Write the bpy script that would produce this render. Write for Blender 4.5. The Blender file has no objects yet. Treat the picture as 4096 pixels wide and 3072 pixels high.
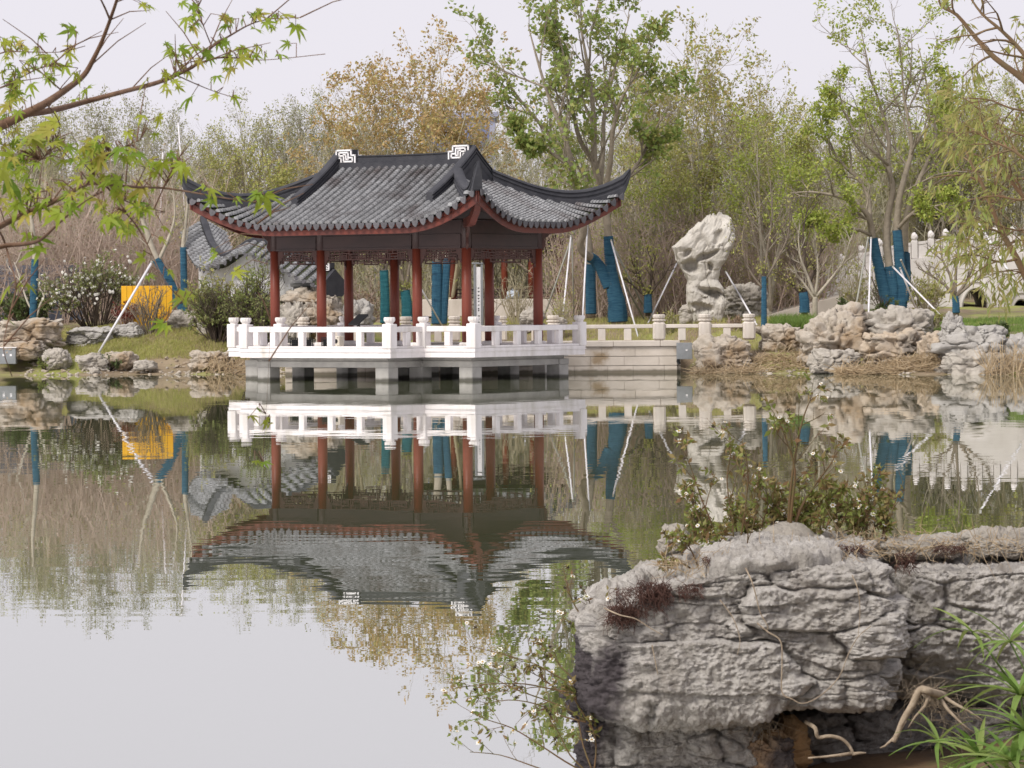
import bpy, math, random
import numpy as np
from mathutils import Vector, Matrix

scene = bpy.context.scene
COL = scene.collection

# ---------------------------------------------------------------- camera
F_PX, YH, ROLL, CAM_Z = 3545.0, 302.56, 0.0072, 1.9      # focal length (px at 1024 wide), horizon row, roll, eye height above the water
cam = bpy.data.cameras.new('camera')
cam_ob = bpy.data.objects.new('camera', cam)
COL.objects.link(cam_ob)
cam.sensor_fit = 'HORIZONTAL'; cam.sensor_width = 36.0
cam.lens = F_PX * 36.0 / 1024.0
cam.shift_y = -(384.0 - YH) / 1024.0
cam.clip_start = 0.5; cam.clip_end = 6000.0
cam.dof.use_dof = True
cam.dof.focus_distance = 30.0
cam.dof.aperture_fstop = 32.0
_n = math.sqrt(1 + ROLL * ROLL)
_R = Vector((1, 0, -ROLL)) / _n; _U = Vector((ROLL, 0, 1)) / _n; _B = Vector((0, -1, 0))
cam_ob.matrix_world = Matrix(((_R.x, _U.x, _B.x, 0), (_R.y, _U.y, _B.y, 0), (_R.z, _U.z, _B.z, CAM_Z), (0, 0, 0, 1)))
scene.camera = cam_ob

# ---------------------------------------------------------------- sky, sun, exposure
SUN_EL, SUN_AZ = math.radians(48), math.radians(222)       # compass-style azimuth of the veiled sun: behind the camera, to the left
world = bpy.data.worlds.new('World'); scene.world = world; world.use_nodes = True
wn = world.node_tree.nodes; wl = world.node_tree.links; wn.clear()
wo = wn.new('ShaderNodeOutputWorld'); wb = wn.new('ShaderNodeBackground')
sky = wn.new('ShaderNodeTexSky'); sky.sky_type = 'NISHITA'; sky.sun_disc = False
sky.sun_elevation = SUN_EL; sky.sun_rotation = SUN_AZ; sky.dust_density = 4.0
wsc = wn.new('ShaderNodeVectorMath'); wsc.operation = 'SCALE'; wsc.inputs['Scale'].default_value = 0.1
wmx = wn.new('ShaderNodeMix'); wmx.data_type = 'RGBA'
wmx.inputs['Factor'].default_value = 0.92
wmx.inputs['B'].default_value = (0.83, 0.80, 0.865, 1)       # even cloud cover
wl.new(sky.outputs['Color'], wsc.inputs[0]); wl.new(wsc.outputs[0], wmx.inputs['A'])
wl.new(wmx.outputs['Result'], wb.inputs['Color']); wb.inputs['Strength'].default_value = 1.0
wl.new(wb.outputs[0], wo.inputs['Surface'])

sun = bpy.data.lights.new('sun', 'SUN'); sun.energy = 3.2; sun.angle = math.radians(22); sun.color = (1.0, 0.955, 0.89)
sun_ob = bpy.data.objects.new('sun', sun); COL.objects.link(sun_ob)
_sd = Vector((math.sin(SUN_AZ) * math.cos(SUN_EL), math.cos(SUN_AZ) * math.cos(SUN_EL), math.sin(SUN_EL)))
sun_ob.rotation_euler = _sd.to_track_quat('Z', 'Y').to_euler()
sun_ob.location = (-30, 40, 60)

scene.view_settings.view_transform = 'Standard'; scene.view_settings.look = 'None'
scene.view_settings.exposure = 0.10; scene.view_settings.gamma = 1.0; scene.view_settings.use_curve_mapping = False
scene.render.engine = 'CYCLES'
scene.cycles.use_denoising = True
scene.cycles.max_bounces = 8; scene.cycles.transparent_max_bounces = 12
scene.cycles.sample_clamp_indirect = 6.0

# ---------------------------------------------------------------- helpers
def at(px, py, Y):
    """point at depth Y that the photograph shows at pixel (px, py) of 1024 x 768"""
    dx, dy = px - 512.0, py - YH
    x, y = dx - ROLL * dy, dy + ROLL * dx
    return np.array((x * Y / F_PX, Y, CAM_Z - y * Y / F_PX))
def mpp(Y): return Y / F_PX                                  # metres per pixel at depth Y

MATS = {}
def mat(name, col, rough=0.7, col2=None, scale=4.0, detail=6.0, bump=0.0, bump_scale=None, spec=0.35, island=None, trans=0.0,
        col3=None, scale3=0.8, stretch=None, wave=None, objrand=0.0, lo=0.35, hi=0.65, lo3=0.5, hi3=0.62):
    m = bpy.data.materials.new(name); m.use_nodes = True; MATS[name] = m
    nt = m.node_tree; n = nt.nodes; l = nt.links
    bs = n['Principled BSDF']; out = n['Material Output']
    bs.inputs['Roughness'].default_value = rough
    bs.inputs['Specular IOR Level'].default_value = spec
    tc = n.new('ShaderNodeTexCoord')
    vec = tc.outputs['Object']
    if stretch:
        mp = n.new('ShaderNodeMapping'); mp.inputs['Scale'].default_value = stretch; l.new(vec, mp.inputs['Vector']); vec = mp.outputs[0]
    color = None
    def rgb(c): 
        r = n.new('ShaderNodeRGB'); r.outputs[0].default_value = (*c, 1); return r.outputs[0]
    if island:                                               # random colour for every separate leaf
        g = n.new('ShaderNodeNewGeometry'); rp = n.new('ShaderNodeValToRGB'); l.new(g.outputs['Random Per Island'], rp.inputs[0])
        els = rp.color_ramp.elements
        while len(els) < len(island): els.new(0.5)
        for i, c in enumerate(island):
            els[i].position = i / max(1, len(island) - 1); els[i].color = (*c, 1)
        color = rp.outputs[0]
    else:
        color = rgb(col)
    def noise_mix(color, c2, sc, a, b):
        nz = n.new('ShaderNodeTexNoise'); nz.inputs['Scale'].default_value = sc; nz.inputs['Detail'].default_value = detail
        nz.inputs['Roughness'].default_value = 0.62
        l.new(vec, nz.inputs['Vector'])
        mr = n.new('ShaderNodeMapRange'); mr.inputs['From Min'].default_value = a; mr.inputs['From Max'].default_value = b
        l.new(nz.outputs['Fac'], mr.inputs['Value'])
        mx = n.new('ShaderNodeMix'); mx.data_type = 'RGBA'
        l.new(mr.outputs[0], mx.inputs['Factor']); l.new(color, mx.inputs['A']); mx.inputs['B'].default_value = (*c2, 1)
        return mx.outputs['Result']
    if col2: color = noise_mix(color, col2, scale, lo, hi)
    if col3: color = noise_mix(color, col3, scale3, lo3, hi3)
    if objrand:
        oi = n.new('ShaderNodeObjectInfo'); mr = n.new('ShaderNodeMapRange')
        mr.inputs['To Min'].default_value = 1 - objrand; mr.inputs['To Max'].default_value = 1 + objrand
        l.new(oi.outputs['Random'], mr.inputs['Value'])
        sc = n.new('ShaderNodeVectorMath'); sc.operation = 'SCALE'; l.new(color, sc.inputs[0]); l.new(mr.outputs[0], sc.inputs['Scale'])
        color = sc.outputs[0]
    l.new(color, bs.inputs['Base Color'])
    if bump:
        nz = n.new('ShaderNodeTexNoise'); nz.inputs['Scale'].default_value = bump_scale or scale * 3; nz.inputs['Detail'].default_value = 8
        nz.inputs['Roughness'].default_value = 0.68
        l.new(vec, nz.inputs['Vector'])
        h = nz.outputs['Fac']
        if wave:
            wv = n.new('ShaderNodeTexWave'); wv.wave_type = 'BANDS'; wv.bands_direction = 'Z'; wv.inputs['Scale'].default_value = wave
            wv.inputs['Distortion'].default_value = 1.5
            l.new(vec, wv.inputs['Vector'])
            ad = n.new('ShaderNodeMath'); ad.operation = 'ADD'; l.new(h, ad.inputs[0]); l.new(wv.outputs['Fac'], ad.inputs[1]); h = ad.outputs[0]
        bp = n.new('ShaderNodeBump'); bp.inputs['Strength'].default_value = 1.0; bp.inputs['Distance'].default_value = bump
        l.new(h, bp.inputs['Height']); l.new(bp.outputs[0], bs.inputs['Normal'])
    if trans:
        tr = n.new('ShaderNodeBsdfTranslucent'); l.new(color, tr.inputs['Color'])
        ms = n.new('ShaderNodeMixShader'); ms.inputs[0].default_value = trans
        l.new(bs.outputs[0], ms.inputs[1]); l.new(tr.outputs[0], ms.inputs[2]); l.new(ms.outputs[0], out.inputs['Surface'])
    return m

def new_mesh(name, V, F, m=None, smooth=False):
    """V (n,3) array, F list/array of equal or mixed length faces"""
    me = bpy.data.meshes.new(name)
    V = np.asarray(V, dtype=np.float32)
    if isinstance(F, np.ndarray):
        k = F.shape[1]; nf = F.shape[0]
        me.vertices.add(len(V)); me.vertices.foreach_set('co', V.ravel())
        me.loops.add(nf * k); me.loops.foreach_set('vertex_index', F.astype(np.int32).ravel())
        me.polygons.add(nf)
        me.polygons.foreach_set('loop_start', np.arange(0, nf * k, k, dtype=np.int32))
        me.update(calc_edges=True)
    else:
        me.from_pydata([tuple(map(float, v)) for v in V], [], F); me.update()
    if smooth: me.polygons.foreach_set('use_smooth', np.ones(len(me.polygons), dtype=bool))
    if m is not None: me.materials.append(MATS[m] if isinstance(m, str) else m)
    return me
def link(name, me, parent=None):
    o = bpy.data.objects.new(name, me); COL.objects.link(o)
    if parent is not None: o.parent = parent
    return o
def tag(o, label, cat, group=None):
    o['label'] = label; o['category'] = cat
    if group: o['group'] = group
    return o
def thing(name, label, cat, loc=(0, 0, 0), rz=0.0, group=None):
    o = link(name, None); o.location = tuple(map(float, loc)); o.rotation_euler = (0, 0, rz); o.empty_display_size = 0.2
    return tag(o, label, cat, group)
def struct(o, kind='structure'):
    o['kind'] = kind; return o

class MB:
    """collects shapes for ONE mesh"""
    def __init__(s): s.v = []; s.f = []
    def add(s, V, F):
        b = len(s.v); s.v.extend([tuple(map(float, p)) for p in V]); s.f.extend([tuple(i + b for i in q) for q in F]); return s
    def box(s, lo, hi, taper=1.0):
        (x0, y0, z0), (x1, y1, z1) = lo, hi
        cx, cy = (x0 + x1) / 2, (y0 + y1) / 2
        t = lambda x, c: c + (x - c) * taper
        V = [(x0, y0, z0), (x1, y0, z0), (x1, y1, z0), (x0, y1, z0), (t(x0, cx), t(y0, cy), z1), (t(x1, cx), t(y0, cy), z1), (t(x1, cx), t(y1, cy), z1), (t(x0, cx), t(y1, cy), z1)]
        return s.add(V, [(0, 3, 2, 1), (4, 5, 6, 7), (0, 1, 5, 4), (1, 2, 6, 5), (2, 3, 7, 6), (3, 0, 4, 7)])
    def cbox(s, lo, hi, c=0.012):
        """box with chamfered vertical and horizontal edges"""
        lo = np.array(lo, float); hi = np.array(hi, float); V = []; 
        ctr = (lo + hi) / 2; h = (hi - lo) / 2
        c = min(c, *(h * 0.45))
        def ring(z, ins):
            a, b = h[0] - ins, h[1] - ins
            return [(ctr[0] + x, ctr[1] + y, z) for x, y in ((-a + c, -b), (a - c, -b), (a, -b + c), (a, b - c), (a - c, b), (-a + c, b), (-a, b - c), (-a, -b + c))]
        zs = [(lo[2], c), (lo[2] + c, 0), (hi[2] - c, 0), (hi[2], c)]
        for z, i in zs: V += ring(z, i)
        F = [tuple(range(7, -1, -1)), tuple(range(24, 32))]
        for k in range(3):
            for i in range(8):
                j = (i + 1) % 8; F.append((k * 8 + i, k * 8 + j, k * 8 + 8 + j, k * 8 + 8 + i))
        return s.add(V, F)
    def rings(s, rings, caps=True, closed=True):
        n = len(rings[0]); V = [p for r in rings for p in r]; F = []
        for k in range(len(rings) - 1):
            for i in range(n if closed else n - 1):
                j = (i + 1) % n; F.append((k * n + i, k * n + j, (k + 1) * n + j, (k + 1) * n + i))
        if caps and closed: F += [tuple(range(n - 1, -1, -1)), tuple(range((len(rings) - 1) * n, len(rings) * n))]
        return s.add(V, F)
    def lathe(s, prof, c=(0, 0), n=20):
        R = [[(c[0] + r * math.cos(2 * math.pi * i / n), c[1] + r * math.sin(2 * math.pi * i / n), z) for i in range(n)] for r, z in prof]
        return s.rings(R)
    def tube(s, P, R, n=8):
        P = [Vector(p) for p in P]
        if not hasattr(R, '__len__'): R = [R] * len(P)
        rg = []; ref = None
        for i, p in enumerate(P):
            d = (P[min(i + 1, len(P) - 1)] - P[max(i - 1, 0)]).normalized()
            if ref is None: ref = Vector((0, 0, 1)) if abs(d.z) < .9 else Vector((1, 0, 0))
            u = d.cross(ref).normalized(); w = u.cross(d).normalized(); ref = w
            rg.append([tuple(p + (u * math.cos(2 * math.pi * k / n) + w * math.sin(2 * math.pi * k / n)) * R[i]) for k in range(n)])
        return s.rings(rg)
    def sweep(s, P, prof, side, caps=True):
        """profile [(lateral, up)] swept along P; side = fixed lateral unit vectors or one vector"""
        rg = []
        for i, p in enumerate(P):
            sd = Vector(side[i] if isinstance(side, list) else side); p = Vector(p)
            pr = prof[i] if isinstance(prof[0], list) else prof
            rg.append([tuple(p + sd * a + Vector((0, 0, 1)) * b) for a, b in pr])
        return s.rings(rg, caps=caps)
    def mesh(s, name, m, smooth=False):
        return new_mesh(name, np.array(s.v), s.f, m, smooth)
    def build(s, name, m, parent=None, smooth=False):
        return link(name, s.mesh(name, m, smooth), parent)
def smooth_angle(o, deg=35):
    me = o.data
    me.polygons.foreach_set('use_smooth', np.ones(len(me.polygons), dtype=bool))
    try: me.set_sharp_from_angle(angle=math.radians(deg))
    except Exception: pass
    return o

# numpy gradient noise -------------------------------------------------
_prng = np.random.RandomState(7)
_perm = np.concatenate([_prng.permutation(256)] * 3)
_grad = _prng.randn(256, 3); _grad /= np.linalg.norm(_grad, axis=1)[:, None]
def perlin(P):
    P = np.asarray(P, float); i0 = np.floor(P).astype(int); f = P - i0; u = f * f * f * (f * (f * 6 - 15) + 10)
    def g(dx, dy, dz):
        ix = (i0[:, 0] + dx) & 255; iy = (i0[:, 1] + dy) & 255; iz = (i0[:, 2] + dz) & 255
        h = _perm[_perm[_perm[ix] + iy] + iz]
        return (_grad[h] * (f - np.array((dx, dy, dz)))).sum(1)
    def lp(a, b, t): return a + (b - a) * t
    x00 = lp(g(0, 0, 0), g(1, 0, 0), u[:, 0]); x10 = lp(g(0, 1, 0), g(1, 1, 0), u[:, 0])
    x01 = lp(g(0, 0, 1), g(1, 0, 1), u[:, 0]); x11 = lp(g(0, 1, 1), g(1, 1, 1), u[:, 0])
    return lp(lp(x00, x10, u[:, 1]), lp(x01, x11, u[:, 1]), u[:, 2]) * 1.4
def fbm(P, oct=4, gain=0.5, ridged=False):
    P = np.asarray(P, float); t = np.zeros(len(P)); a = 1.0
    for k in range(oct):
        n = perlin(P * 2 ** k + 13.7 * k)
        t += a * ((1 - 2 * np.abs(n)) if ridged else n); a *= gain
    return t

def worley(P, seed=0, box=False):
    """F1, F2 and the id of the nearest cell (jittered grid)"""
    P = np.asarray(P, float); i0 = np.floor(P).astype(int); n = len(P)
    f1 = np.full(n, 9.0); f2 = np.full(n, 9.0); cid = np.zeros(n, int)
    rs = np.random.RandomState(99 + seed); J = rs.uniform(.1, .9, (256, 3))
    for dx in (-1, 0, 1):
        for dy in (-1, 0, 1):
            for dz in (-1, 0, 1):
                c = i0 + np.array((dx, dy, dz)); hsh = _perm[_perm[_perm[(c[:, 0] + seed) & 255] + (c[:, 1] & 255)] + (c[:, 2] & 255)]
                df_ = c + J[hsh] - P; d = (np.abs(df_).max(1) * .85 + .15 * np.abs(df_).sum(1)) if box else np.linalg.norm(df_, axis=1); a = d < f1
                f2 = np.where(a, f1, np.minimum(f2, d)); cid = np.where(a, hsh, cid); f1 = np.where(a, d, f1)
    return f1, f2, cid
# ================================================================ materials of stone, wood and tile
mat('white_stone', (0.80, 0.76, 0.755), 0.6, col2=(0.71, 0.675, 0.665), scale=3.0, bump=0.002, bump_scale=60, col3=(0.52, 0.485, 0.43), scale3=2.2, lo3=0.50, hi3=0.80, stretch=(1, 1, .3))
mat('pier_stone', (0.40, 0.385, 0.36), 0.75, col2=(0.30, 0.29, 0.27), scale=2.2, bump=0.003, bump_scale=40)
mat('wall_stone', (0.56, 0.50, 0.435), 0.8, col2=(0.47, 0.415, 0.35), scale=2.0, bump=0.004, bump_scale=35, objrand=0.07, col3=(0.30, 0.225, 0.145), scale3=0.7, lo3=0.60, hi3=0.70)
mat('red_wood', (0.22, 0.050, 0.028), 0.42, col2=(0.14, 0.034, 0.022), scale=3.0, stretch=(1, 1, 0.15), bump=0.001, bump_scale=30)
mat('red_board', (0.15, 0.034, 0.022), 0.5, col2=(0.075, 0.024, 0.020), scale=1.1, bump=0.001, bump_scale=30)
mat('dark_wood', (0.042, 0.027, 0.027), 0.5, col2=(0.062, 0.036, 0.034), scale=2.0, stretch=(0.4, 1, 1), bump=0.001, bump_scale=30)
mat('lattice_wood', (0.085, 0.034, 0.027), 0.5, col2=(0.055, 0.026, 0.022), scale=5)
mat('tile_grey', (0.17, 0.172, 0.178), 0.6, col2=(0.31, 0.312, 0.32), scale=9.0, bump=0.004, bump_scale=50, objrand=0.12, col3=(0.10, 0.085, 0.085), scale3=1.1, lo3=0.50, hi3=0.72)
mat('tile_dark', (0.028, 0.029, 0.036), 0.62, col2=(0.046, 0.046, 0.053), scale=4.0, bump=0.003, bump_scale=35)
mat('tile_bed', (0.022, 0.022, 0.020), 0.9, col2=(0.045, 0.055, 0.014), scale=2.2, bump=0.004, bump_scale=30)
mat('drip_clay', (0.075, 0.072, 0.080), 0.65, col2=(0.115, 0.11, 0.118), scale=12, objrand=0.18, bump=0.002, bump_scale=60)
mat('white_plaster', (0.80, 0.79, 0.80), 0.7, col2=(0.72, 0.70, 0.69), scale=1.3, bump=0.002, bump_scale=40)
mat('black_plastic', (0.016, 0.017, 0.019), 0.4)
mat('grey_metal', (0.25, 0.26, 0.27), 0.45, col2=(0.2, 0.21, 0.215), scale=4)

def tide(mname, z1=.07, col=(.045, .042, .03)):
    """wet, algae-darkened band that the pond leaves on stone standing in it"""
    m = MATS[mname]; n = m.node_tree.nodes; l = m.node_tree.links; bs = n['Principled BSDF']; src = bs.inputs['Base Color'].links[0].from_socket
    tc = n.new('ShaderNodeTexCoord'); sx = n.new('ShaderNodeSeparateXYZ'); l.new(tc.outputs['Object'], sx.inputs[0]); nz = n.new('ShaderNodeTexNoise'); nz.inputs['Scale'].default_value = 6; l.new(tc.outputs['Object'], nz.inputs['Vector'])
    b = n.new('ShaderNodeMath'); b.operation = 'MULTIPLY_ADD'; l.new(nz.outputs['Fac'], b.inputs[0]); b.inputs[1].default_value = -.06; l.new(sx.outputs['Z'], b.inputs[2])
    mz = n.new('ShaderNodeMapRange'); mz.inputs['From Min'].default_value = z1; mz.inputs['From Max'].default_value = z1 - .06; l.new(b.outputs[0], mz.inputs['Value'])
    mx = n.new('ShaderNodeMix'); mx.data_type = 'RGBA'; k = n.new('ShaderNodeMath'); k.operation = 'MULTIPLY'; l.new(mz.outputs[0], k.inputs[0]); k.inputs[1].default_value = .85; l.new(k.outputs[0], mx.inputs['Factor']); l.new(src, mx.inputs['A']); mx.inputs['B'].default_value = (*col, 1); l.new(mx.outputs['Result'], bs.inputs['Base Color'])
tide('pier_stone'); tide('wall_stone', .09, (.10, .085, .055))
# ================================================================ the pavilion over the water
PAV_TH = math.radians(35.63); PAV_C = (-2.698, 90.06)
def loc2(a, b): return (PAV_C[0] + math.cos(PAV_TH) * a + math.sin(PAV_TH) * b, PAV_C[1] - math.sin(PAV_TH) * a + math.cos(PAV_TH) * b)
cW, cD, cM = 3.04, 1.52, 1.52
pa, pb, ra, rb = 2.26, 3.62, 3.79, 2.26
FLOOR = 0.80

# ---- deck
deck = thing('stone_deck', 'cross shaped white stone deck on short piers standing in the pond', 'deck', (PAV_C[0], PAV_C[1], 0), -PAV_TH)
def outline(e):
    return [(-ra - e, -rb - e), (-pa - e, -rb - e), (-pa - e, -pb - e), (pa + e, -pb - e), (pa + e, -rb - e), (ra + e, -rb - e), (ra + e, rb + e), (1.3, rb + e), (1.3, 5.35), (-1.3, 5.35), (-1.3, rb + e), (-ra - e, rb + e)]
def slab(z0, z1, e):
    o = outline(e); n = len(o); m = MB(); m.rings([[(x, y, z0) for x, y in o], [(x, y, z1) for x, y in o]], caps=False)
    # cap the cross shape with three rectangles (top and bottom)
    for z, fl in ((z0, 1), (z1, 0)):
        for (x0, y0, x1, y1) in ((-pa - e, -pb - e, pa + e, -rb - e), (-ra - e, -rb - e, ra + e, rb + e), (-1.3, rb + e, 1.3, 5.35)):
            q = [(x0, y0, z), (x1, y0, z), (x1, y1, z), (x0, y1, z)]
            m.add(q, [(3, 2, 1, 0)] if fl else [(0, 1, 2, 3)])
    return m
slab(0.575, 0.715, 0.10).build('edge_slab', 'white_stone', deck)
slab(0.716, 0.738, 0.125).build('moulding', 'white_stone', deck)
slab(0.739, FLOOR, 0.11).build('floor_slab', 'white_stone', deck)
slab(0.48, 0.574, -0.28).build('under_slab', 'pier_stone', deck)
pier = MB().cbox((-.2, -.2, -1.2), (.2, .2, 0.335), 0.01).mesh('pier', 'pier_stone')
piers = [(x, y) for x in (-1.86, 1.86) for y in (-3.22, -1.86, 1.86, 3.4)] + [(x, y) for x in (-3.39, 3.39) for y in (-1.86, 1.86)] + [(0, 0), (0, 1.9)]
for x, y in piers:
    o = link('pier', pier, deck); o.location = (x, y, 0)
def beam(p, q, z0, z1, w, name, m, par):
    p = Vector((*p, 0)); q = Vector((*q, 0)); d = (q - p).normalized(); s = Vector((-d.y, d.x, 0)) * w / 2
    mb = MB(); V = [p - s, q - s, q + s, p + s]
    mb.add([(v.x, v.y, z0) for v in V] + [(v.x, v.y, z1) for v in V], [(3, 2, 1, 0), (4, 5, 6, 7), (0, 1, 5, 4), (1, 2, 6, 5), (2, 3, 7, 6), (3, 0, 4, 7)])
    return mb.build(name, m, par)
for p, q in (((-1.66, -3.22), (1.66, -3.22)), ((1.86, -3.02), (1.86, -2.06)), ((-1.86, -3.02), (-1.86, -2.06)), ((2.06, -1.86), (3.19, -1.86)), ((-3.19, -1.86), (-2.06, -1.86)), ((3.39, -1.66), (3.39, 1.66)), ((-3.39, -1.66), (-3.39, 1.66)), ((-3.19, 1.86), (3.19, 1.86))):
    beam(p, q, 0.336, 0.478, 0.36, 'under_beam', 'pier_stone', deck)
for x, y in piers[:12]:
    MB().cbox((x - .21, y - .21, .336), (x + .21, y + .21, .4795), .008).build('pier_cap', 'pier_stone', deck)

# ---- balustrade
def cap_mesh():
    n = 24; R = []
    for r, z in ((.098, 0), (.098, .03), (.112, .045), (.135, .07), (.141, .10), (.139, .145), (.125, .163), (.118, .165)):
        fl = 0.05 if .05 < z < .15 else 0.0
        R.append([((r * (1 - fl * (i % 2))) * math.cos(2 * math.pi * i / n), (r * (1 - fl * (i % 2))) * math.sin(2 * math.pi * i / n), z) for i in range(n)])
    return MB().rings(R).mesh('cap', 'white_stone')
CAP = cap_mesh()
def post_mesh(w=.27, z0=FLOOR, z1=1.40):
    return MB().cbox((-w / 2, -w / 2, 0), (w / 2, w / 2, z1 - z0), .015).mesh('post', 'white_stone')
POST = post_mesh()
BAL_MESH = {}
def add_post(par, x, y, z0=FLOOR + .002, mesh=None, h=1.40 - FLOOR, rz=0):
    o = link('post', mesh or POST, par); o.location = (x, y, z0); o.rotation_euler.z = rz
    c = link('cap', CAP, o); c.location = (0, 0, h)
    return o
def rail_run(par, p, q, nb, half=.135, z0=FLOOR + .002):
    p = Vector(p); q = Vector(q); d = (q - p).normalized(); L = (q - p).length; ang = math.atan2(d.y, d.x)
    a, b = half, L - half
    for nm, za, zb, w in (('plinth', 0.0, .055, .20), ('rail', .40, .533, .14)):
        m = MB().cbox((a, -w / 2, za), (b, w / 2, zb), .012).mesh(nm, 'white_stone')
        o = link(nm, m, par); o.location = (p.x, p.y, z0); o.rotation_euler.z = ang
    if 'b' not in BAL_MESH: BAL_MESH['b'] = MB().cbox((-.085, -.065, .056), (.085, .065, .399), .01).mesh('baluster', 'white_stone')
    for k in range(nb):
        t = (k + 1) / (nb + 1) * L
        o = link('baluster', BAL_MESH['b'], par); o.location = (p.x + d.x * t, p.y + d.y * t, z0); o.rotation_euler.z = ang
bal = thing('stone_balustrade', 'low white stone balustrade with round capped posts around the pavilion deck', 'balustrade', (PAV_C[0], PAV_C[1], 0), -PAV_TH)
nodes = [(-ra, rb), (-ra, -rb), (-pa, -rb), (-pa, -pb), (pa, -pb), (pa, -rb), (ra, -rb), (ra, rb)]
for x, y in nodes + [(-1.15, rb), (1.15, rb)]: add_post(bal, x, y)
for (p, q, nb) in ((0, 1, 4), (1, 2, 1), (2, 3, 1), (3, 4, 4), (4, 5, 1), (5, 6, 1), (6, 7, 4)): rail_run(bal, nodes[p], nodes[q], nb)
rail_run(bal, (ra, rb), (1.15, rb), 2); rail_run(bal, (-1.15, rb), (-ra, rb), 2)

# ---- the timber frame
pav = thing('waterside_pavilion', 'open red columned pavilion with dark upswept tiled roof beside the pond', 'pavilion', (PAV_C[0], PAV_C[1], 0), -PAV_TH)
colm = MB().lathe([(.122, 0), (.124, .9), (.118, 2.32)], n=20).mesh('column', 'red_wood', True)
colt = MB().lathe([(.120, 2.32), (.118, 2.9), (.10, 3.0)], n=20).mesh('column_top', 'dark_wood', True)
basem = MB().lathe([(.17, 0), (.19, .03), (.20, .07), (.185, .115), (.15, .13)], n=20).mesh('column_base', 'white_stone', True)
CB = FLOOR + .002
for y in (-cD, cD):
    for x in (-cW, -cM, cM, cW):
        o = link('column', colm, pav); o.location = (x, y, CB + .13)
        t = link('column_top', colt, o); b = link('column_base', basem, o); b.location = (0, 0, -.13)
ZB0, ZB1 = 3.30, 3.72
def along(axis, c, s0, s1):
    return (lambda s, d, z: (s, c + d, z)) if axis == 'a' else (lambda s, d, z: (c + d, s, z))
def boxon(mb, axis, c, s0, s1, d0, d1, z0, z1):
    if axis == 'a': mb.box((s0, c + d0, z0), (s1, c + d1, z1))
    else: mb.box((c + d0, s0, z0), (c + d1, s1, z1))
    return mb
def bay(axis, c, s0, s1):
    r = .119
    boxon(MB(), axis, c, s0 + r, s1 - r, -.075, .075, ZB0, ZB0 + .30).build('beam', 'dark_wood', pav)
    boxon(MB(), axis, c, s0 + .03, s1 - .03, -.055, .055, ZB0 + .303, 3.93).build('upper_board', 'dark_wood', pav)
    boxon(MB(), axis, c, s0 + r, s1 - r, -.09, .09, ZB0 - .05, ZB0 - .003).build('beam_moulding', 'dark_wood', pav)
    # hanging lattice
    m = MB(); z1, z0 = ZB0 - .055, ZB0 - .40; a, b = s0 + r, s1 - r; t = .016; L = b - a
    def h(x0, x1, z): boxon(m, axis, c, x0, x1, -t, t, z - t, z + t)
    def v(x, za, zb): boxon(m, axis, c, x - t, x + t, -t * .9, t * .9, za, zb)
    cw = .17                                                    # carved end panels
    h(a, b, z1 - t); h(a + cw, b - cw, z0 + .11); v(a + cw, z0 + .02, z1); v(b - cw, z0 + .02, z1)
    n = max(3, int(round((L - 2 * cw) / .30)))
    xs = [a + cw + (L - 2 * cw) * i / n for i in range(n + 1)]
    for i in range(n):
        x0, x1 = xs[i], xs[i + 1]; w = x1 - x0
        if i % 2 == 0:
            h(x0, x1, z1 - .10); v(x0 + w * .5, z1 - .10, z1); h(x0 + w * .2, x1, z1 - .17); v(x0 + w * .2, z0 + .11, z1 - .10); v(x0 + w * .75, z0 + .11, z1 - .17)
        else:
            h(x0, x1, z1 - .08); h(x0, x1 - w * .25, z1 - .14); h(x0, x1 - w * .25, z1 - .19); v(x0 + w * .3, z1 - .19, z1 - .08); v(x1 - w * .25, z0 + .11, z1 - .08)
        v(x1, z0 + .11, z1)
    m2 = (a + b) / 2; hw = L * .18
    h(m2 - hw, m2 + hw, z0 + .02); v(m2 - hw, z0 + .02, z0 + .11); v(m2 + hw, z0 + .02, z0 + .11); v(m2, z0 + .02, z0 + .11)
    m.build('lattice_panel', 'lattice_wood', pav)
    for e, sg in ((a, 1), (b, -1)):                             # carved bracket beside each column: pierced plate with a curling lower edge
        k = MB(); pts = [(0, 0), (cw, 0), (cw, -.13), (cw * .75, -.17), (cw * .8, -.24), (cw * .45, -.25), (cw * .38, -.34), (cw * .12, -.36), (0, -.46)]
        f = [(along(axis, c, 0, 0))(e + sg * x, -.022, z1 + y) for x, y in pts]; g = [(along(axis, c, 0, 0))(e + sg * x, .022, z1 + y) for x, y in pts]
        k.rings([f, g]).build('bracket', 'lattice_wood', pav)
for y in (-cD, cD):
    for s0, s1 in ((-cW, -cM), (-cM, cM), (cM, cW)): bay('a', y, s0, s1)
for x in (-cW, cW): bay('b', x, -cD, cD)
for y in (-cD, cD):                                             # cross beams and ceiling under the roof
    pass
for x in (-cM, cM): MB().box((x - .08, -cD + .06, ZB0 + .06), (x + .08, cD - .06, ZB0 + .30)).build('cross_beam', 'dark_wood', pav)
MB().box((-cW, -cD, 3.94), (cW, cD, 3.98)).build('ceiling', 'dark_wood', pav)

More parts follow.
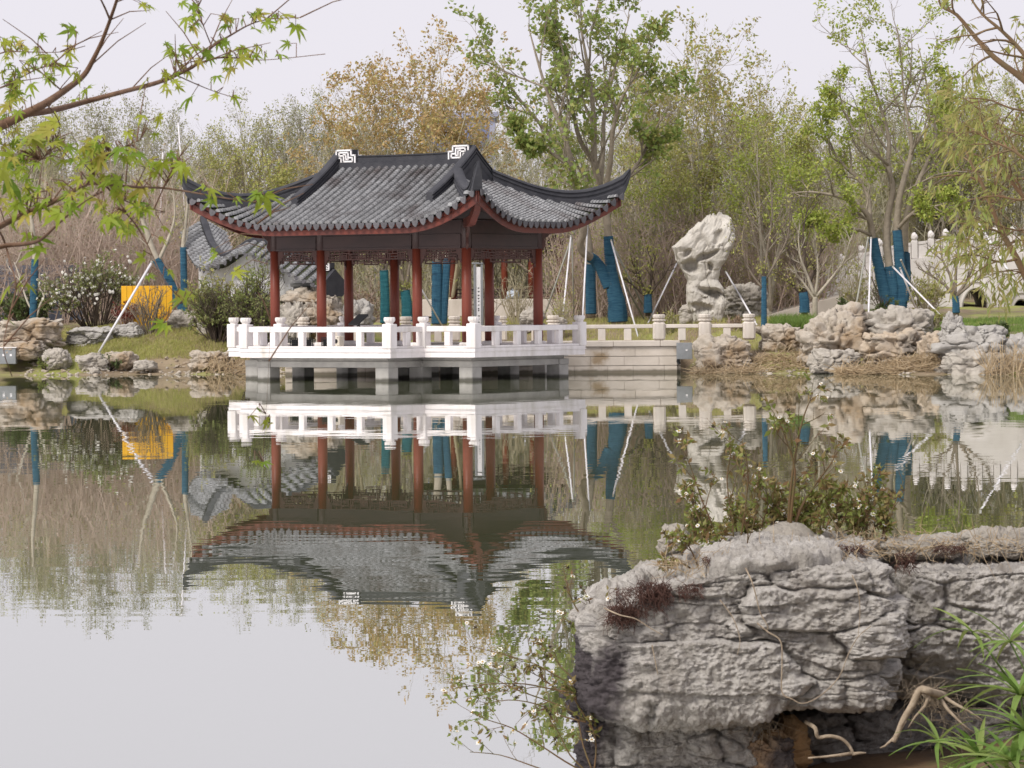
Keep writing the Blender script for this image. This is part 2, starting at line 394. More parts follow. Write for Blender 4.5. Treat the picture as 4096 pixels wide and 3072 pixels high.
# ---- the roof surface
A0, B0, G = 4.29, 2.82, 2.20
KK = A0 - B0
def zf(b): return 5.43 - .65 * b + .04 * b * b
def q01(x): return min(1.0, max(0.0, x))
def RS(a, b, face):
    """roof surface at plan position (a, b) on a 'front/back' (f) or 'side' (s) slope"""
    z = zf(abs(b)) if face == 'f' else zf(max(0, abs(a) - KK))
    qf = q01((abs(a) - 2.0) / (A0 - 2.0)); qs = q01((abs(b) - (2.0 - KK)) / (B0 - 2.0 + KK)); q = qf * qs
    z += .80 * q ** 2.1
    fl = .30 * q ** 2
    return Vector((a + math.copysign(fl, a) * (1 if face == 's' else .9), b + math.copysign(fl, b) * (1 if face == 'f' else .9), z))
roof = link('roof', None, pav); roof.empty_display_size = .2
def slope_sheet(off, name, m, flip=False):
    mb = MB()
    def grid(fn, nu, nv, fl):
        V = [fn(i / nu, j / nv) for j in range(nv + 1) for i in range(nu + 1)]
        F = []
        for j in range(nv):
            for i in range(nu):
                q = (j * (nu + 1) + i, j * (nu + 1) + i + 1, (j + 1) * (nu + 1) + i + 1, (j + 1) * (nu + 1) + i)
                F.append(q[::-1] if fl ^ flip else q)
        mb.add([tuple(v + Vector((0, 0, off))) for v in V], F)
    for sg in (-1, 1):
        def ff(u, v):                                           # u across, v ridge->eave
            b = v * B0
            half = G if b < G - KK else b + KK
            return RS((u * 2 - 1) * min(half, A0), sg * b, 'f')
        grid(ff, 40, 16, sg > 0)
        def fs(u, v):
            a = G + v * (A0 - G); half = a - KK
            return RS(sg * a, (u * 2 - 1) * half, 's')
        grid(fs, 28, 12, sg < 0)
    o = mb.build(name, m, roof); smooth_angle(o, 40); return o
slope_sheet(-.03, 'tile_bed', 'tile_bed')
slope_sheet(-.17, 'soffit', 'dark_wood', True)
def tile_row(P, lat, r=.084, step=.085):
    """one course of overlapping barrel tiles following the points P (top to eave)"""
    P = [Vector(p) for p in P]; cum = [0]
    for i in range(1, len(P)): cum.append(cum[-1] + (P[i] - P[i - 1]).length)
    L = cum[-1]; n = max(2, int(L / step))
    def pt(s):
        s = min(max(s, 0), L)
        k = 1
        while k < len(cum) - 1 and cum[k] < s: k += 1
        t = (s - cum[k - 1]) / max(1e-6, cum[k] - cum[k - 1]); return P[k - 1].lerp(P[k], t)
    mb = MB(); rg = []; na = 7
    def ring(s, rr):
        p = pt(s); d = (pt(s + .03) - pt(s - .03)).normalized(); u = lat - d * lat.dot(d); u.normalize(); w = u.cross(d)
        if w.z < 0: w = -w
        return [tuple(p + u * (math.cos(math.pi * k / (na - 1)) * rr) + w * (math.sin(math.pi * k / (na - 1)) * rr * 1.02 - .012)) for k in range(na)]
    for i in range(n):
        s0, s1 = i * L / n, (i + 1) * L / n
        j = random.uniform(-.004, .004)
        rg.append(ring(s0, r * .72 + j)); rg.append(ring(s1 - .001, r + j))
    mb.rings(rg, closed=False, caps=False)
    nn = len(mb.v); e = rg[-1]; mb.add(e, [tuple(range(na))])      # front end disc
    return mb.mesh('tile_row', 'tile_grey')
# spade-shaped drip tile, facing +y-normal in its own frame
def drip_mesh():
    pts = [(-.088, 0), (-.05, -.018), (0, -.025), (.05, -.018), (.088, 0), (.098, -.06), (.072, -.125), (.034, -.165), (0, -.19), (-.034, -.165), (-.072, -.125), (-.098, -.06)]
    return MB().rings([[(x, -.012, z) for x, z in pts], [(x, .012, z) for x, z in pts]]).mesh('drip_tile', 'drip_clay')
DRIP = drip_mesh()
random.seed(4)
PITCH = .236
def face_rows(face):
    lim = (A0 if face == 'f' else B0) - .04
    n = int(lim / PITCH)
    for sg in (-1, 1):
        for i in range(-n, n + 1):
            c = i * PITCH
            if face == 'f':
                b0 = .09 if abs(c) < G - .05 else max(.09, abs(c) - KK + .06)
                P = [RS(c, sg * (b0 + (B0 - b0) * k / 14), 'f') for k in range(15)]; lat = Vector((1, 0, 0))
            else:
                a0 = max(G + .03, abs(c) + KK + .06)
                P = [RS(sg * (a0 + (A0 - a0) * k / 12), c, 's') for k in range(13)]; lat = Vector((0, 1, 0))
            if (P[-1] - P[0]).length < .15: continue
            out = (P[-1] - P[-2]).normalized(); P.append(P[-1] + out * .06)
            link('tile_row', tile_row(P, lat), roof)
        for i in range(-n - 1, n + 1):                           # drip tiles hang in the channels between the rows
            c = (i + .5) * PITCH
            if abs(c) > lim: continue
            p = RS(c, sg * B0, 'f') if face == 'f' else RS(sg * A0, c, 's')
            p2 = RS(c + .05, sg * B0, 'f') if face == 'f' else RS(sg * A0, c + .05, 's')
            t = (p2 - p).normalized(); yaw = math.atan2(t.y, t.x)
            o = link('drip_tile', DRIP, roof); n_out = Vector((0, sg, 0)) if face == 'f' else Vector((sg, 0, 0))
            o.location = p + n_out * .045 + Vector((0, 0, -.005)); o.rotation_euler = (0, -math.atan2(t.z, math.hypot(t.x, t.y)) if True else 0, yaw)
face_rows('f'); face_rows('s')
# fascia boards under the eaves
def fascia(face, sg):
    n = 48; rg = []
    for i in range(n + 1):
        s = -1 + 2 * i / n
        p = RS(s * A0, sg * B0, 'f') if face == 'f' else RS(sg * A0, s * B0, 's')
        no = Vector((0, sg, 0)) if face == 'f' else Vector((sg, 0, 0))
        end = abs(s) ** 8
        h = .25 + .08 * end
        q = p - no * (.05 if abs(s) < .999 else .06)
        a = q + Vector((0, 0, -.055)); b = q + Vector((0, 0, -.055 - h)); 
        rg.append([tuple(a), tuple(b), tuple(b - no * .05), tuple(a - no * .05)])
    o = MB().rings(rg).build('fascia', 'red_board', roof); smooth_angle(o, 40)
for f in 'fs':
    for sg in (-1, 1): fascia(f, sg)
# ridges
def stack_profile(h, w):
    """moulded ridge section, bottom to top"""
    return [(-w * .5, -.10), (w * .5, -.10), (w * .5, h * .22), (w * .36, h * .28), (w * .36, h * .42), (w * .46, h * .46), (w * .46, h * .58), (w * .34, h * .63), (w * .34, h * .74), (w * .48, h * .78), (w * .40, h * .92), (w * .18, h), (-w * .18, h), (-w * .40, h * .92), (-w * .48, h * .78), (-w * .34, h * .74), (-w * .34, h * .63), (-w * .46, h * .58), (-w * .46, h * .46), (-w * .36, h * .42), (-w * .36, h * .28), (-w * .5, h * .22)]
m = MB(); P = [(-G + .02 + (2 * G - .04) * k / 16, 0, 5.44 + .05 * abs(-1 + k / 8) ** 3) for k in range(17)]
m.sweep(P, [(-.16, -.12), (.16, -.12), (.16, .05), (.085, .07), (.085, .20), (.11, .215), (.11, .245), (-.11, .245), (-.11, .215), (-.085, .20), (-.085, .07), (-.16, .05)], (0, 1, 0)).build('main_ridge', 'tile_dark', roof)
for sa in (-1, 1):
    # gable board and the ridge that runs down both slopes above it
    m = MB(); zg = zf(G - KK)
    m.rings([[(sa * (G + .02), y, z) for y, z in ((-.80, zg - .10), (.80, zg - .10), (0, 5.46))], [(sa * (G + .07), y, z) for y, z in ((-.80, zg - .10), (.80, zg - .10), (0, 5.46))]]).build('gable_board', 'tile_dark', roof)
    for sb in (-1, 1):
        P = [RS(sa * (G - .06), sb * (0.0 + 1.82 * k / 12), 'f') + Vector((0, 0, .12 * (1 - k / 12) ** 3)) for k in range(13)]
        pr = [stack_profile(.30 - .04 * k / 12, .26) for k in range(13)]
        m = MB().sweep(P, pr, (1, 0, 0)); m.build('gable_ridge', 'tile_dark', roof)
        # hip ridge with upswept tip
        P = []; pr = []
        dg = Vector((sa, sb, 0)).normalized(); sd = Vector((-sb, sa, 0)).normalized()
        for k in range(18):
            a = G + (A0 - G) * k / 17; P.append(RS(sa * a, sb * (a - KK), 'f')); pr.append(stack_profile(.30 + .10 * (k / 17) ** 3, .28 - .05 * k / 17))
        e = P[-1]
        for t, up, hh, w in ((.05, .08, .37, .22), (.10, .19, .31, .19), (.15, .31, .23, .15), (.19, .43, .14, .10), (.21, .52, .06, .05)):
            P.append(e + dg * t + Vector((0, 0, up))); pr.append(stack_profile(hh, w))
        MB().sweep(P, pr, tuple(sd)).build('hip_ridge', 'tile_dark', roof)
        # corner beam below the tip
        P = [Vector((sa * cW, sb * cD, 3.86)), Vector((sa * (cW + .7), sb * (cD + .7), 3.92)), Vector((sa * (cW + 1.25), sb * (cD + 1.25), 4.22)), Vector((sa * (cW + 1.46), sb * (cD + 1.46), 4.50))]
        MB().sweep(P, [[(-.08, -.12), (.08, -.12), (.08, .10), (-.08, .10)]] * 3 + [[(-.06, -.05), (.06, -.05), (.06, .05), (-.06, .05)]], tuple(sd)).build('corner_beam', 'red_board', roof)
        # carved hanging bracket under the corner
        x, y = sa * (cW + .05), sb * (cD + .05)
        MB().rings([[(x + sd.x * w * s + dg.x * .0, y + sd.y * w * s, z) for s in (-1, 1)] + [(x + dg.x * dd + sd.x * w * s, y + dg.y * dd + sd.y * w * s, z) for s in (1, -1)] for z, dd, w in ((3.22, .06, .02), (3.35, .14, .03), (3.50, .10, .03), (3.62, .24, .035), (3.86, .40, .035))]).build('corner_bracket', 'lattice_wood', pav)
# white fret scrolls at both ends of the main ridge (both faces)
def fret(cx, mirror):
    t = .020; u = .092; uz = .058
    segs = [(0, 6, 5.2, 6), (0, 2.6, 0, 6), (0, 2.6, 1.7, 2.6), (1.7, 0, 1.7, 2.6), (1.7, 0, 6.6, 0), (6.6, 0, 6.6, 3.7), (5.2, 3.7, 6.6, 3.7), (5.2, 3.7, 5.2, 6),
            (1, 5, 4.2, 5), (1, 3.6, 1, 5), (1, 3.6, 2.6, 3.6), (2.6, 1, 2.6, 3.6), (2.6, 1, 5.7, 1), (5.7, 1, 5.7, 2.7), (4.6, 2.7, 5.7, 2.7), (4.2, 1.9, 4.2, 5), (3.4, 1.9, 4.2, 1.9), (3.4, 1.9, 3.4, 4), (2.6, 4.1, 3.4, 4.1)]
    mw = MB(); md = MB()
    for fy in (-1, 1):
        for x0, y0, x1, y1 in segs:
            X0, X1 = sorted(((x0 - 3.3) * u, (x1 - 3.3) * u)); 
            if mirror: X0, X1 = -X1, -X0
            Z0, Z1 = sorted((y0 * uz, y1 * uz))
            ya, yb = sorted((fy * .125, fy * .15))
            mw.box((cx + X0 - t, ya, 5.49 + Z0 - t), (cx + X1 + t, yb, 5.49 + Z1 + t))
    def bl(x0, x1, z0, z1):
        X0, X1 = sorted(((x0 - 3.3) * u * (-1 if mirror else 1), (x1 - 3.3) * u * (-1 if mirror else 1)))
        md.box((cx + X0 - t, -.124, 5.49 + z0 * uz - t), (cx + X1 + t, .124, 5.49 + z1 * uz + t))
    bl(0, 5.2, 2.6, 6); bl(1.7, 6.6, 0, 2.55)
    o = md.build('scroll_block', 'tile_dark', roof)
    w = mw.mesh('fret_scroll', 'white_plaster'); link('fret_scroll', w, roof)
fret(-1.80, False); fret(1.80, True)
# ================================================================ water and land
def water_material():
    m = bpy.data.materials.new('pond_water'); m.use_nodes = True; MATS['pond_water'] = m
    n = m.node_tree.nodes; l = m.node_tree.links; bs = n['Principled BSDF']
    bs.inputs['Base Color'].default_value = (0.10, 0.105, 0.065, 1); bs.inputs['Roughness'].default_value = 0.0
    bs.inputs['IOR'].default_value = 3.1; bs.inputs['Specular IOR Level'].default_value = 0.5
    tc = n.new('ShaderNodeTexCoord')
    def nz(scale, detail):
        mp = n.new('ShaderNodeMapping'); mp.inputs['Scale'].default_value = scale; l.new(tc.outputs['Object'], mp.inputs['Vector'])
        t = n.new('ShaderNodeTexNoise'); t.inputs['Scale'].default_value = 1.0; t.inputs['Detail'].default_value = detail; l.new(mp.outputs[0], t.inputs['Vector'])
        s = n.new('ShaderNodeVectorMath'); s.operation = 'SUBTRACT'; l.new(t.outputs['Color'], s.inputs[0]); s.inputs[1].default_value = (.5, .5, .5); return s.outputs[0]
    fine = nz((1.6, 4.5, 1), 2.0); broad = nz((.05, .6, 1), 1.0)
    # calm and ruffled patches of the surface
    mp = n.new('ShaderNodeMapping'); mp.inputs['Scale'].default_value = (.05, .11, 1); mp.inputs['Location'].default_value = (3.1, 1.7, 0); l.new(tc.outputs['Object'], mp.inputs['Vector'])
    p = n.new('ShaderNodeTexNoise'); p.inputs['Scale'].default_value = 1.0; p.inputs['Detail'].default_value = 2; l.new(mp.outputs[0], p.inputs['Vector'])
    mr = n.new('ShaderNodeMapRange'); mr.inputs['From Min'].default_value = .38; mr.inputs['From Max'].default_value = .62; mr.inputs['To Min'].default_value = .0022; mr.inputs['To Max'].default_value = .0095; l.new(p.outputs['Fac'], mr.inputs['Value'])
    s1 = n.new('ShaderNodeVectorMath'); s1.operation = 'SCALE'; l.new(fine, s1.inputs[0]); l.new(mr.outputs[0], s1.inputs['Scale'])
    s2 = n.new('ShaderNodeVectorMath'); s2.operation = 'SCALE'; l.new(broad, s2.inputs[0]); s2.inputs['Scale'].default_value = .0012
    a = n.new('ShaderNodeVectorMath'); a.operation = 'ADD'; l.new(s1.outputs[0], a.inputs[0]); l.new(s2.outputs[0], a.inputs[1])
    k = n.new('ShaderNodeVectorMath'); k.operation = 'MULTIPLY'; l.new(a.outputs[0], k.inputs[0]); k.inputs[1].default_value = (.5, 1, 0)
    b = n.new('ShaderNodeVectorMath'); b.operation = 'ADD'; l.new(k.outputs[0], b.inputs[0]); b.inputs[1].default_value = (0, 0, 1)
    nn = n.new('ShaderNodeVectorMath'); nn.operation = 'NORMALIZE'; l.new(b.outputs[0], nn.inputs[0]); pass
    df = n.new('ShaderNodeBsdfDiffuse'); df.inputs['Color'].default_value = (.11, .125, .06, 1)          # murky water body
    gl = n.new('ShaderNodeBsdfGlossy'); gl.inputs['Roughness'].default_value = 0.0; gl.inputs['Color'].default_value = (.97, .97, .975, 1); l.new(nn.outputs[0], gl.inputs['Normal'])
    fr = n.new('ShaderNodeFresnel'); fr.inputs['IOR'].default_value = 1.33; l.new(nn.outputs[0], fr.inputs['Normal'])
    fm = n.new('ShaderNodeMath'); fm.operation = 'MULTIPLY_ADD'; l.new(fr.outputs[0], fm.inputs[0]); fm.inputs[1].default_value = .32; fm.inputs[2].default_value = .60
    mx = n.new('ShaderNodeMixShader'); l.new(fm.outputs[0], mx.inputs[0]); l.new(df.outputs[0], mx.inputs[1]); l.new(gl.outputs[0], mx.inputs[2]); l.new(mx.outputs[0], n['Material Output'].inputs['Surface']); n.remove(bs)
    return m
water_material()
struct(MB().add([(-600, -60, 0), (600, -60, 0), (600, 130, 0), (-600, 130, 0)], [(0, 1, 2, 3)]).build('pond_water', 'pond_water'))

_sx = np.array([-600, -40, -13.2, -9, -6.0, -4.6, 4.3, 5.0, 7.5, 9.3, 11.1, 13, 20, 40, 600.]); _sy = np.array([99, 98, 97.2, 97.0, 96.6, 96.2, 96.0, 94.0, 92.2, 90.8, 89.6, 88.6, 86.5, 84, 80.])
def shore(X): return np.interp(X, _sx, _sy) + .25 * np.sin(np.asarray(X) * 1.7) + .12 * np.sin(np.asarray(X) * 4.1 + 1)
_pe = np.array([-3, -.6, 0, .7, 1.4, 2.6, 4.2, 8, 20, 31, 60, 300, 3000.]); _pz = np.array([-1.4, -.22, 0, .10, .32, .62, 1.02, 1.30, 1.50, 1.75, 4.2, 9.0, 30.0])
def land_z(X, Y, rough=True):
    X = np.asarray(X, float); Y = np.asarray(Y, float); e = Y - shore(X)
    z = np.interp(e, _pe, _pz)
    if rough:
        P = np.stack([X.ravel() * .9, Y.ravel() * .9, np.zeros(X.size)], 1)
        z = z + (fbm(P, 3) * .09 * np.clip((e.ravel() + .3) / 1.5, 0, 1)).reshape(X.shape)
    z = z + .28 * np.exp(-((X + 9.6) / 2.6) ** 2) * np.clip((e - 1.0) / 2.0, 0, 1) * np.clip((14 - e) / 6, 0, 1)      # grass mound on the left
    return z
def lz(x, y): return float(land_z(np.array([x]), np.array([y]))[0])
mat('bank_earth', (0.17, 0.125, 0.08), 0.9, col2=(0.28, 0.22, 0.145), scale=1.3, bump=0.03, bump_scale=6, col3=(0.24, 0.25, 0.07), scale3=.33, lo3=0.48, hi3=0.58)
def grid_sheet(name, xs, es, base, m):
    XX, EE = np.meshgrid(xs, es); YY = base(XX) + EE
    ZZ = land_z(XX, YY)
    V = np.stack([XX.ravel(), YY.ravel(), ZZ.ravel()], 1); nx, ne = len(xs), len(es)
    i = np.arange(nx - 1)[None] + nx * np.arange(ne - 1)[:, None]; i = i.ravel()
    F = np.stack([i, i + 1, i + nx + 1, i + nx], 1)
    return link(name, new_mesh(name, V, F, m, True))
xs = np.concatenate([np.linspace(-600, -45, 12)[:-1], np.linspace(-45, -16, 30)[:-1], np.arange(-16, 16, .12), np.linspace(16, 45, 30), np.linspace(45, 600, 12)[1:]])
es = np.concatenate([np.arange(-3, -.5, .5), np.arange(-.5, 5, .1), np.arange(5, 30, .5), np.linspace(30, 200, 25), [400, 900, 2500]])
struct(grid_sheet('bank_ground', xs, es, shore, 'bank_earth'))

# near bank under the camera and the foreground rocks
def near_z(X, Y):
    e = np.minimum(1.2 * (X - .05 - .02 * (13 - Y)) , 8.0) if False else (X - .25)
    z = np.interp(e, [-2, -.3, 0, .4, 1.0, 3, 8], [-.9, -.35, -.15, .10, .22, .55, .8])
    y2 = np.interp(9.5 - Y, [-1, 0, .8, 2, 6], [-.9, -.4, -.05, .2, .3])
    fade = np.interp(Y - 3.2 * np.clip(X - 1.9, 0, 1.2), [13.3, 15.5], [0, 1.2])
    P = np.stack([X.ravel() * 2.1, Y.ravel() * 2.1, np.zeros(X.size)], 1)
    return np.maximum(z, y2) - fade + (fbm(P, 3) * .05).reshape(X.shape)
mat('near_earth', (0.075, 0.055, 0.04), 0.95, col2=(0.20, 0.12, 0.06), scale=3, bump=.01, bump_scale=30, col3=(0.06, .085, .02), scale3=1.2)
XX, YY = np.meshgrid(np.linspace(-8, 16, 130), np.linspace(-12, 21, 150)); ZZ = near_z(XX, YY)
i = (np.arange(129)[None] + 130 * np.arange(149)[:, None]).ravel()
struct(link('near_bank', new_mesh('near_bank', np.stack([XX.ravel(), YY.ravel(), ZZ.ravel()], 1), np.stack([i, i + 1, i + 131, i + 130], 1), 'near_earth', True)))

# ================================================================ paved causeway behind the pavilion and its stone wall
CY0, CY1 = 94.45, 97.4                                           # front and back face of the causeway
CX0, CX1 = float(at(285, 340, CY0)[0]), float(at(677, 340, CY0)[0])
cwy = thing('stone_causeway', 'stone block retaining wall and paved causeway leading to the pavilion deck', 'causeway', (0, CY0, 0))
mat('cream_stone', (0.66, 0.60, 0.535), 0.7, col2=(0.56, 0.51, 0.45), scale=2.5, bump=.002, bump_scale=50, col3=(.44, .39, .32), scale3=1.5, lo3=.52, hi3=.75, stretch=(1, 1, .3))
mat('paving', (0.58, 0.52, 0.46), 0.8, col2=(0.50, 0.45, 0.39), scale=1.5, bump=.002, bump_scale=30)
MB().cbox((CX0, .12, -1.0), (CX1 - .02, CY1 - CY0, .70), .01).build('core', 'wall_stone', cwy)
rng = random.Random(5)
for (z0, z1) in ((-.55, -.08), (-.06, .19), (.20, .44), (.45, .70)):
    x = CX0 + rng.uniform(-.3, 0)
    while x < CX1:
        w = rng.uniform(.55, .95); x1 = min(x + w, CX1)
        if CX1 - x1 < .3: x1 = CX1
        MB().cbox((max(x, CX0) + .002, rng.uniform(-.006, .004), z0 + .002), (x1 - .002, .14, z1 - .002), .006).build('stone_block', 'wall_stone', cwy)
        x = x1
x = CX0
while x < CX1 + .05:
    w = 1.25; MB().cbox((x + .003, -.06, .705), (min(x + w, CX1 + .08) - .003, .42, .86), .015).build('coping_stone', 'paving', cwy); x += w
nx = int((CX1 - CX0) / .9)
for i in range(nx):
    for j in range(3):
        x0 = CX0 + (CX1 - CX0) * i / nx; y0 = .43 + j * .82
        MB().cbox((x0 + .004, y0 + .004, .701), (x0 + (CX1 - CX0) / nx - .004, y0 + .816, .84 + rng.uniform(-.003, .003)), .006).build('paving_slab', 'paving', cwy)
# side wall running back from the causeway's right end
for (z0, z1) in ((-.06, .19), (.20, .44), (.45, .70)):
    y = .15
    while y < CY1 - CY0:
        y1 = min(y + rng.uniform(.6, .9), CY1 - CY0); MB().cbox((CX1 - .015, y + .004, z0), (CX1 + .10, y1 - .004, z1 - .008), .01).build('stone_block', 'wall_stone', cwy); y = y1

POST2 = MB().cbox((-.165, -.165, 0), (.165, .165, .50), .05).mesh('post', 'cream_stone')
def lotus_cap():
    n = 24; R = []
    for r, z, fl in ((.12, 0, 0), (.18, .02, .08), (.185, .05, .08), (.12, .075, 0), (.125, .085, 0), (.165, .11, .05), (.168, .17, .05), (.14, .195, 0)):
        R.append([((r * (1 - fl * (i % 2))) * math.cos(2 * math.pi * i / n), (r * (1 - fl * (i % 2))) * math.sin(2 * math.pi * i / n), z) for i in range(n)])
    return MB().rings(R).mesh('cap', 'cream_stone')
LCAP = lotus_cap()
def long_rail(label, y, z0, posts, bals, xa, xb):
    r = thing('stone_railing', label, 'railing', (0, y, z0))
    for x in posts:
        o = link('post', POST2, r); o.location = (x, 0, 0); c = link('cap', LCAP, o); c.location = (0, 0, .50)
    pts = sorted([xa] + posts + [xb])
    for p, q in zip(pts[:-1], pts[1:]):
        a = p + (.166 if p in posts else 0); b = q - (.166 if q in posts else 0)
        if b - a < .1: continue
        MB().cbox((a, -.085, .33), (b, .085, .43), .012).build('rail', 'cream_stone', r)
    for x in bals: MB().cbox((x - .10, -.07, 0), (x + .10, .07, .329), .01).build('baluster', 'cream_stone', r)
    return r
yr = CY0 + .12
X = lambda px, Y: float(at(px, 330, Y)[0])
long_rail('stone railing with lotus capped posts along the front of the causeway', yr, .862, [X(659, yr), X(704.8, yr), X(749, yr)], [X(p, yr) for p in (601.7, 627.6, 681.9, 726.9)], X(570, yr), X(749, yr))
yr = CY1 - .2
long_rail('stone railing with lotus capped posts along the back of the causeway, seen between the columns', yr, .845, [X(p, yr) for p in (303, 354, 406, 454.4, 501, 553)], [X(p, yr) for p in (320, 337, 371, 388, 422, 438, 470, 485, 518, 535)], X(303, yr), X(575, yr))
# earth that carries the railing beyond the causeway's end
g = MB(); 
bx = thing('junction_box', 'grey metal junction box fixed to the corner of the causeway wall', 'box', (CX1, CY0 - .002, .36))
MB().cbox((-.02, -.16, 0), (.40, -.012, .44), .01).build('housing', 'grey_metal', bx)
MB().cbox((.22, -.172, .22), (.27, -.162, .26), .004).build('latch', 'white_plaster', bx)
MB().tube([(.03, -.09, 0), (.02, -.09, -.06), (.05, -.06, -.12)], .045, 8).build('cable_outlet', 'black_plastic', bx)

# ================================================================ things on the deck
def crate(label, a, b, rz, w, h):
    x, y = loc2(a, b); t = thing('mesh_crate', label, 'crate', (x, y, FLOOR + .002), rz)
    n = 9; m = MB()
    for i in range(n + 1):
        u = -w / 2 + w * i / n
        for sgn in (-1, 1):
            m.box((u - .007, sgn * w * .3 - .006, .02), (u + .007, sgn * w * .3 + .006, h)); 
    for i in range(6):
        z = .02 + (h - .04) * i / 5
        for sgn in (-1, 1): m.box((-w / 2, sgn * w * .3 - .008, z), (w / 2, sgn * w * .3 + .008, z + .014)); m.box((sgn * w / 2 - .008, -w * .3, z), (sgn * w / 2 + .008, w * .3, z + .014))
    m.build('mesh_side', 'black_plastic', t)
    MB().cbox((-w / 2 - .012, -w * .3 - .012, 0), (w / 2 + .012, w * .3 + .012, .025), .004).build('bottom', 'black_plastic', t)
    MB().box((-w / 2 + .03, -w * .3 + .03, .026), (w / 2 - .03, w * .3 - .03, h * .8)).build('packing', 'black_plastic', t)
crate('black plastic mesh crate on the deck floor, left of the white speaker box', -1.35, -2.55, -.5, .48, .26)
crate('black plastic mesh crate on the deck floor, touching the white speaker box', -.45, -2.55, -.62, .34, .27)
x, y = loc2(-.08, -2.72); sp = thing('speaker_box', 'small cream box with a round black opening on the deck floor', 'speaker', (x, y, FLOOR + .002), -.62)
mat('cream_plastic', (.62, .57, .48), .5)
MB().cbox((-.15, -.1, 0), (.15, .1, .30), .012).build('housing', 'cream_plastic', sp)
MB().rings([[(.05 + .055 * math.cos(i * .5236), yy, .17 + .055 * math.sin(i * .5236)) for i in range(12)] for yy in (-.106, -.099)]).build('opening', 'black_plastic', sp)
for sx_, sz_ in ((-.11, .26), (.11, .26), (-.11, .05), (.11, .05)): MB().rings([[(sx_ + .014 * math.cos(i * 1.047), yy, sz_ + .014 * math.sin(i * 1.047)) for i in range(6)] for yy in (-.105, -.099)]).build('screw', 'black_plastic', sp)
x, y = loc2(.55, -2.65); ls = thing('reading_stand', 'black slanted reading stand on a post behind the front balustrade', 'stand', (x, y, FLOOR + .002), -.9)
MB().cbox((-.16, -.12, 0), (.16, .12, .02), .004).build('foot', 'black_plastic', ls)
MB().cbox((-.03, -.03, .02), (.03, .03, .62), .004).build('post', 'black_plastic', ls)
MB().add([(-.2, -.16, .56), (.2, -.16, .56), (.2, .16, .80), (-.2, .16, .80), (-.2, -.17, .60), (.2, -.17, .60), (.2, .15, .84), (-.2, .15, .84)], [(3, 2, 1, 0), (4, 5, 6, 7), (0, 1, 5, 4), (1, 2, 6, 5), (2, 3, 7, 6), (3, 0, 4, 7)]).build('panel', 'black_plastic', ls)
# ================================================================ rocks
mat('garden_rock', (0.385, 0.33, 0.265), 0.9, col2=(0.50, 0.45, 0.385), scale=2.0, bump=.05, bump_scale=11, col3=(0.30, 0.21, 0.125), scale3=.7, lo3=.5, hi3=.66)
mat('pale_rock', (0.45, 0.415, 0.365), 0.9, col2=(0.34, 0.305, 0.26), scale=1.6, bump=.05, bump_scale=11, col3=(0.17, 0.155, 0.135), scale3=2.5, lo3=.60, hi3=.74)
mat('scholar_rock', (0.55, 0.52, 0.47), 0.85, col2=(0.43, 0.40, 0.35), scale=2.2, bump=.03, bump_scale=9, col3=(0.36, 0.33, 0.29), scale3=2.2, lo3=.58, hi3=.72)
mat('ochre_rock', (0.42, 0.335, 0.245), 0.9, col2=(0.50, 0.43, 0.345), scale=1.8, bump=.05, bump_scale=11, col3=(0.22, 0.19, 0.16), scale3=.9)
mat('grey_rock', (0.32, 0.30, 0.275), 0.9, col2=(0.43, 0.41, 0.38), scale=2.0, bump=.05, bump_scale=11)
_cs = {}
def cube_sphere(n):
    if n in _cs: return _cs[n]
    g = np.linspace(-1, 1, n + 1); U, Vv = np.meshgrid(g, g); U = U.ravel(); Vv = Vv.ravel(); o = np.ones_like(U)
    faces = [(o, U, Vv), (-o, -U, Vv), (-U, o, Vv), (U, -o, Vv), (U, Vv, o), (U, -Vv, -o)]
    P = np.concatenate([np.stack(f, 1) for f in faces]); i = (np.arange(n)[None] + (n + 1) * np.arange(n)[:, None]).ravel()
    q = np.stack([i, i + 1, i + n + 2, i + n + 1], 1); F = np.concatenate([q + k * (n + 1) ** 2 for k in range(6)])
    # weld the seams
    key = np.round(P * 1e5).astype(np.int64); _, idx, inv = np.unique(key, axis=0, return_index=True, return_inverse=True)
    P = P[idx]; F = inv.ravel()[F]
    P = np.tan(P * math.pi / 4); P /= np.linalg.norm(P, axis=1)[:, None]
    _cs[n] = (P, F); return _cs[n]
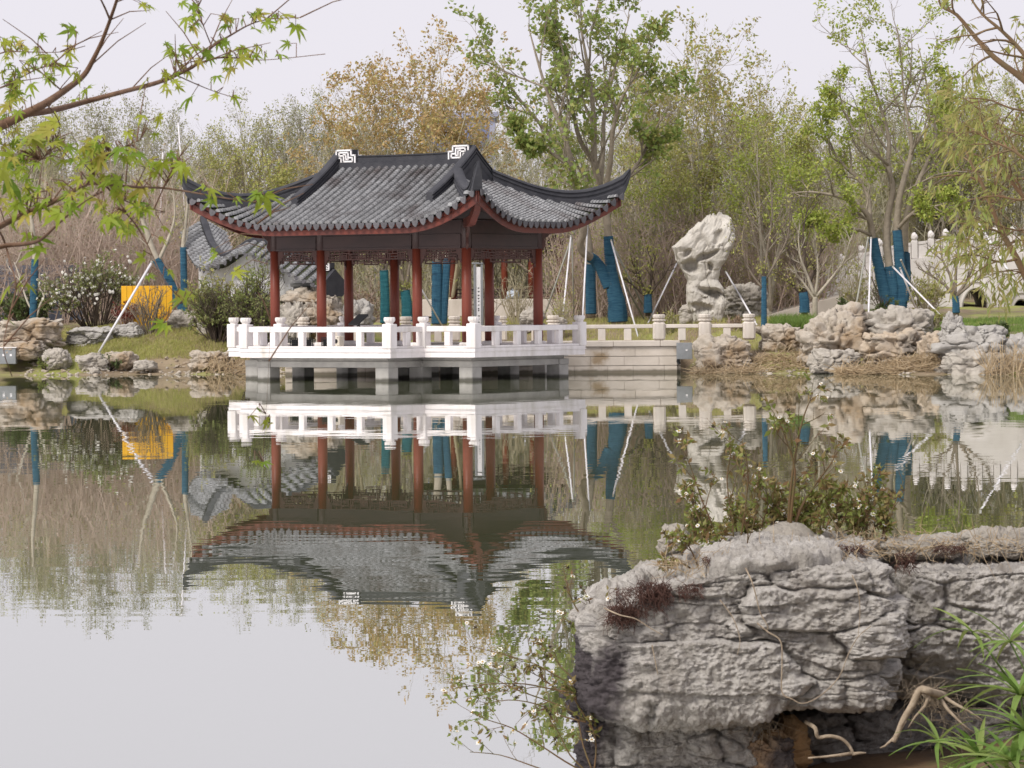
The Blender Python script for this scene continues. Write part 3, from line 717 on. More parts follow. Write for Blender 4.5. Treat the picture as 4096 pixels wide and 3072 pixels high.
def rock_mesh(name, size, seed, n=40, p=3.0, amp=.24, strata=.05, layers=4, rough=.05, m='garden_rock', holes=0.0, shape=None, freq=1.5, flat=True, fine=0.012, ridg=.018, cell=.13):
    D, F = cube_sphere(n)
    r = (np.abs(D) ** p).sum(1) ** (-1 / p); P = D * r[:, None]
    s = np.array(size, float); o = seed * 7.31
    Q = P * s / s.max()
    w = fbm(Q * freq + o, 3); P = P * (1 + amp * w)[:, None]
    if shape is not None: P = shape(P)
    if cell:
        Wp = P * s / s.max() * np.array((1.5, 1.5, 2.0)) + .25 * np.stack([fbm(Q * 2 + o + 40 + 9 * k, 2) for k in range(3)], 1) + o
        f1, f2, cid = worley(Wp, seed, True); tabc = np.random.RandomState(seed + 5).uniform(-1, 1, 256)
        P = P * (1 + cell * tabc[cid] - cell * 1.1 * np.exp(-((f2 - f1) / .06) ** 2))[:, None]
    if strata:
        zz = P[:, 2] * layers * .5 + fbm(Q * 1.2 + o + 5, 2) * .55 + P[:, 0] * .25
        k = np.floor(zz); fr = zz - k
        rs = np.random.RandomState(seed); tab = rs.uniform(-1, 1, 64)
        off = tab[(k.astype(int)) % 64] * strata
        notch = -strata * 1.3 * np.exp(-(np.minimum(fr, 1 - fr) / .07) ** 2) * (.5 + .5 * np.clip(fbm(Q * 2.3 + o + 9, 2) * 1.8, -1, 1))
        P[:, :2] *= (1 + off + notch)[:, None]
    if holes:
        h = fbm(Q * 2.4 + o + 3, 2); P *= (1 - holes * np.clip((h - .18) * 4, 0, 1))[:, None]
    if ridg: P *= (1 + ridg * (fbm(Q * 3.1 + o + 21, 4, ridged=True) - .6))[:, None]
    P *= (1 + rough * fbm(Q * 5 + o, 4, .6))[:, None]
    if fine: P *= (1 + fine * fbm(Q * 16 + o, 3, .6))[:, None]
    P = P * s
    return new_mesh(name, P, F, m, smooth=not flat)
def rock(label, px0, px1, py0, py1, Y, seed, depth=.8, name='garden_rock', m='garden_rock', sink=.12, rz=None, group=None, cat='rock', **k):
    """a boulder whose outline fills the given pixels at depth Y"""
    c = at((px0 + px1) / 2, (py0 + py1) / 2, Y); w = (px1 - px0) / 2 * mpp(Y); h = (py1 - py0) / 2 * mpp(Y)
    me = rock_mesh(name, (w * .92, w * depth, h * (1 + sink) * .92), seed, m=m, **k)
    o = link(name, me); o.location = (c[0], c[1], c[2] - h * sink); o.rotation_euler.z = rz if rz is not None else 0.0
    tag(o, label, cat, group); return o

# right bank
rock('low pale rock at the water by the end of the causeway wall', 692, 757, 336, 371, 94.2, 11, m='garden_rock', sink=.25)
rock('rounded tan rock behind the low pale rock, under the long grass', 757, 806, 324, 354, 95.0, 12, sink=.3)
rock('broad tan cliff rock below the wrapped tree, streaked and upright', 798, 872, 311, 368, 93.4, 13, sink=.25, n=40, p=4, strata=.13)
rock('small cracked pale rock at the foot of the broad cliff rock', 808, 858, 349, 371, 91.9, 14, sink=.3, m='pale_rock')
rock('rounded hump of pale rock on top of the bank right of the cliff rock', 866, 934, 308, 345, 93.4, 15, sink=.3, m='pale_rock', n=36, strata=.05, holes=.16)
rock('ochre stained rock under the rounded pale hump', 858, 938, 330, 370, 92.4, 16, sink=.25, m='ochre_rock', n=40, strata=.14)
rock('tan slanting rock between the ochre rock and the knobbly grey rock', 915, 962, 334, 371, 91.6, 17, sink=.25, m='ochre_rock')
rock('knobbly grey rock with a round head near the right edge', 938, 1012, 323, 358, 90.9, 18, sink=.3, m='grey_rock', n=40, holes=.18, strata=.12)
rock('round headed stone knob standing on the knobbly grey rock', 942, 964, 314, 336, 90.9, 22, sink=.3, m='grey_rock')
rock('smooth pale slab rock standing in the water near the right edge', 943, 1012, 350, 378, 90.0, 19, sink=.2, m='pale_rock', p=4.5, strata=.04)
rock('grey rock cut by the right edge above the slab rock', 1004, 1046, 334, 376, 90.2, 20, sink=.2, m='grey_rock')
rock('white grey stones piled at the foot of the tall scholar stone', 678, 722, 303, 324, 101.5, 21, sink=.3, m='pale_rock', n=32, holes=.2)
rock('rough white rock behind the scholar stone to its right', 722, 765, 283, 312, 103.5, 23, sink=.3, m='pale_rock', holes=.2, n=32)
rock('white marbled rock in the grass behind the right end of the deck', 520, 545, 308, 327, 98.6, 24, sink=.3, m='pale_rock', n=26)
rock('low white rock in the grass left of the leaning white poles', 548, 566, 316, 327, 98.4, 25, sink=.4, m='pale_rock', n=22)
# left bank
rock('long pale block of rock behind the bare sapling at the left edge', -6, 64, 319, 341, 99.4, 31, sink=.3, n=40, p=5, holes=.14)
rock('pale rock ledge below the bare sapling at the left edge', -5, 48, 341, 355, 98.5, 32, sink=.3, n=34, p=4)
rock('knobbly white rock on the bank below the grass mound', 42, 71, 348, 366, 98.0, 33, sink=.3, m='pale_rock', n=28)
rock('long flat grey rock lying on the grass mound', 67, 118, 326, 342, 100.2, 34, sink=.5, m='grey_rock', strata=.05, amp=.12)
rock('dark brown flat rock lying in front of the yellow panel', 112, 143, 323, 337, 100.6, 35, sink=.4, m='grey_rock', amp=.15)
rock('low pale shore rock under the grass mound, left one', 76, 112, 353, 367, 97.9, 36, sink=.4, m='pale_rock', n=24)
rock('low pale shore rock under the grass mound, right one', 104, 138, 351, 365, 98.1, 37, sink=.4, m='garden_rock', n=24)
rock('hollowed tan rock on the shore left of the deck', 190, 229, 350, 370, 97.6, 38, sink=.3, n=32, holes=.2, strata=.12)
rock('crumpled white rock beside the leaning blue wrapped trunk', 164, 200, 312, 334, 101.5, 39, sink=.3, m='pale_rock', n=28)
rock('low white rock heap behind the left end of the balustrade', 196, 236, 321, 336, 100.5, 40, sink=.4, m='pale_rock', n=28, rough=.09)
rock('flat pale stone on the mud of the left shore', 133, 158, 360, 367, 97.5, 42, sink=.5, m='pale_rock', n=14)
rock('small white stone at the water line on the left shore', 88, 101, 367, 376, 97.1, 43, sink=.3, m='pale_rock', n=14)
# rockery behind the pavilion's left half
rock('big cracked rock of the rockery between the left columns', 298, 345, 295, 332, 98.4, 51, sink=.3, m='garden_rock', n=40, strata=.13)
rock('slanted pale rock of the rockery beside the leftmost red column', 277, 313, 302, 333, 98.2, 52, sink=.3, m='pale_rock', n=30)
rock('topmost rock of the rockery between the left columns', 284, 336, 287, 314, 98.7, 53, sink=.3, m='garden_rock', n=34, strata=.14)
rock('dark low rockery stone right of the second red column', 338, 374, 300, 330, 98.6, 54, sink=.3, m='grey_rock', n=28)

# the tall scholar stone
def tai(P):
    P = P.copy(); z = P[:, 2]
    zk = [-1.05, -.83, -.61, -.4, -.23, .03, .16, .4, .68, .91, 1.03]
    w = np.interp(z, zk, [.56, .52, .62, .64, .50, .68, .84, .97, .74, .50, .16]); c = np.interp(z, zk, [.10, .10, .08, .06, -.04, -.10, -.10, -.04, .27, .46, .25])
    P[:, 0] = P[:, 0] * w + c; P[:, 1] = P[:, 1] * (w * .8 + .2); return P
c = at(704, 268.5, 101.2); sc_w = 29.5 * mpp(101.2); sc_h = 52 * mpp(101.2)
me = rock_mesh('scholar_stone', (sc_w, sc_w * .8, sc_h), 64, n=80, p=7, amp=.05, strata=.0, rough=.05, m='scholar_rock', holes=.0, shape=tai, freq=1.6, ridg=.02, fine=.012, cell=.06)
_co = np.empty(len(me.vertices) * 3, np.float32); me.vertices.foreach_get('co', _co); _co = _co.reshape(-1, 3)
_w = np.stack([fbm(_co * 1.3 + 31, 3), fbm(_co * 1.3 + 57, 3)], 1) * .22
for hx, hz, rx_, rz_, tl, hd in ((-.42, .02, .20, .30, .5, .50), (.22, -.44, .34, .16, -.3, .62), (.05, .22, .42, .13, .45, .40), (-.60, .34, .16, .10, .2, .25), (.42, .60, .13, .22, -.4, .22), (.30, -.05, .10, .16, .2, .22), (.0, -.76, .30, .10, .1, .30)):          # hollows worn into the side that faces the pond
    u_ = (_co[:, 0] + _w[:, 0]) / sc_w - hx; v_ = ((_co[:, 2] + _w[:, 1]) / sc_h - hz) * sc_h / sc_w; cu = u_ * math.cos(tl) + v_ * math.sin(tl); cv = -u_ * math.sin(tl) + v_ * math.cos(tl)
    d = np.hypot(cu / rx_, cv / rz_); k = np.exp(-d ** 4) * (_co[:, 1] < 0); _co[:, 1] += k * hd * sc_w
me.vertices.foreach_set('co', _co.ravel()); me.update()
o = link('scholar_stone', me); o.location = tuple(c); smooth_angle(o, 30)
tag(o, 'tall white scholar stone full of hollows standing on the lawn right of the pavilion', 'scholar stone')

# ================================================================ foreground rocks (12 to 14 m from the camera)
def gritty(name, light, mid, dark):
    """weathered limestone: mottled at several scales, pitted"""
    m = mat(name, mid, .95, col2=light, scale=7.0, detail=14, col3=dark, scale3=4.0, lo3=.56, hi3=.74, lo=.38, hi=.62, spec=.15)
    n = m.node_tree.nodes; l = m.node_tree.links; bs = n['Principled BSDF']; src = bs.inputs['Base Color'].links[0].from_socket; tc = n.new('ShaderNodeTexCoord')
    def nz(sc, det, a, b):
        t = n.new('ShaderNodeTexNoise'); t.inputs['Scale'].default_value = sc; t.inputs['Detail'].default_value = det; t.inputs['Roughness'].default_value = .7; l.new(tc.outputs['Object'], t.inputs['Vector'])
        r = n.new('ShaderNodeMapRange'); r.inputs['From Min'].default_value = a; r.inputs['From Max'].default_value = b; l.new(t.outputs['Fac'], r.inputs['Value']); return t.outputs['Fac'], r.outputs[0]
    f1, g1 = nz(55, 8, .50, .66); f2, g2 = nz(24, 10, .54, .70); f3, g3 = nz(130, 4, .3, .7)
    mx = n.new('ShaderNodeMix'); mx.data_type = 'RGBA'; k = n.new('ShaderNodeMath'); k.operation = 'MULTIPLY'; l.new(g1, k.inputs[0]); k.inputs[1].default_value = .55; l.new(k.outputs[0], mx.inputs['Factor']); l.new(src, mx.inputs['A']); mx.inputs['B'].default_value = (*dark, 1)
    mx2 = n.new('ShaderNodeMix'); mx2.data_type = 'RGBA'; k2 = n.new('ShaderNodeMath'); k2.operation = 'MULTIPLY'; l.new(g2, k2.inputs[0]); k2.inputs[1].default_value = .6; l.new(k2.outputs[0], mx2.inputs['Factor']); l.new(mx.outputs['Result'], mx2.inputs['A']); mx2.inputs['B'].default_value = (light[0] * 1.18, light[1] * 1.18, light[2] * 1.2, 1)
    l.new(mx2.outputs['Result'], bs.inputs['Base Color'])
    h = n.new('ShaderNodeMath'); h.operation = 'MULTIPLY_ADD'; l.new(f1, h.inputs[0]); h.inputs[1].default_value = .5; l.new(f2, h.inputs[2]); h2 = n.new('ShaderNodeMath'); h2.operation = 'MULTIPLY_ADD'; l.new(f3, h2.inputs[0]); h2.inputs[1].default_value = .25; l.new(h.outputs[0], h2.inputs[2])
    bp = n.new('ShaderNodeBump'); bp.inputs['Distance'].default_value = .035; l.new(h2.outputs[0], bp.inputs['Height']); l.new(bp.outputs[0], bs.inputs['Normal'])
gritty('strata_rock', (.66, .625, .58), (.50, .465, .42), (.24, .205, .175))
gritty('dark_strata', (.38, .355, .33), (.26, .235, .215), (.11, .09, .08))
mat('clay_rock', (0.46, 0.28, 0.13), 0.92, col2=(0.34, 0.24, 0.15), scale=3.0, bump=.010, bump_scale=22, col3=(0.09, 0.075, 0.07), scale3=2.0)
def stain(mname, x1, x0, z1):
    m = MATS[mname]; n = m.node_tree.nodes; l = m.node_tree.links; bs = n['Principled BSDF']; src = bs.inputs['Base Color'].links[0].from_socket
    tc = n.new('ShaderNodeTexCoord'); sx = n.new('ShaderNodeSeparateXYZ'); l.new(tc.outputs['Object'], sx.inputs[0]); nz = n.new('ShaderNodeTexNoise'); nz.inputs['Scale'].default_value = 5; nz.inputs['Detail'].default_value = 6; l.new(tc.outputs['Object'], nz.inputs['Vector'])
    a = n.new('ShaderNodeMath'); a.operation = 'MULTIPLY_ADD'; l.new(nz.outputs['Fac'], a.inputs[0]); a.inputs[1].default_value = .30; l.new(sx.outputs['X'], a.inputs[2])
    mr = n.new('ShaderNodeMapRange'); mr.inputs['From Min'].default_value = x1; mr.inputs['From Max'].default_value = x0; l.new(a.outputs[0], mr.inputs['Value'])
    b = n.new('ShaderNodeMath'); b.operation = 'MULTIPLY_ADD'; l.new(nz.outputs['Fac'], b.inputs[0]); b.inputs[1].default_value = .20; l.new(sx.outputs['Z'], b.inputs[2])
    mz = n.new('ShaderNodeMapRange'); mz.inputs['From Min'].default_value = z1; mz.inputs['From Max'].default_value = z1 - .04; l.new(b.outputs[0], mz.inputs['Value'])
    k = n.new('ShaderNodeMath'); k.operation = 'MULTIPLY'; l.new(mr.outputs[0], k.inputs[0]); l.new(mz.outputs[0], k.inputs[1])
    mx = n.new('ShaderNodeMix'); mx.data_type = 'RGBA'; l.new(k.outputs[0], mx.inputs['Factor']); l.new(src, mx.inputs['A']); mx.inputs['B'].default_value = (.11, .095, .10, 1); l.new(mx.outputs['Result'], bs.inputs['Base Color'])
gritty('stained_rock', (.66, .625, .58), (.50, .465, .42), (.24, .205, .175))
stain('stained_rock', -.25, -.33, .12)
gritty('stained_low', (.60, .57, .525), (.45, .415, .375), (.22, .19, .16))
stain('stained_low', -.04, -.10, .4)
def fg_rock(label, px0, px1, py0, py1, Y, seed, depth, m='strata_rock', shape=None, n=110, p=9, cell=.048, lump=.012, fine=.022, cs=(1.9, 1.9, 6.4)):
    c = at((px0 + px1) / 2, (py0 + py1) / 2, Y); w = (px1 - px0) / 2 * mpp(Y); h = (py1 - py0) / 2 * mpp(Y)
    D, F = cube_sphere(n); r = (np.abs(D) ** p).sum(1) ** (-1 / p); P = D * r[:, None]
    N = np.sign(P) * np.abs(P) ** (p - 1); N /= np.linalg.norm(N, axis=1)[:, None]
    if shape is not None: P = shape(P)
    M = P * np.array((w, depth, h)); o = seed * 3.17
    warp = np.stack([fbm(M * 4 + o + 11 * k, 3) for k in range(3)], 1) * .045
    f1, f2, cid = worley((M + warp * .45) * np.array(cs) + o, seed, True); tab = np.random.RandomState(seed).uniform(-1, 1, 256)
    g1, g2, gid = worley((M + warp * .35) * np.array(cs) * 2.3 + o, seed + 3, True)
    broken = np.clip(fbm(M * 3 + o + 70, 2) * 2 + .5, 0, 1)
    d = cell * tab[cid] - cell * .7 * np.exp(-((f2 - f1) / .045) ** 2) * np.clip(broken * 1.3 - .15, 0, 1)
    d += cell * .34 * tab[gid] * broken - cell * .25 * np.exp(-((g2 - g1) / .05) ** 2) * broken
    d += lump * fbm(M * 3.2 + o, 3) + fine * (.8 * fbm(M * 16 + o, 5, .72) - .5 * np.clip(fbm(M * 34 + o + 5, 2) - .1, 0, 1)) + fine * .18 * (fbm(M * np.array((12, 12, 40.)) + o, 2))
    M = M + N * d[:, None]
    me = new_mesh('foreground_rock', M, F, m); o_ = link('foreground_rock', me); o_.location = (c[0], c[1] + depth, c[2])
    tag(o_, label, 'rock', 'layered rocks in the foreground'); return o_
def slope_left(P):
    P = P.copy(); t = np.clip((P[:, 0] + 1) / 2, 0, 1); up = P[:, 2] > -.2
    f = np.interp(t, [0, .10, .24, .42, .6, 1], [.20, .45, .74, .92, 1.0, 1.0])
    P[:, 2] = np.where(P[:, 2] > 0, P[:, 2] * f, P[:, 2]); 
    P[:, 2] *= np.interp(t, [0, .6, 1], [1.0, 1.0, .98]); return P
def overhang(P):
    P = P.copy(); t = np.clip((P[:, 0] + 1) / 2, 0, 1); low = np.clip(-P[:, 2], 0, 1)
    P[:, 1] += low * low * np.interp(t, [0, .45, .7, 1], [1.1, .9, .3, .15]); return P
fg_rock('largest pale layered rock of the foreground, its top overgrown with white flowered weeds', 584, 902, 558, 722, 12.35, 71, .50, m='stained_rock', shape=slope_left, n=175)
fg_rock('pale layered rock at the right edge with a dark hollow beneath', 896, 1062, 558, 716, 12.75, 72, .45, shape=overhang, n=120)
fg_rock('lower left layered rock under the largest foreground rock', 577, 772, 692, 800, 12.50, 73, .38, m='stained_low', n=110)
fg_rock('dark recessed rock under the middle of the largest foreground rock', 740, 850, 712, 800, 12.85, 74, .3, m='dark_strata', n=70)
fg_rock('ochre clay stained rock low in the hollow under the largest foreground rock', 742, 806, 736, 806, 12.48, 75, .22, m='clay_rock', n=60, p=3.5)
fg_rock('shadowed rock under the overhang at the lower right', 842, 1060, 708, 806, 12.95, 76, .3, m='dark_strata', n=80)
fg_rock('smooth pale boulder lying on top of the largest foreground rock', 756, 824, 526, 574, 12.95, 77, .16, p=2.4, cell=0, lump=.03, fine=.003, n=50, m='pale_rock')
fg_rock('small pale upright stone behind the flowering weeds on the left', 658, 692, 527, 572, 13.1, 78, .08, p=2.8, cell=.01, n=36, m='pale_rock')
fg_rock('flat pale slab on top of the rock at the right edge', 972, 1050, 536, 560, 13.1, 79, .2, cell=.02, n=60, p=4, m='pale_rock')
fg_rock('flat pale stone wedged on top between the two big foreground rocks', 880, 968, 540, 562, 13.0, 80, .2, n=50, p=4, cell=.02, m='pale_rock')
# ================================================================ vegetation tools
def seg_mesh(S, k):
    """S (n,8): p0 p1 r0 r1 -> k sided prisms"""
    S = np.asarray(S, float); n = len(S)
    p0, p1, r0, r1 = S[:, :3], S[:, 3:6], S[:, 6], S[:, 7]
    d = p1 - p0; d /= np.maximum(1e-9, np.linalg.norm(d, axis=1))[:, None]
    ref = np.where(np.abs(d[:, 2:3]) < .9, np.array([[0, 0, 1.]]), np.array([[1., 0, 0]]))
    u = np.cross(d, ref); u /= np.linalg.norm(u, axis=1)[:, None]; w = np.cross(u, d)
    V = np.empty((n, 2 * k, 3))
    for i in range(k):
        c, s = math.cos(2 * math.pi * i / k), math.sin(2 * math.pi * i / k); o = u * c + w * s
        V[:, i] = p0 + o * r0[:, None]; V[:, k + i] = p1 + o * r1[:, None]
    b = (np.arange(n) * 2 * k)[:, None]
    F = np.concatenate([b + np.array([[i, (i + 1) % k, k + (i + 1) % k, k + i]]) for i in range(k)])
    return V.reshape(-1, 3), F
def leaf_mesh(pos, dirs, size, rs, aspect=.5, fold=.25, face_cam=0.0):
    pos = np.asarray(pos, float); n = len(pos); d = np.asarray(dirs, float); d = d / np.maximum(1e-9, np.linalg.norm(d, axis=1))[:, None]
    size = np.broadcast_to(np.asarray(size, float), (n,)) * rs.uniform(.65, 1.25, n)
    ref = rs.randn(n, 3); u = np.cross(d, ref); u /= np.maximum(1e-9, np.linalg.norm(u, axis=1))[:, None]; w = np.cross(u, d)
    L = size[:, None]; hw = L * aspect * .5
    V = np.empty((n, 4, 3)); mid = pos + d * L * .45
    V[:, 0] = pos; V[:, 1] = mid + u * hw + w * L * fold * .3; V[:, 2] = pos + d * L - w * L * fold * .3; V[:, 3] = mid - u * hw + w * L * fold * .3
    F = (np.arange(n) * 4)[:, None] + np.array([[0, 1, 2, 3]])
    return V.reshape(-1, 3), F
class Grow:
    def __init__(s, seed): s.rs = np.random.RandomState(seed); s.r = random.Random(seed); s.seg = [[], [], [], [], []]; s.tip = []; s.limb = []
    def branch(s, p, d, L, r, lev, P):
        rr = s.r; n = P['n'][lev]; wig = P['wig'][lev]; up = P['up'][lev]; path = [p]; rad = [r]
        px, py, pz = p; dx, dy, dz = d; st = L / n; r_end = r * P.get('taper', .35)
        for i in range(n):
            dx += rr.gauss(0, wig); dy += rr.gauss(0, wig); dz += rr.gauss(0, wig) + up
            q = math.sqrt(dx * dx + dy * dy + dz * dz) or 1; dx /= q; dy /= q; dz /= q
            nx, ny, nz = px + dx * st, py + dy * st, pz + dz * st
            r1 = r + (r_end - r) * (i + 1) / n; r0 = r + (r_end - r) * i / n
            s.seg[lev].append((px, py, pz, nx, ny, nz, r0, r1)); path.append((nx, ny, nz)); rad.append(r1)
            px, py, pz = nx, ny, nz
        s.kids(path, rad, L, lev, P)
        return path
    def kids(s, path, rad, L, lev, P, t0=None):
        rr = s.r
        if lev + 1 >= P['levels']:
            s.tip.append(path); return
        k = P['kids'][lev]; t0 = P['t0'][lev] if t0 is None else t0; m = len(path) - 1
        for j in range(k):
            t = t0 + (1 - t0) * (j + rr.random() * .9) / k; f = t * m; i = min(m - 1, int(f)); a = f - i
            A, B = path[i], path[i + 1]; p = tuple(A[c] + (B[c] - A[c]) * a for c in range(3))
            d = [B[c] - A[c] for c in range(3)]; q = math.sqrt(sum(x * x for x in d)) or 1; d = [x / q for x in d]
            ang = math.radians(P['ang'][lev] + rr.gauss(0, 10)); 
            o = [rr.gauss(0, 1) for _ in range(3)]; dt = sum(o[c] * d[c] for c in range(3)); o = [o[c] - d[c] * dt for c in range(3)]; q = math.sqrt(sum(x * x for x in o)) or 1
            nd = tuple(d[c] * math.cos(ang) + o[c] / q * math.sin(ang) for c in range(3))
            LL = L * P['len'][lev] * rr.uniform(.6, 1.15) * (1.15 - .5 * t)
            r = min(rad[i] * .7, P['rmax'][lev + 1])
            s.branch(p, nd, LL, r, lev + 1, P)
    def limb_path(s, pts, rads, P, nseg=None, L=None, t0=None):
        """explicit main limb: points + radii, then grown with side branches"""
        pts = [np.array(p, float) for p in pts]; fine = []; fr = []
        for i in range(len(pts) - 1):
            a, b = pts[i], pts[i + 1]
            for k in range(3):
                t = k / 3
                pm = pts[max(i - 1, 0)]; pn = pts[min(i + 2, len(pts) - 1)]
                q = .5 * ((2 * a) + (b - pm) * t + (2 * pm - 5 * a + 4 * b - pn) * t * t + (-pm + 3 * a - 3 * b + pn) * t ** 3)
                fine.append(tuple(q)); fr.append(rads[i] + (rads[i + 1] - rads[i]) * t)
        fine.append(tuple(pts[-1])); fr.append(rads[-1]); s.limb.append((fine, fr))
        tot = sum(math.dist(fine[i], fine[i + 1]) for i in range(len(fine) - 1))
        s.kids(fine, fr, L or tot, 0, P, t0)
        return fine
    def wood(s, root, m, bark_name='trunk', twig_name='twigs', twig_mat=None, rootloc=(0, 0, 0)):
        mb = MB()
        for path, rad in s.limb: mb.tube([tuple(np.array(p) - rootloc) for p in path], rad, 9)
        o1 = None
        off = np.array(list(rootloc) * 2 + [0, 0])
        big = [np.array(x) - off for x in s.seg[:2] if len(x)]
        if mb.v:
            o1 = mb.build(bark_name, m, root, True)
        tw = []
        Vs, Fs, b = [], [], 0
        for lev, S in enumerate(s.seg):
            if not S: continue
            V, F = seg_mesh(np.array(S) - off, 5 if lev == 0 else (4 if lev == 1 else 3))
            if F.shape[1] != 4: pass
            Vs.append(V); Fs.append(F + b); b += len(V)
        if Vs: link(twig_name, new_mesh(twig_name, np.concatenate(Vs), np.concatenate(Fs), twig_mat or m), root)['kind'] = 'stuff'
        return o1
    def leaves(s, per, size, aspect, m, root, rootloc=(0, 0, 0), droop=.2, clump=.0, cl_scale=.9, name='crown', spread=.5, keep=1.0, jit=0.0):
        pos, dr = [], []; rr = s.r
        for path in s.tip:
            if rr.random() > keep: continue
            k = len(path) - 1
            for j in range(per):
                t = rr.uniform(.25, 1.0) * k; i = min(k - 1, int(t)); a = t - i
                A, B = path[i], path[i + 1]
                pos.append([A[c] + (B[c] - A[c]) * a for c in range(3)])
                d = [B[c] - A[c] for c in range(3)]; q = math.sqrt(sum(x * x for x in d)) or 1
                dr.append([d[0] / q * .5 + rr.gauss(0, spread), d[1] / q * .5 + rr.gauss(0, spread), d[2] / q * .5 + rr.gauss(0, spread) - droop])
        pos = np.array(pos); dr = np.array(dr)
        if clump:
            v = fbm(pos * cl_scale + s.r.random() * 50, 2); kp = v > np.quantile(v, clump); pos, dr = pos[kp], dr[kp]
        pos = pos - np.array(rootloc) + s.rs.randn(len(pos), 3) * jit
        V, F = leaf_mesh(pos, dr, size, s.rs, aspect)
        o = link(name, new_mesh(name, V, F, m), root); o['kind'] = 'stuff'; return o

# bark and leaf materials
mat('bark_grey', (0.33, 0.295, 0.23), .9, col2=(0.43, 0.385, 0.31), scale=6, bump=.01, bump_scale=25)
mat('bark_warm', (0.34, 0.30, 0.20), .9, col2=(0.43, 0.38, 0.26), scale=6)
mat('bark_red', (0.40, 0.305, 0.255), .9, col2=(0.48, 0.38, 0.315), scale=4)
mat('bark_pale', (0.54, 0.50, 0.42), .9, col2=(0.44, 0.40, 0.33), scale=5)
mat('bark_thicket', (0.40, 0.375, 0.26), .9, col2=(0.50, 0.46, 0.34), scale=2)
mat('bark_hero', (0.22, 0.185, 0.14), .9, col2=(0.31, 0.265, 0.205), scale=5, bump=.02, bump_scale=18)
mat('bark_mid', (0.16, 0.13, 0.10), .9, col2=(0.23, 0.19, 0.145), scale=6)
mat('bark_dark', (0.06, 0.045, 0.038), .9, col2=(0.10, 0.075, 0.055), scale=6)
mat('wrap_blue', (0.035, 0.14, 0.245), .85, col2=(0.08, 0.24, 0.36), scale=7.0, stretch=(.5, .5, 3.0), col3=(0.02, 0.085, 0.16), scale3=3.0, lo3=.58, hi3=.7, bump=.02, bump_scale=10, wave=9.0)
mat('wrap_teal', (0.018, 0.16, 0.20), .85, col2=(0.06, 0.27, 0.31), scale=7.0, stretch=(.5, .5, 3.0), col3=(0.010, 0.09, 0.12), scale3=3.0, lo3=.55, hi3=.7, bump=.02, bump_scale=10, wave=9.0)
mat('leaf_green', (0.1, 0.15, 0.03), .6, island=[(0.22, 0.32, 0.08), (0.29, 0.36, 0.095), (0.35, 0.36, 0.115), (0.23, 0.33, 0.085), (0.40, 0.34, 0.125)], trans=.45)
mat('leaf_spring', (0.1, 0.15, 0.03), .6, island=[(0.30, 0.39, 0.06), (0.38, 0.42, 0.09), (0.27, 0.36, 0.06), (0.43, 0.41, 0.11)], trans=.35)
mat('leaf_amber', (0.1, 0.15, 0.03), .6, island=[(0.52, 0.33, 0.15), (0.46, 0.34, 0.13), (0.56, 0.39, 0.21), (0.38, 0.36, 0.12), (0.50, 0.38, 0.16)], trans=.35)
mat('leaf_olive', (0.1, 0.1, 0.03), .6, island=[(0.31, 0.36, 0.09), (0.41, 0.37, 0.12), (0.35, 0.40, 0.10), (0.44, 0.37, 0.15)], trans=.3)
mat('leaf_dark', (0.03, 0.06, 0.02), .5, island=[(0.07, 0.11, 0.035), (0.11, 0.15, 0.045), (0.09, 0.12, 0.04), (0.14, 0.165, 0.06)], trans=.25)
mat('leaf_camellia', (0.03, 0.06, 0.02), .5, island=[(0.20, 0.26, 0.08), (0.28, 0.31, 0.11), (0.23, 0.26, 0.09), (0.32, 0.30, 0.13)], trans=.35)
mat('leaf_sage', (0.03, 0.06, 0.02), .6, island=[(0.31, 0.32, 0.17), (0.37, 0.36, 0.20), (0.28, 0.31, 0.15), (0.40, 0.36, 0.22)], trans=.3)
mat('leaf_mix', (0.03, 0.06, 0.02), .6, island=[(0.30, 0.37, 0.09), (0.46, 0.35, 0.14), (0.36, 0.41, 0.10), (0.42, 0.33, 0.15), (0.33, 0.38, 0.09)], trans=.4)
mat('leaf_red', (0.2, 0.03, 0.02), .6, island=[(0.16, 0.03, 0.02), (0.22, 0.05, 0.03), (0.12, 0.03, 0.025)], trans=.3)
mat('dry_leaf', (0.2, 0.12, 0.07), .8, island=[(0.26, 0.17, 0.11), (0.34, 0.24, 0.15), (0.21, 0.15, 0.10), (0.30, 0.20, 0.12)], trans=.2)
mat('petal_white', (0.78, 0.76, 0.70), .6, trans=.2)
mat('pole_white', (0.72, 0.71, 0.74), .45, col2=(.6, .58, .6), scale=3)
mat('pole_grey', (0.32, 0.32, 0.28), .6, col2=(.25, .24, .2), scale=3)

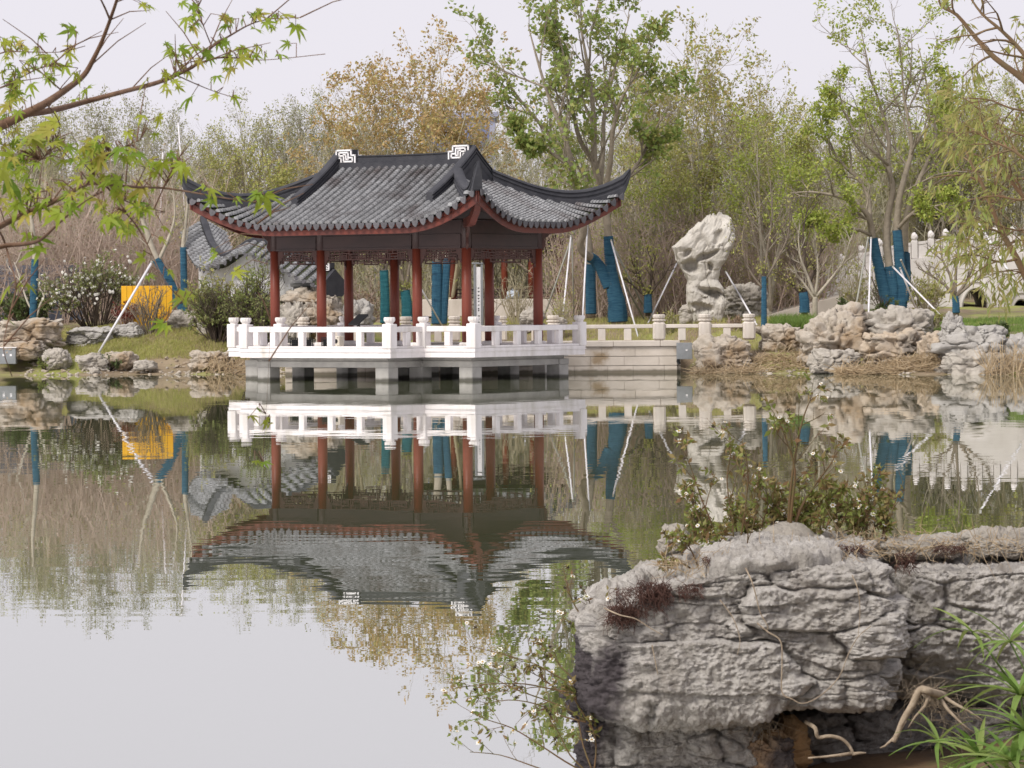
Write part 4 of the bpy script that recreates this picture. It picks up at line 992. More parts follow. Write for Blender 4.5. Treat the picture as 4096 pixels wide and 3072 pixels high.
VASE = dict(levels=4, n=[5, 4, 4, 3], wig=[.10, .13, .15, .15], up=[.05, .07, .08, .06], kids=[7, 6, 4, 0], t0=[.35, .25, .2, 0], ang=[38, 38, 36, 0], len=[.50, .55, .55, 0], rmax=[.1, .045, .020, .009])
def auto_tree(seed, H, spread=.35, stems=4, r0=.10, P=VASE, leaf=None, per=4, lsize=.10, aspect=.5, bark='bark_grey', twig=None, fork=.12, clump=.25, keep=1.0, name='garden_tree', wrap=None, droop=.2):
    """tree rooted at the origin; returns its root Empty"""
    g = Grow(seed); root = link(name, None); root.empty_display_size = .3
    fz = H * fork
    if stems > 1:
        g.limb.append(([(0, 0, -.3), (0, 0, fz * .5), (g.r.gauss(0, .03), g.r.gauss(0, .03), fz)], [r0 * 1.25, r0 * 1.05, r0]))
    for i in range(stems):
        a = 2 * math.pi * (i + g.r.random() * .7) / stems; sp = spread * g.r.uniform(.5, 1.1)
        h = (H - fz) * g.r.uniform(.70, .86); ex = math.cos(a) * sp * h; ey = math.sin(a) * sp * h
        pts = [(0, 0, fz * .8 if stems > 1 else -.3)]
        for t in (.25, .5, .75, 1.0):
            k = t ** .8
            pts.append((ex * k + g.r.gauss(0, .06) * h * .3, ey * k + g.r.gauss(0, .06) * h * .3, fz + h * t))
        rr = r0 * (.72 if stems > 1 else 1.0)
        g.limb_path(pts, [rr, rr * .8, rr * .58, rr * .38, rr * .16], P, L=h)
    g.wood(root, bark, twig_mat=twig or bark)
    if leaf: g.leaves(per, lsize, aspect, leaf, root, clump=clump, keep=keep, droop=droop, jit=.07)
    if wrap:
        m = MB(); m.lathe([(r0 * 1.42, -.05), (r0 * 1.30, fz * .4), (r0 * 1.22, fz * .95)], n=12).build('trunk_wrap', wrap, root, True)
    return root
def dup(root, name=None):
    r = root.copy(); COL.objects.link(r)
    for ch in root.children:
        c = ch.copy(); COL.objects.link(c); c.parent = r
    return r
def put(o, px, py, Y, scale=1.0, rz=0.0, label=None, cat='tree', group=None):
    x = float(at(px, py, Y)[0]); o.location = (x, Y, lz(x, Y) - .05); o.scale = (scale, scale, scale); o.rotation_euler.z = rz
    if label: tag(o, label, cat, group)
    return o

# ================================================================ the row of trees far behind
BARE = dict(levels=4, n=[5, 4, 4, 3], wig=[.07, .10, .12, .12], up=[.06, .10, .11, .10], kids=[10, 7, 4, 0], t0=[.15, .2, .2, 0], ang=[30, 30, 30, 0], len=[.46, .52, .55, 0], rmax=[.06, .026, .013, .007])
bares = [auto_tree(101 + i, 8.0, spread=(.10, .16, .22, .14)[i], stems=(4, 5, 6, 3)[i], r0=.075, P=BARE, bark=('bark_grey', 'bark_mid', 'bark_warm', 'bark_pale')[i], leaf=('leaf_sage', 'leaf_olive', 'leaf_sage', 'leaf_spring')[i], per=5, lsize=.09, clump=.3, name='bare_tree', fork=.05) for i in range(4)]
_on = 'first second third fourth fifth sixth seventh eighth ninth tenth eleventh twelfth thirteenth fourteenth fifteenth sixteenth seventeenth eighteenth nineteenth'.split(); ORD = _on + ['twentieth'] + ['twenty-' + w for w in _on[:9]] + ['thirtieth'] + ['thirty-' + w for w in _on[:9]] + ['fortieth'] + ['forty-' + w for w in _on[:9]]
rng = random.Random(11)
first = [True] * 4
def place(protos, flags, i, *a, **k):
    o = protos[i] if flags[i] else dup(protos[i]); flags[i] = False
    return put(o, *a, **k)
spec = []
for px in list(range(-25, 340, 21)): spec.append((px, rng.uniform(116, 130), rng.uniform(.74, .96)))
for px in list(range(350, 640, 36)): spec.append((px, rng.uniform(122, 134), rng.uniform(.75, .95)))
for px in list(range(640, 1060, 27)): spec.append((px, rng.uniform(114, 130) if px < 840 else rng.uniform(120, 131), rng.uniform(.72, .98)))
for k, (px, Y, s) in enumerate(spec):
    i = rng.choice((0, 0, 1, 2) if px < 340 else ((0, 1, 2) if px < 640 else (1, 3, 3, 2)))
    lab = ORD[k] + ' bare tree from the left edge in the far wood behind the garden'
    place(bares, first, i, px + rng.uniform(-6, 6), 300, Y, s, rng.uniform(0, 6.28), lab, 'tree', 'bare trees of the far wood')
# bare undergrowth, far too dense to count
def thicket(name, label, n, x0, x1, y0, y1, hmin, hmax, m, seed, leafm=None, nl=0):
    rs = np.random.RandomState(seed); S = []
    px = rs.uniform(x0, x1, n); Y = rs.uniform(y0, y1, n); X = (px - 512) * Y / F_PX; Z = land_z(X, Y, False)
    H = rs.uniform(hmin, hmax, n); lean = rs.randn(n, 2) * .30
    p0 = np.stack([X, Y, Z - .1], 1); top = p0 + np.stack([lean[:, 0] * H, lean[:, 1] * H, H], 1); mid = (p0 + top) / 2 + rs.randn(n, 3) * .25
    r = rs.uniform(.012, .026, n)
    S.append(np.column_stack([p0, mid, r, r * .7])); S.append(np.column_stack([mid, top, r * .7, r * .25]))
    tips = []
    for k in range(9):
        t = rs.uniform(.2, .95, n)[:, None]; q = np.where(t < .5, p0 + (mid - p0) * t * 2, mid + (top - mid) * (t * 2 - 1))
        d = rs.randn(n, 3); d[:, 2] = np.abs(d[:, 2]) * .7 + .25; d /= np.linalg.norm(d, axis=1)[:, None]; L = (H * rs.uniform(.15, .36, n))[:, None]
        e = q + d * L; S.append(np.column_stack([q, e, r * .45, r * .16]))
        for j in range(2):
            a = q + (e - q) * rs.uniform(.3, .9, n)[:, None]; d2 = d + rs.randn(n, 3) * .5; e2 = a + d2 * L * .45
            S.append(np.column_stack([a, e2, r * .24, r * .1])); tips.append(e2)
    V, F = seg_mesh(np.concatenate(S), 3); o = link(name, new_mesh(name, V, F, m)); struct(o, 'stuff'); o['label'] = label
    if leafm:
        T = np.concatenate(tips); T = T[rs.permutation(len(T))[:nl]]
        V, F = leaf_mesh(T, rs.randn(len(T), 3), .09, rs); o2 = link('dry_leaves', new_mesh('dry_leaves', V, F, leafm), o)
    return o
thicket('bare_thicket', 'dense bare brown undergrowth in front of the far wood', 1700, -30, 845, 113, 136, 1.8, 5.4, 'bark_thicket', 5, 'leaf_olive', 50000)
thicket('bare_thicket', 'dense bare undergrowth behind the arch bridge', 420, 835, 1060, 120, 136, 1.8, 5.0, 'bark_thicket', 15, 'leaf_olive', 14000)
thicket('red_thicket', 'reddish bare shrub mass on the left behind the flowering bush', 420, -30, 205, 106, 113, 1.8, 4.6, 'bark_red', 6, 'dry_leaf', 2500)
thicket('brown_thicket', 'brown bare shrubs behind the scholar stone', 520, 560, 830, 106, 112, 1.4, 3.6, 'bark_red', 7, 'leaf_olive', 9000)

# ================================================================ amber and olive leaved trees
AMB = dict(VASE, kids=[9, 6, 4, 0])
ambers = [auto_tree(201 + i, 8.6, spread=(.20, .26)[i], stems=(4, 5)[i], r0=.09, P=AMB, bark='bark_warm', leaf='leaf_amber', per=8, lsize=.13, aspect=.55, clump=.28, name='amber_tree', fork=.08) for i in range(2)]
mixes = [auto_tree(206 + i, 8.6, spread=(.20, .26)[i], stems=(4, 5)[i], r0=.09, P=AMB, bark='bark_grey', leaf='leaf_mix', per=6, lsize=.125, aspect=.55, clump=.30, name='mixed_tree', fork=.08) for i in range(2)]
mf = [True] * 2; af = [True] * 2
for i, (px, Y, s, lab) in enumerate([(352, 114, .88, 'amber leaved tree rising behind the left end of the pavilion ridge'), (402, 116, .98, 'amber leaved tree rising behind the middle of the pavilion ridge'), (452, 113, 1.02, 'tallest amber leaved tree rising behind the right end of the pavilion ridge'),
        (662, 112, 1.05, 'olive and amber leaved tree directly right of the large green tree'), (712, 110, .92, 'olive and amber leaved tree behind the scholar stone'), (757, 113, .84, 'olive and amber leaved tree between the scholar stone and the wrapped spring tree')]):
    place(ambers if i < 3 else mixes, af if i < 3 else mf, i % 2, px, 300, Y, s, i * 1.3, lab, 'tree', 'amber leaved trees' if i < 3 else 'olive and amber leaved trees')
olv2 = auto_tree(212, 6.0, spread=.26, stems=5, r0=.08, P=AMB, bark='bark_grey', leaf='leaf_spring', per=7, lsize=.10, clump=.3, name='green_tree', fork=.06)
put(olv2, 770, 300, 106, .95, 0, 'yellow green leaved tree between the scholar stone and the spring tree', 'tree', 'yellow green leaved trees')
put(dup(olv2), 940, 300, 120.5, 1.1, 2, 'yellow green leaved tree between the spring tree and the right edge', 'tree', 'yellow green leaved trees')
put(dup(olv2), 645, 300, 108, .8, 4, 'yellow green leaved tree behind the forked blue trunk', 'tree', 'yellow green leaved trees')
olv = auto_tree(211, 6.2, spread=.24, stems=5, r0=.08, P=AMB, bark='bark_warm', leaf='leaf_olive', per=6, lsize=.12, clump=.3, name='olive_tree', fork=.06)
put(olv, 790, 300, 108, 1.0, 0, 'olive brown leaved tree left of the wrapped spring tree', 'tree', 'olive brown leaved trees')
put(dup(olv), 690, 300, 109, .86, 2, 'low olive brown leaved tree just left of the scholar stone top', 'tree', 'olive brown leaved trees')
put(dup(olv), 985, 300, 121, 1.2, 4, 'olive brown leaved tree behind the white arch bridge', 'tree', 'olive brown leaved trees')
put(dup(olv), 255, 300, 113, .85, 1, 'olive brown leaved tree behind the undulating tiled wall', 'tree', 'olive brown leaved trees')

# ================================================================ the large green tree behind the right half of the pavilion
def P3(px, py, Y): return tuple(at(px, py, Y))
BIG = dict(levels=4, n=[5, 4, 4, 3], wig=[.1, .12, .14, .14], up=[.05, .07, .07, .05], kids=[9, 6, 4, 0], t0=[.30, .25, .2, 0], ang=[36, 38, 38, 0], len=[.30, .50, .55, 0], rmax=[.1, .040, .019, .009])
def hero(name, label, base, limbs, P, bark, leaf, per, lsize, clump, seed, aspect=.55, wraps=(), wmat='wrap_blue', twig=None, droop=.2, keep=1.0, jit=.05):
    bz = lz(base[0], base[1]); root = thing(name, label, 'tree', (base[0], base[1], bz)); g = Grow(seed); L0 = (base[0], base[1], bz)
    for pts, rads, t0 in limbs: g.limb_path(pts, rads, P, t0=t0)
    g.wood(root, bark, rootloc=L0, twig_mat=twig)
    if leaf: g.leaves(per, lsize, aspect, leaf, root, L0, clump=clump, droop=droop, keep=keep, jit=jit)
    for pts, rads in wraps:
        wrap_tube([np.array(p) - np.array(L0) for p in pts], rads).build('trunk_wrap', wmat, root, True)
    return root
def wrap_tube(P, R, pitch=.055):
    """cloth band wound round a stem: overlapping turns"""
    P = [np.array(p, float) for p in P]; cum = np.concatenate([[0], np.cumsum([np.linalg.norm(b - a) for a, b in zip(P[:-1], P[1:])])]); n = max(4, int(cum[-1] / pitch))
    A = np.array(P); q = []; rr_ = []; rg_ = random.Random(int(cum[-1] * 1000))
    for i in range(n):
        j = rg_.uniform(-.012, .018)
        for u, f in ((i / n, .93 + j), ((i + .85) / n, 1.06 + j)):
            t = u * cum[-1]; q.append(tuple(np.interp(t, cum, A[:, k]) for k in range(3))); rr_.append(float(np.interp(t, cum, R)) * f)
    return MB().tube(q, rr_, 12)
YT = 103.0
def pts(l, Y0=YT):
    return [P3(a[0], a[1], Y0 + (a[2] if len(a) > 2 else 0)) for a in l]
bs = P3(618, 320, YT)
limbs = [
    (pts([(618, 326), (617, 305), (613, 285), (610, 268), (608.5, 250), (608, 234), (606, 215), (600, 188), (594, 160), (594, 122, .3), (590, 81, .5), (583, 40, .6), (577, 8, .7)]), [.25, .23, .19, .14, .12, .115, .11, .105, .10, .08, .06, .035, .014], .5),
    (pts([(609, 286), (601, 268), (594, 259), (585, 254, -.3), (580, 244, -.5), (584, 228, -.8), (578, 200, -1), (572, 165, -1.2), (562, 130, -1.4), (548, 95, -1.5), (536, 55, -1.6), (528, 25, -1.6)]), [.16, .14, .13, .12, .11, .10, .095, .085, .07, .05, .032, .012], .42),
    (pts([(591, 318, 1), (590.6, 290, 1), (590.7, 266, 1), (588, 240, 1), (581, 205, 1.5), (570, 170, 2), (552, 138, 2.2), (530, 112, 2.3), (512, 88, 2.4), (500, 60, 2.4)]), [.14, .13, .12, .11, .10, .085, .065, .045, .028, .012], .4),
    (pts([(603, 200), (610, 165, -.6), (613, 130, -1), (622, 98, -1.4), (640, 68, -1.6), (655, 40, -1.6)]), [.09, .08, .065, .045, .028, .012], .3),
    (pts([(600, 186), (603, 150, .8), (604, 118, 1.1), (612, 80, 1.5), (622, 42, 1.6), (630, 14, 1.6)]), [.085, .075, .06, .04, .025, .012], .3),
    (pts([(594, 162), (580, 140, -.5), (573, 110, -.7), (568, 78, -.8), (560, 40, -.9), (552, 12, -.9)]), [.08, .07, .055, .04, .025, .012], .3),
    (pts([(607, 218), (622, 185, .3), (640, 160, .5), (655, 130, .6), (672, 100, .6)]), [.07, .06, .045, .03, .012], .3),
    (pts([(572, 168, -1.2), (550, 152, -1.2), (530, 140, -1.4), (508, 128, -1.4)]), [.06, .045, .03, .012], .3),
]
hero('large_green_tree', 'large green leaved tree with blue wrapped forked trunk right of the pavilion', bs, limbs, BIG, 'bark_hero', 'leaf_green', 7, .165, .28, 301, aspect=.62, jit=.09,
     wraps=[(pts([(618, 322), (617.5, 312), (617, 303), (613.5, 287), (611, 270), (609, 250), (608.3, 236)]), [.29, .285, .26, .215, .165, .145, .14]),
            (pts([(609.5, 287), (601, 268), (594, 259.5), (590, 257.5, -.1)]), [.185, .165, .155, .15]), (pts([(591, 314, 1), (590.6, 290, 1), (590.7, 264, 1)]), [.165, .155, .15])])

# the wrapped spring tree on the right
YT = 99.5
SPR = dict(levels=4, n=[5, 5, 4, 3], wig=[.16, .22, .22, .18], up=[.03, .05, .07, .05], kids=[9, 6, 4, 0], t0=[.25, .2, .2, 0], ang=[46, 42, 40, 0], len=[.34, .48, .5, 0], rmax=[.1, .036, .016, .008])
bs = P3(895, 308, YT)
limbs = [
    (pts([(888, 312), (884, 288), (879, 268), (874.5, 250), (872, 232), (868, 216, -.2), (855, 203, -.4), (836, 196, -.6), (812, 192, -.6), (790, 193, -.6)]), [.17, .15, .13, .12, .10, .085, .07, .05, .03, .012], .45),
    (pts([(893, 312), (893, 288), (889, 264), (887, 240, .3), (888, 215, .3), (893, 190, .3), (888, 165, .3), (889, 140, .4), (882, 112, .4), (872, 80, .4), (864, 45, .4), (860, 22, .4)]), [.17, .15, .12, .115, .10, .09, .075, .06, .045, .03, .018, .01], .42),
    (pts([(900, 312), (902, 288), (899, 256), (897, 230), (899, 200), (906, 172), (912, 148), (908, 118), (903, 90), (902, 58), (897, 26)]), [.17, .15, .12, .11, .10, .08, .065, .05, .035, .022, .01], .40),
    (pts([(903, 302), (906, 282), (905, 252, .5), (906, 220, .6), (915, 190, .8), (927, 163, 1), (936, 138, 1), (931, 108, 1), (925, 76, 1), (918, 44, 1)]), [.13, .12, .11, .10, .08, .06, .045, .035, .022, .01], .4),
    (pts([(870, 218), (868, 196, .6), (858, 178, .8), (846, 168, 1), (832, 150, 1), (822, 128, 1), (818, 100, 1)]), [.07, .065, .055, .045, .035, .022, .01], .3),
    (pts([(897, 230), (914, 212, -.6), (936, 206, -.8), (956, 200, -.8)]), [.06, .05, .035, .012], .2),
    (pts([(888, 165), (872, 150, -.6), (855, 132, -.8), (842, 105, -.8), (838, 75, -.8)]), [.05, .045, .035, .022, .01], .25),
    (pts([(912, 150), (925, 130, -.5), (940, 105, -.5), (945, 72, -.5)]), [.05, .04, .025, .01], .25),
    (pts([(872, 236), (852, 228, -.8), (828, 230, -.9), (806, 224, -.9)]), [.05, .04, .025, .01], .2),
]
hero('spring_tree', 'spreading tree with fresh yellow green leaves and three blue wrapped stems on the right bank', bs, limbs, SPR, 'bark_hero', 'leaf_spring', 8, .12, .30, 302, jit=.08,
     wraps=[(pts([(888, 310), (884, 288), (879, 268), (875, 250), (873, 238)]), [.20, .18, .16, .145, .135]), (pts([(893.3, 310), (893, 288), (889.5, 266)]), [.20, .18, .15]),
            (pts([(900, 310), (902, 288), (899.3, 257), (897, 230)]), [.20, .18, .15, .135]), (pts([(903.3, 302), (906, 282), (905, 254, .5)]), [.16, .15, .14])])

# small wrapped and vase shaped trees on the right lawn
YT = 101.0
SML = dict(levels=3, n=[4, 4, 3], wig=[.10, .13, .14], up=[.10, .12, .10], kids=[9, 7, 0], t0=[.3, .25, 0], ang=[34, 34, 0], len=[.42, .5, 0], rmax=[.05, .014, .007])
def vase(label, px, py, Y, seed, limbs_px, bark, leaf=None, per=2, wrap=None, wtop=None, wr=.11, r=.075, wmat='wrap_blue', name='small_tree', clump=.3):
    b = P3(px, py, Y); limbs = []
    limbs.append((pts([(px, py + 4), (px + limbs_px[0][0][0] * 0, (py + wtop) / 2), (limbs_px[0][0][0], wtop)], Y), [r, r * .95, r * .85], .95))
    for l in limbs_px: limbs.append((pts(l, Y), list(np.linspace(r * .6, .012, len(l))), .25))
    w = [(pts([(px, py + 1), (px, (py + wtop) / 2), (limbs_px[0][0][0], wtop)], Y), [wr * 1.1, wr, wr * .92])] if wrap else []
    return hero(name, label, b, limbs, SML, bark, leaf, per, .08, clump, seed, wraps=w, wmat=wmat)
vase('small bare tree with blue wrapped trunk and upright stems behind the causeway railing end', 764, 326, 97.5, 311, [[(764, 276), (758, 250), (752, 225), (748, 195)], [(764, 276), (768, 245), (772, 215), (770, 180)], [(765, 280), (778, 258), (788, 235), (790, 205)], [(764, 290), (748, 268), (742, 245), (745, 220)]], 'bark_mid', 'leaf_olive', 2, True, 276, .075, .06)
vase('bare tree with a short blue wrapped trunk beside the pale stone ramp', 804.5, 312, 101, 312, [[(803, 292), (796, 270), (788, 250), (780, 225)], [(803, 292), (806, 265), (803, 235), (808, 205)], [(804, 294), (815, 270), (822, 245)], [(803, 296), (790, 282), (778, 270)]], 'bark_dark', 'leaf_olive', 2, True, 292, .14, .10)
vase('pale barked bare tree with a vase of limbs right of the short blue wrapped trunk', 815, 314, 100, 313, [[(815, 297), (807, 275), (800, 255), (798, 230)], [(815, 297), (818, 270), (815, 240)], [(815, 298), (830, 280), (843, 262), (850, 240)], [(815, 300), (805, 285), (795, 272)]], 'bark_grey', None, 2, False, 297, .1, .085)
vase('leafless vase shaped tree with a blue wrapped foot in front of the white arch bridge', 956, 312, 97.5, 314, [[(955, 296), (950, 275), (942, 258), (940, 235)], [(955, 296), (956, 270), (958, 245), (956, 215)], [(956, 296), (967, 280), (974, 262), (978, 240)], [(956, 296), (972, 283), (985, 270), (990, 250)], [(955, 298), (945, 285), (930, 275), (918, 268)]], 'bark_mid', None, 2, True, 296, .10, .085)
vase('small dark wrapped bush tree between the leaning poles and the scholar stone', 648, 312, 103, 315, [[(648, 296), (640, 280), (632, 262)], [(648, 296), (652, 275), (650, 255)], [(648, 296), (662, 278), (672, 262)], [(648, 298), (636, 288), (626, 280)]], 'bark_dark', 'leaf_olive', 2, True, 294, .12, .08)
vase('tree with a tall teal wrapped trunk seen between the second and third front columns', 385, 322, 100.5, 316, [[(384, 274), (378, 250), (372, 230)], [(384, 274), (390, 250), (392, 225)]], 'bark_mid', 'leaf_olive', 2, True, 270, .13, .10, 'wrap_teal')
vase('tree with a twin teal wrapped trunk right behind a back column of the pavilion', 407, 322, 100.5, 317, [[(405, 292), (400, 265), (398, 240)], [(405, 292), (410, 262), (412, 235)]], 'bark_mid', 'leaf_olive', 2, True, 290, .15, .11, 'wrap_teal')
YT = 98.6
hero('twin_stem_tree', 'tree with two straight blue wrapped stems seen between the right front columns', P3(438, 324, YT), [(pts([(437, 330), (437, 290), (437, 262), (434, 240), (430, 215)]), [.14, .13, .12, .09, .05], .6), (pts([(443, 326), (445, 290), (447, 256), (450, 235), (455, 210)]), [.10, .09, .08, .06, .03], .6)], SML, 'bark_grey', 'leaf_olive', 2, .08, .3, 318,
     wraps=[(pts([(437, 324), (437, 290), (437, 261)]), [.165, .155, .15]), (pts([(443, 324), (445, 290), (447, 257)]), [.12, .115, .11])])
# left: leaning wrapped trunk, straight wrapped trunks, sapling
YT = 100.0
hero('leaning_tree', 'leaning blue wrapped trunk crossing the yellow panel', P3(192, 332, YT), [(pts([(193, 335), (182, 308), (170, 282), (156, 258), (148, 236), (140, 210), (136, 180)]), [.12, .115, .11, .10, .085, .05, .015], .45), (pts([(158, 262), (168, 240), (175, 215), (172, 185)]), [.06, .05, .03, .012], .2)], SML, 'bark_grey', 'leaf_olive', 2, .08, .3, 319,
     wraps=[(pts([(191.5, 331), (182, 308), (170, 282), (156, 259)]), [.135, .13, .125, .12])])
YT = 104.0
hero('wrapped_tree', 'thin tree with blue wrapped trunk above the long pale rock at the left edge', P3(33, 318, YT), [(pts([(33, 322), (34, 290), (35, 260), (33, 235), (30, 200), (32, 165)]), [.09, .085, .08, .07, .045, .012], .5)], SML, 'bark_grey', 'leaf_olive', 2, .08, .3, 320, wraps=[(pts([(33, 318), (34, 290), (35, 259)]), [.11, .11, .105])])
hero('wrapped_tree', 'thin tree with blue wrapped trunk left of the undulating tiled wall', P3(183, 318, YT), [(pts([(184, 322), (184, 290), (183, 250), (186, 220), (190, 180)]), [.08, .075, .07, .045, .012], .5)], SML, 'bark_grey', 'leaf_olive', 2, .08, .3, 321, wraps=[(pts([(184, 318), (184, 280), (183.3, 247)]), [.10, .10, .095])])
YT = 98.4
hero('bare_sapling', 'forked bare pale sapling in front of the long rock at the left edge', P3(37, 341, YT), [(pts([(37, 345), (37, 330), (36, 316), (29, 305), (24, 292), (18, 272), (14, 262)]), [.045, .042, .038, .032, .026, .018, .008], .6), (pts([(36.5, 318), (40, 305), (44, 296), (38, 285), (36, 275), (37, 265)]), [.036, .032, .028, .024, .018, .008], .5), (pts([(44, 297), (45, 285), (45, 272)]), [.02, .015, .006], .5)], dict(SML, kids=[2, 2, 0]), 'bark_pale', None, 0, .05, 0, 322)

# ================================================================ bushes
def bush(label, px0, px1, py0, py1, Y, seed, leaf, lsize=.08, n=26, per=5, bark='bark_warm', name='garden_bush', clump=.2, kids=(5, 4), base=None, aspect=.5, flowers=0, fsize=.06, fmat='petal_white', up=.06, group=None, bt0=.25):
    cx = (px0 + px1) / 2; b = at(cx, py1, Y); W = (px1 - px0) / 2 * mpp(Y); H = (py1 - py0) * mpp(Y)
    gz = lz(b[0], Y); L0 = (b[0], Y, gz); H = max(.2, at(cx, py0, Y)[2] - gz)
    root = thing(name, label, 'bush', L0, 0, group); g = Grow(seed)
    P = dict(levels=3, n=[5, 4, 3], wig=[.14, .18, .18], up=[up, up, up * .6], kids=[kids[0], kids[1], 0], t0=[bt0, .2, 0], ang=[40, 40, 0], len=[.45, .5, 0], rmax=[.03, .012, .006])
    for i in range(n):
        a = g.r.uniform(0, 6.283); e = math.sqrt(g.r.random()); dx = math.cos(a) * e * W; dy = math.sin(a) * e * W * .8
        h = H * g.r.uniform(.62, .95) * math.sqrt(max(.15, 1 - .75 * e * e))
        d = np.array((dx * .75, dy * .75, h)); L = np.linalg.norm(d); d /= L
        g.branch((b[0] + dx * .22, Y + dy * .22, gz - .05), tuple(d), L * 1.0, .022, 0, P)
    g.wood(root, bark, rootloc=L0, twig_name='stems')
    if leaf: g.leaves(per, lsize, aspect, leaf, root, L0, clump=clump, name='foliage')
    if flowers:
        fm = flower_ball(fmat); r = g.r
        for path in r.sample(g.tip, min(flowers, len(g.tip))):
            o = link('flower', fm, root); q = path[-1]; s = r.uniform(.7, 1.3); o.location = (q[0] - L0[0], q[1] - L0[1], q[2] - L0[2]); o.scale = (s, s, s); o.rotation_euler = (r.uniform(0, 6), r.uniform(0, 6), 0)
    return root
_fb = {}
def flower_ball(m, r=.045):
    if m in _fb: return _fb[m]
    mb = MB()
    for k in range(7):
        a = k * 2 * math.pi / 7; t = .5 if k % 2 else .15
        c, s = math.cos(a), math.sin(a); u = np.array((c, s, t)); w = np.array((-s, c, 0)); b = np.zeros(3)
        V = [b, u * r * .6 + w * r * .38, u * r, u * r * .6 - w * r * .38]; mb.add(V, [(0, 1, 2, 3)])
    mb.lathe([(r * .3, 0), (r * .34, r * .25), (r * .12, r * .45)], n=6)
    _fb[m] = mb.mesh('flower', m); return _fb[m]
bush('round evergreen bush covered in white blossoms left of the yellow panel', 40, 152, 250, 326, 103.0, 401, 'leaf_camellia', .08, 50, 6, 'bark_dark', 'camellia_bush', .25, flowers=290, bt0=.5)
bush('dark evergreen bush behind the bare sapling at the left edge', -10, 60, 285, 322, 105, 402, 'leaf_dark', .09, 34, 6, 'bark_dark')
bush('small red leaved shrub in front of the left edge of the yellow panel', 112, 140, 293, 326, 101.6, 403, 'leaf_red', .07, 14, 5, 'bark_red', 'red_shrub')
bush('bare many stemmed shrub in front of the yellow panel', 128, 172, 276, 334, 100.6, 404, 'dry_leaf', .05, 22, 1, 'bark_mid', 'bare_shrub', .4, up=.08)
bush('dense grey green bush at the foot of the undulating wall, left of the white wall', 186, 250, 272, 330, 99.4, 405, 'leaf_camellia', .08, 34, 6, 'bark_dark')
bush('green leafy bush growing against the white garden wall', 214, 292, 246, 330, 98.7, 406, 'leaf_camellia', .075, 40, 5, 'bark_dark', 'wall_bush', .25)
bush('dense olive bush hiding the left end of the white garden wall', 192, 236, 262, 330, 100.0, 427, 'leaf_olive', .075, 40, 6, 'bark_mid', 'wall_bush', .15)
bush('bright green topped bush in front of the tiled wall hump', 222, 288, 248, 322, 98.95, 426, 'leaf_green', .07, 34, 6, 'bark_dark', 'wall_bush', .2)
bush('dry brown shrub right of the rockery, seen under the lattice', 345, 384, 268, 326, 101.2, 407, 'dry_leaf', .07, 20, 3, 'bark_red', 'dry_shrub', .3)
bush('dry shrub behind the right end of the deck by the leaning poles', 540, 580, 286, 326, 100, 408, 'leaf_olive', .06, 16, 2, 'bark_warm', 'dry_shrub', .4, up=.10)
bush('brown dry shrub behind the causeway railing near the scholar stone', 722, 745, 310, 334, 97.6, 409, 'dry_leaf', .05, 16, 4, 'bark_red', 'dry_shrub')
bush('low olive shrub left of the scholar stone', 655, 684, 302, 328, 100, 410, 'leaf_olive', .06, 16, 3, 'bark_warm', 'dry_shrub', .3)
bush('low dark green shrub left of the white leaning pole on the rocks', 832, 858, 294, 312, 98.5, 411, 'leaf_dark', .07, 18, 6, 'bark_dark')
bush('dark shrub at the foot of the blue wrapped spring tree', 872, 892, 290, 312, 99, 412, 'leaf_dark', .07, 14, 6, 'bark_dark')
bush('tall brown leaved shrub between the spring tree and the arch bridge', 908, 946, 262, 312, 103, 413, 'leaf_olive', .075, 26, 5, 'bark_warm', 'tall_shrub')
bush('tall twiggy shrub between the pale ramp and the spring tree', 838, 868, 250, 310, 102, 414, 'leaf_olive', .07, 18, 3, 'bark_warm', 'tall_shrub', .3, up=.1)
bush('low olive shrub on the rocks below the long white pole', 918, 944, 304, 322, 94.8, 415, 'leaf_olive', .06, 16, 6, 'bark_warm')
bush('glossy dark green plant by the knobbly grey rock', 982, 1008, 318, 338, 92.6, 416, 'leaf_dark', .14, 14, 5, 'bark_dark', 'broadleaf_plant')
bush('small green weed clump on the muddy left shore', 96, 124, 352, 368, 97.8, 417, 'leaf_dark', .06, 14, 5, 'bark_dark', 'shore_weed')
bush('small green weed clump beside the knobbly white rock on the left shore', 36, 56, 352, 366, 97.9, 418, 'leaf_green', .05, 12, 4, 'bark_dark', 'shore_weed')
bush('brown twiggy shrub behind the back railing between the middle columns', 465, 500, 268, 322, 101.5, 419, 'dry_leaf', .06, 16, 2, 'bark_grey', 'bare_shrub', .3, up=.1)
bush('bare twisted shrub before the far pavilion between the right columns', 500, 535, 262, 318, 103.5, 420, 'dry_leaf', .05, 14, 1, 'bark_warm', 'bare_shrub', .4, up=.08)

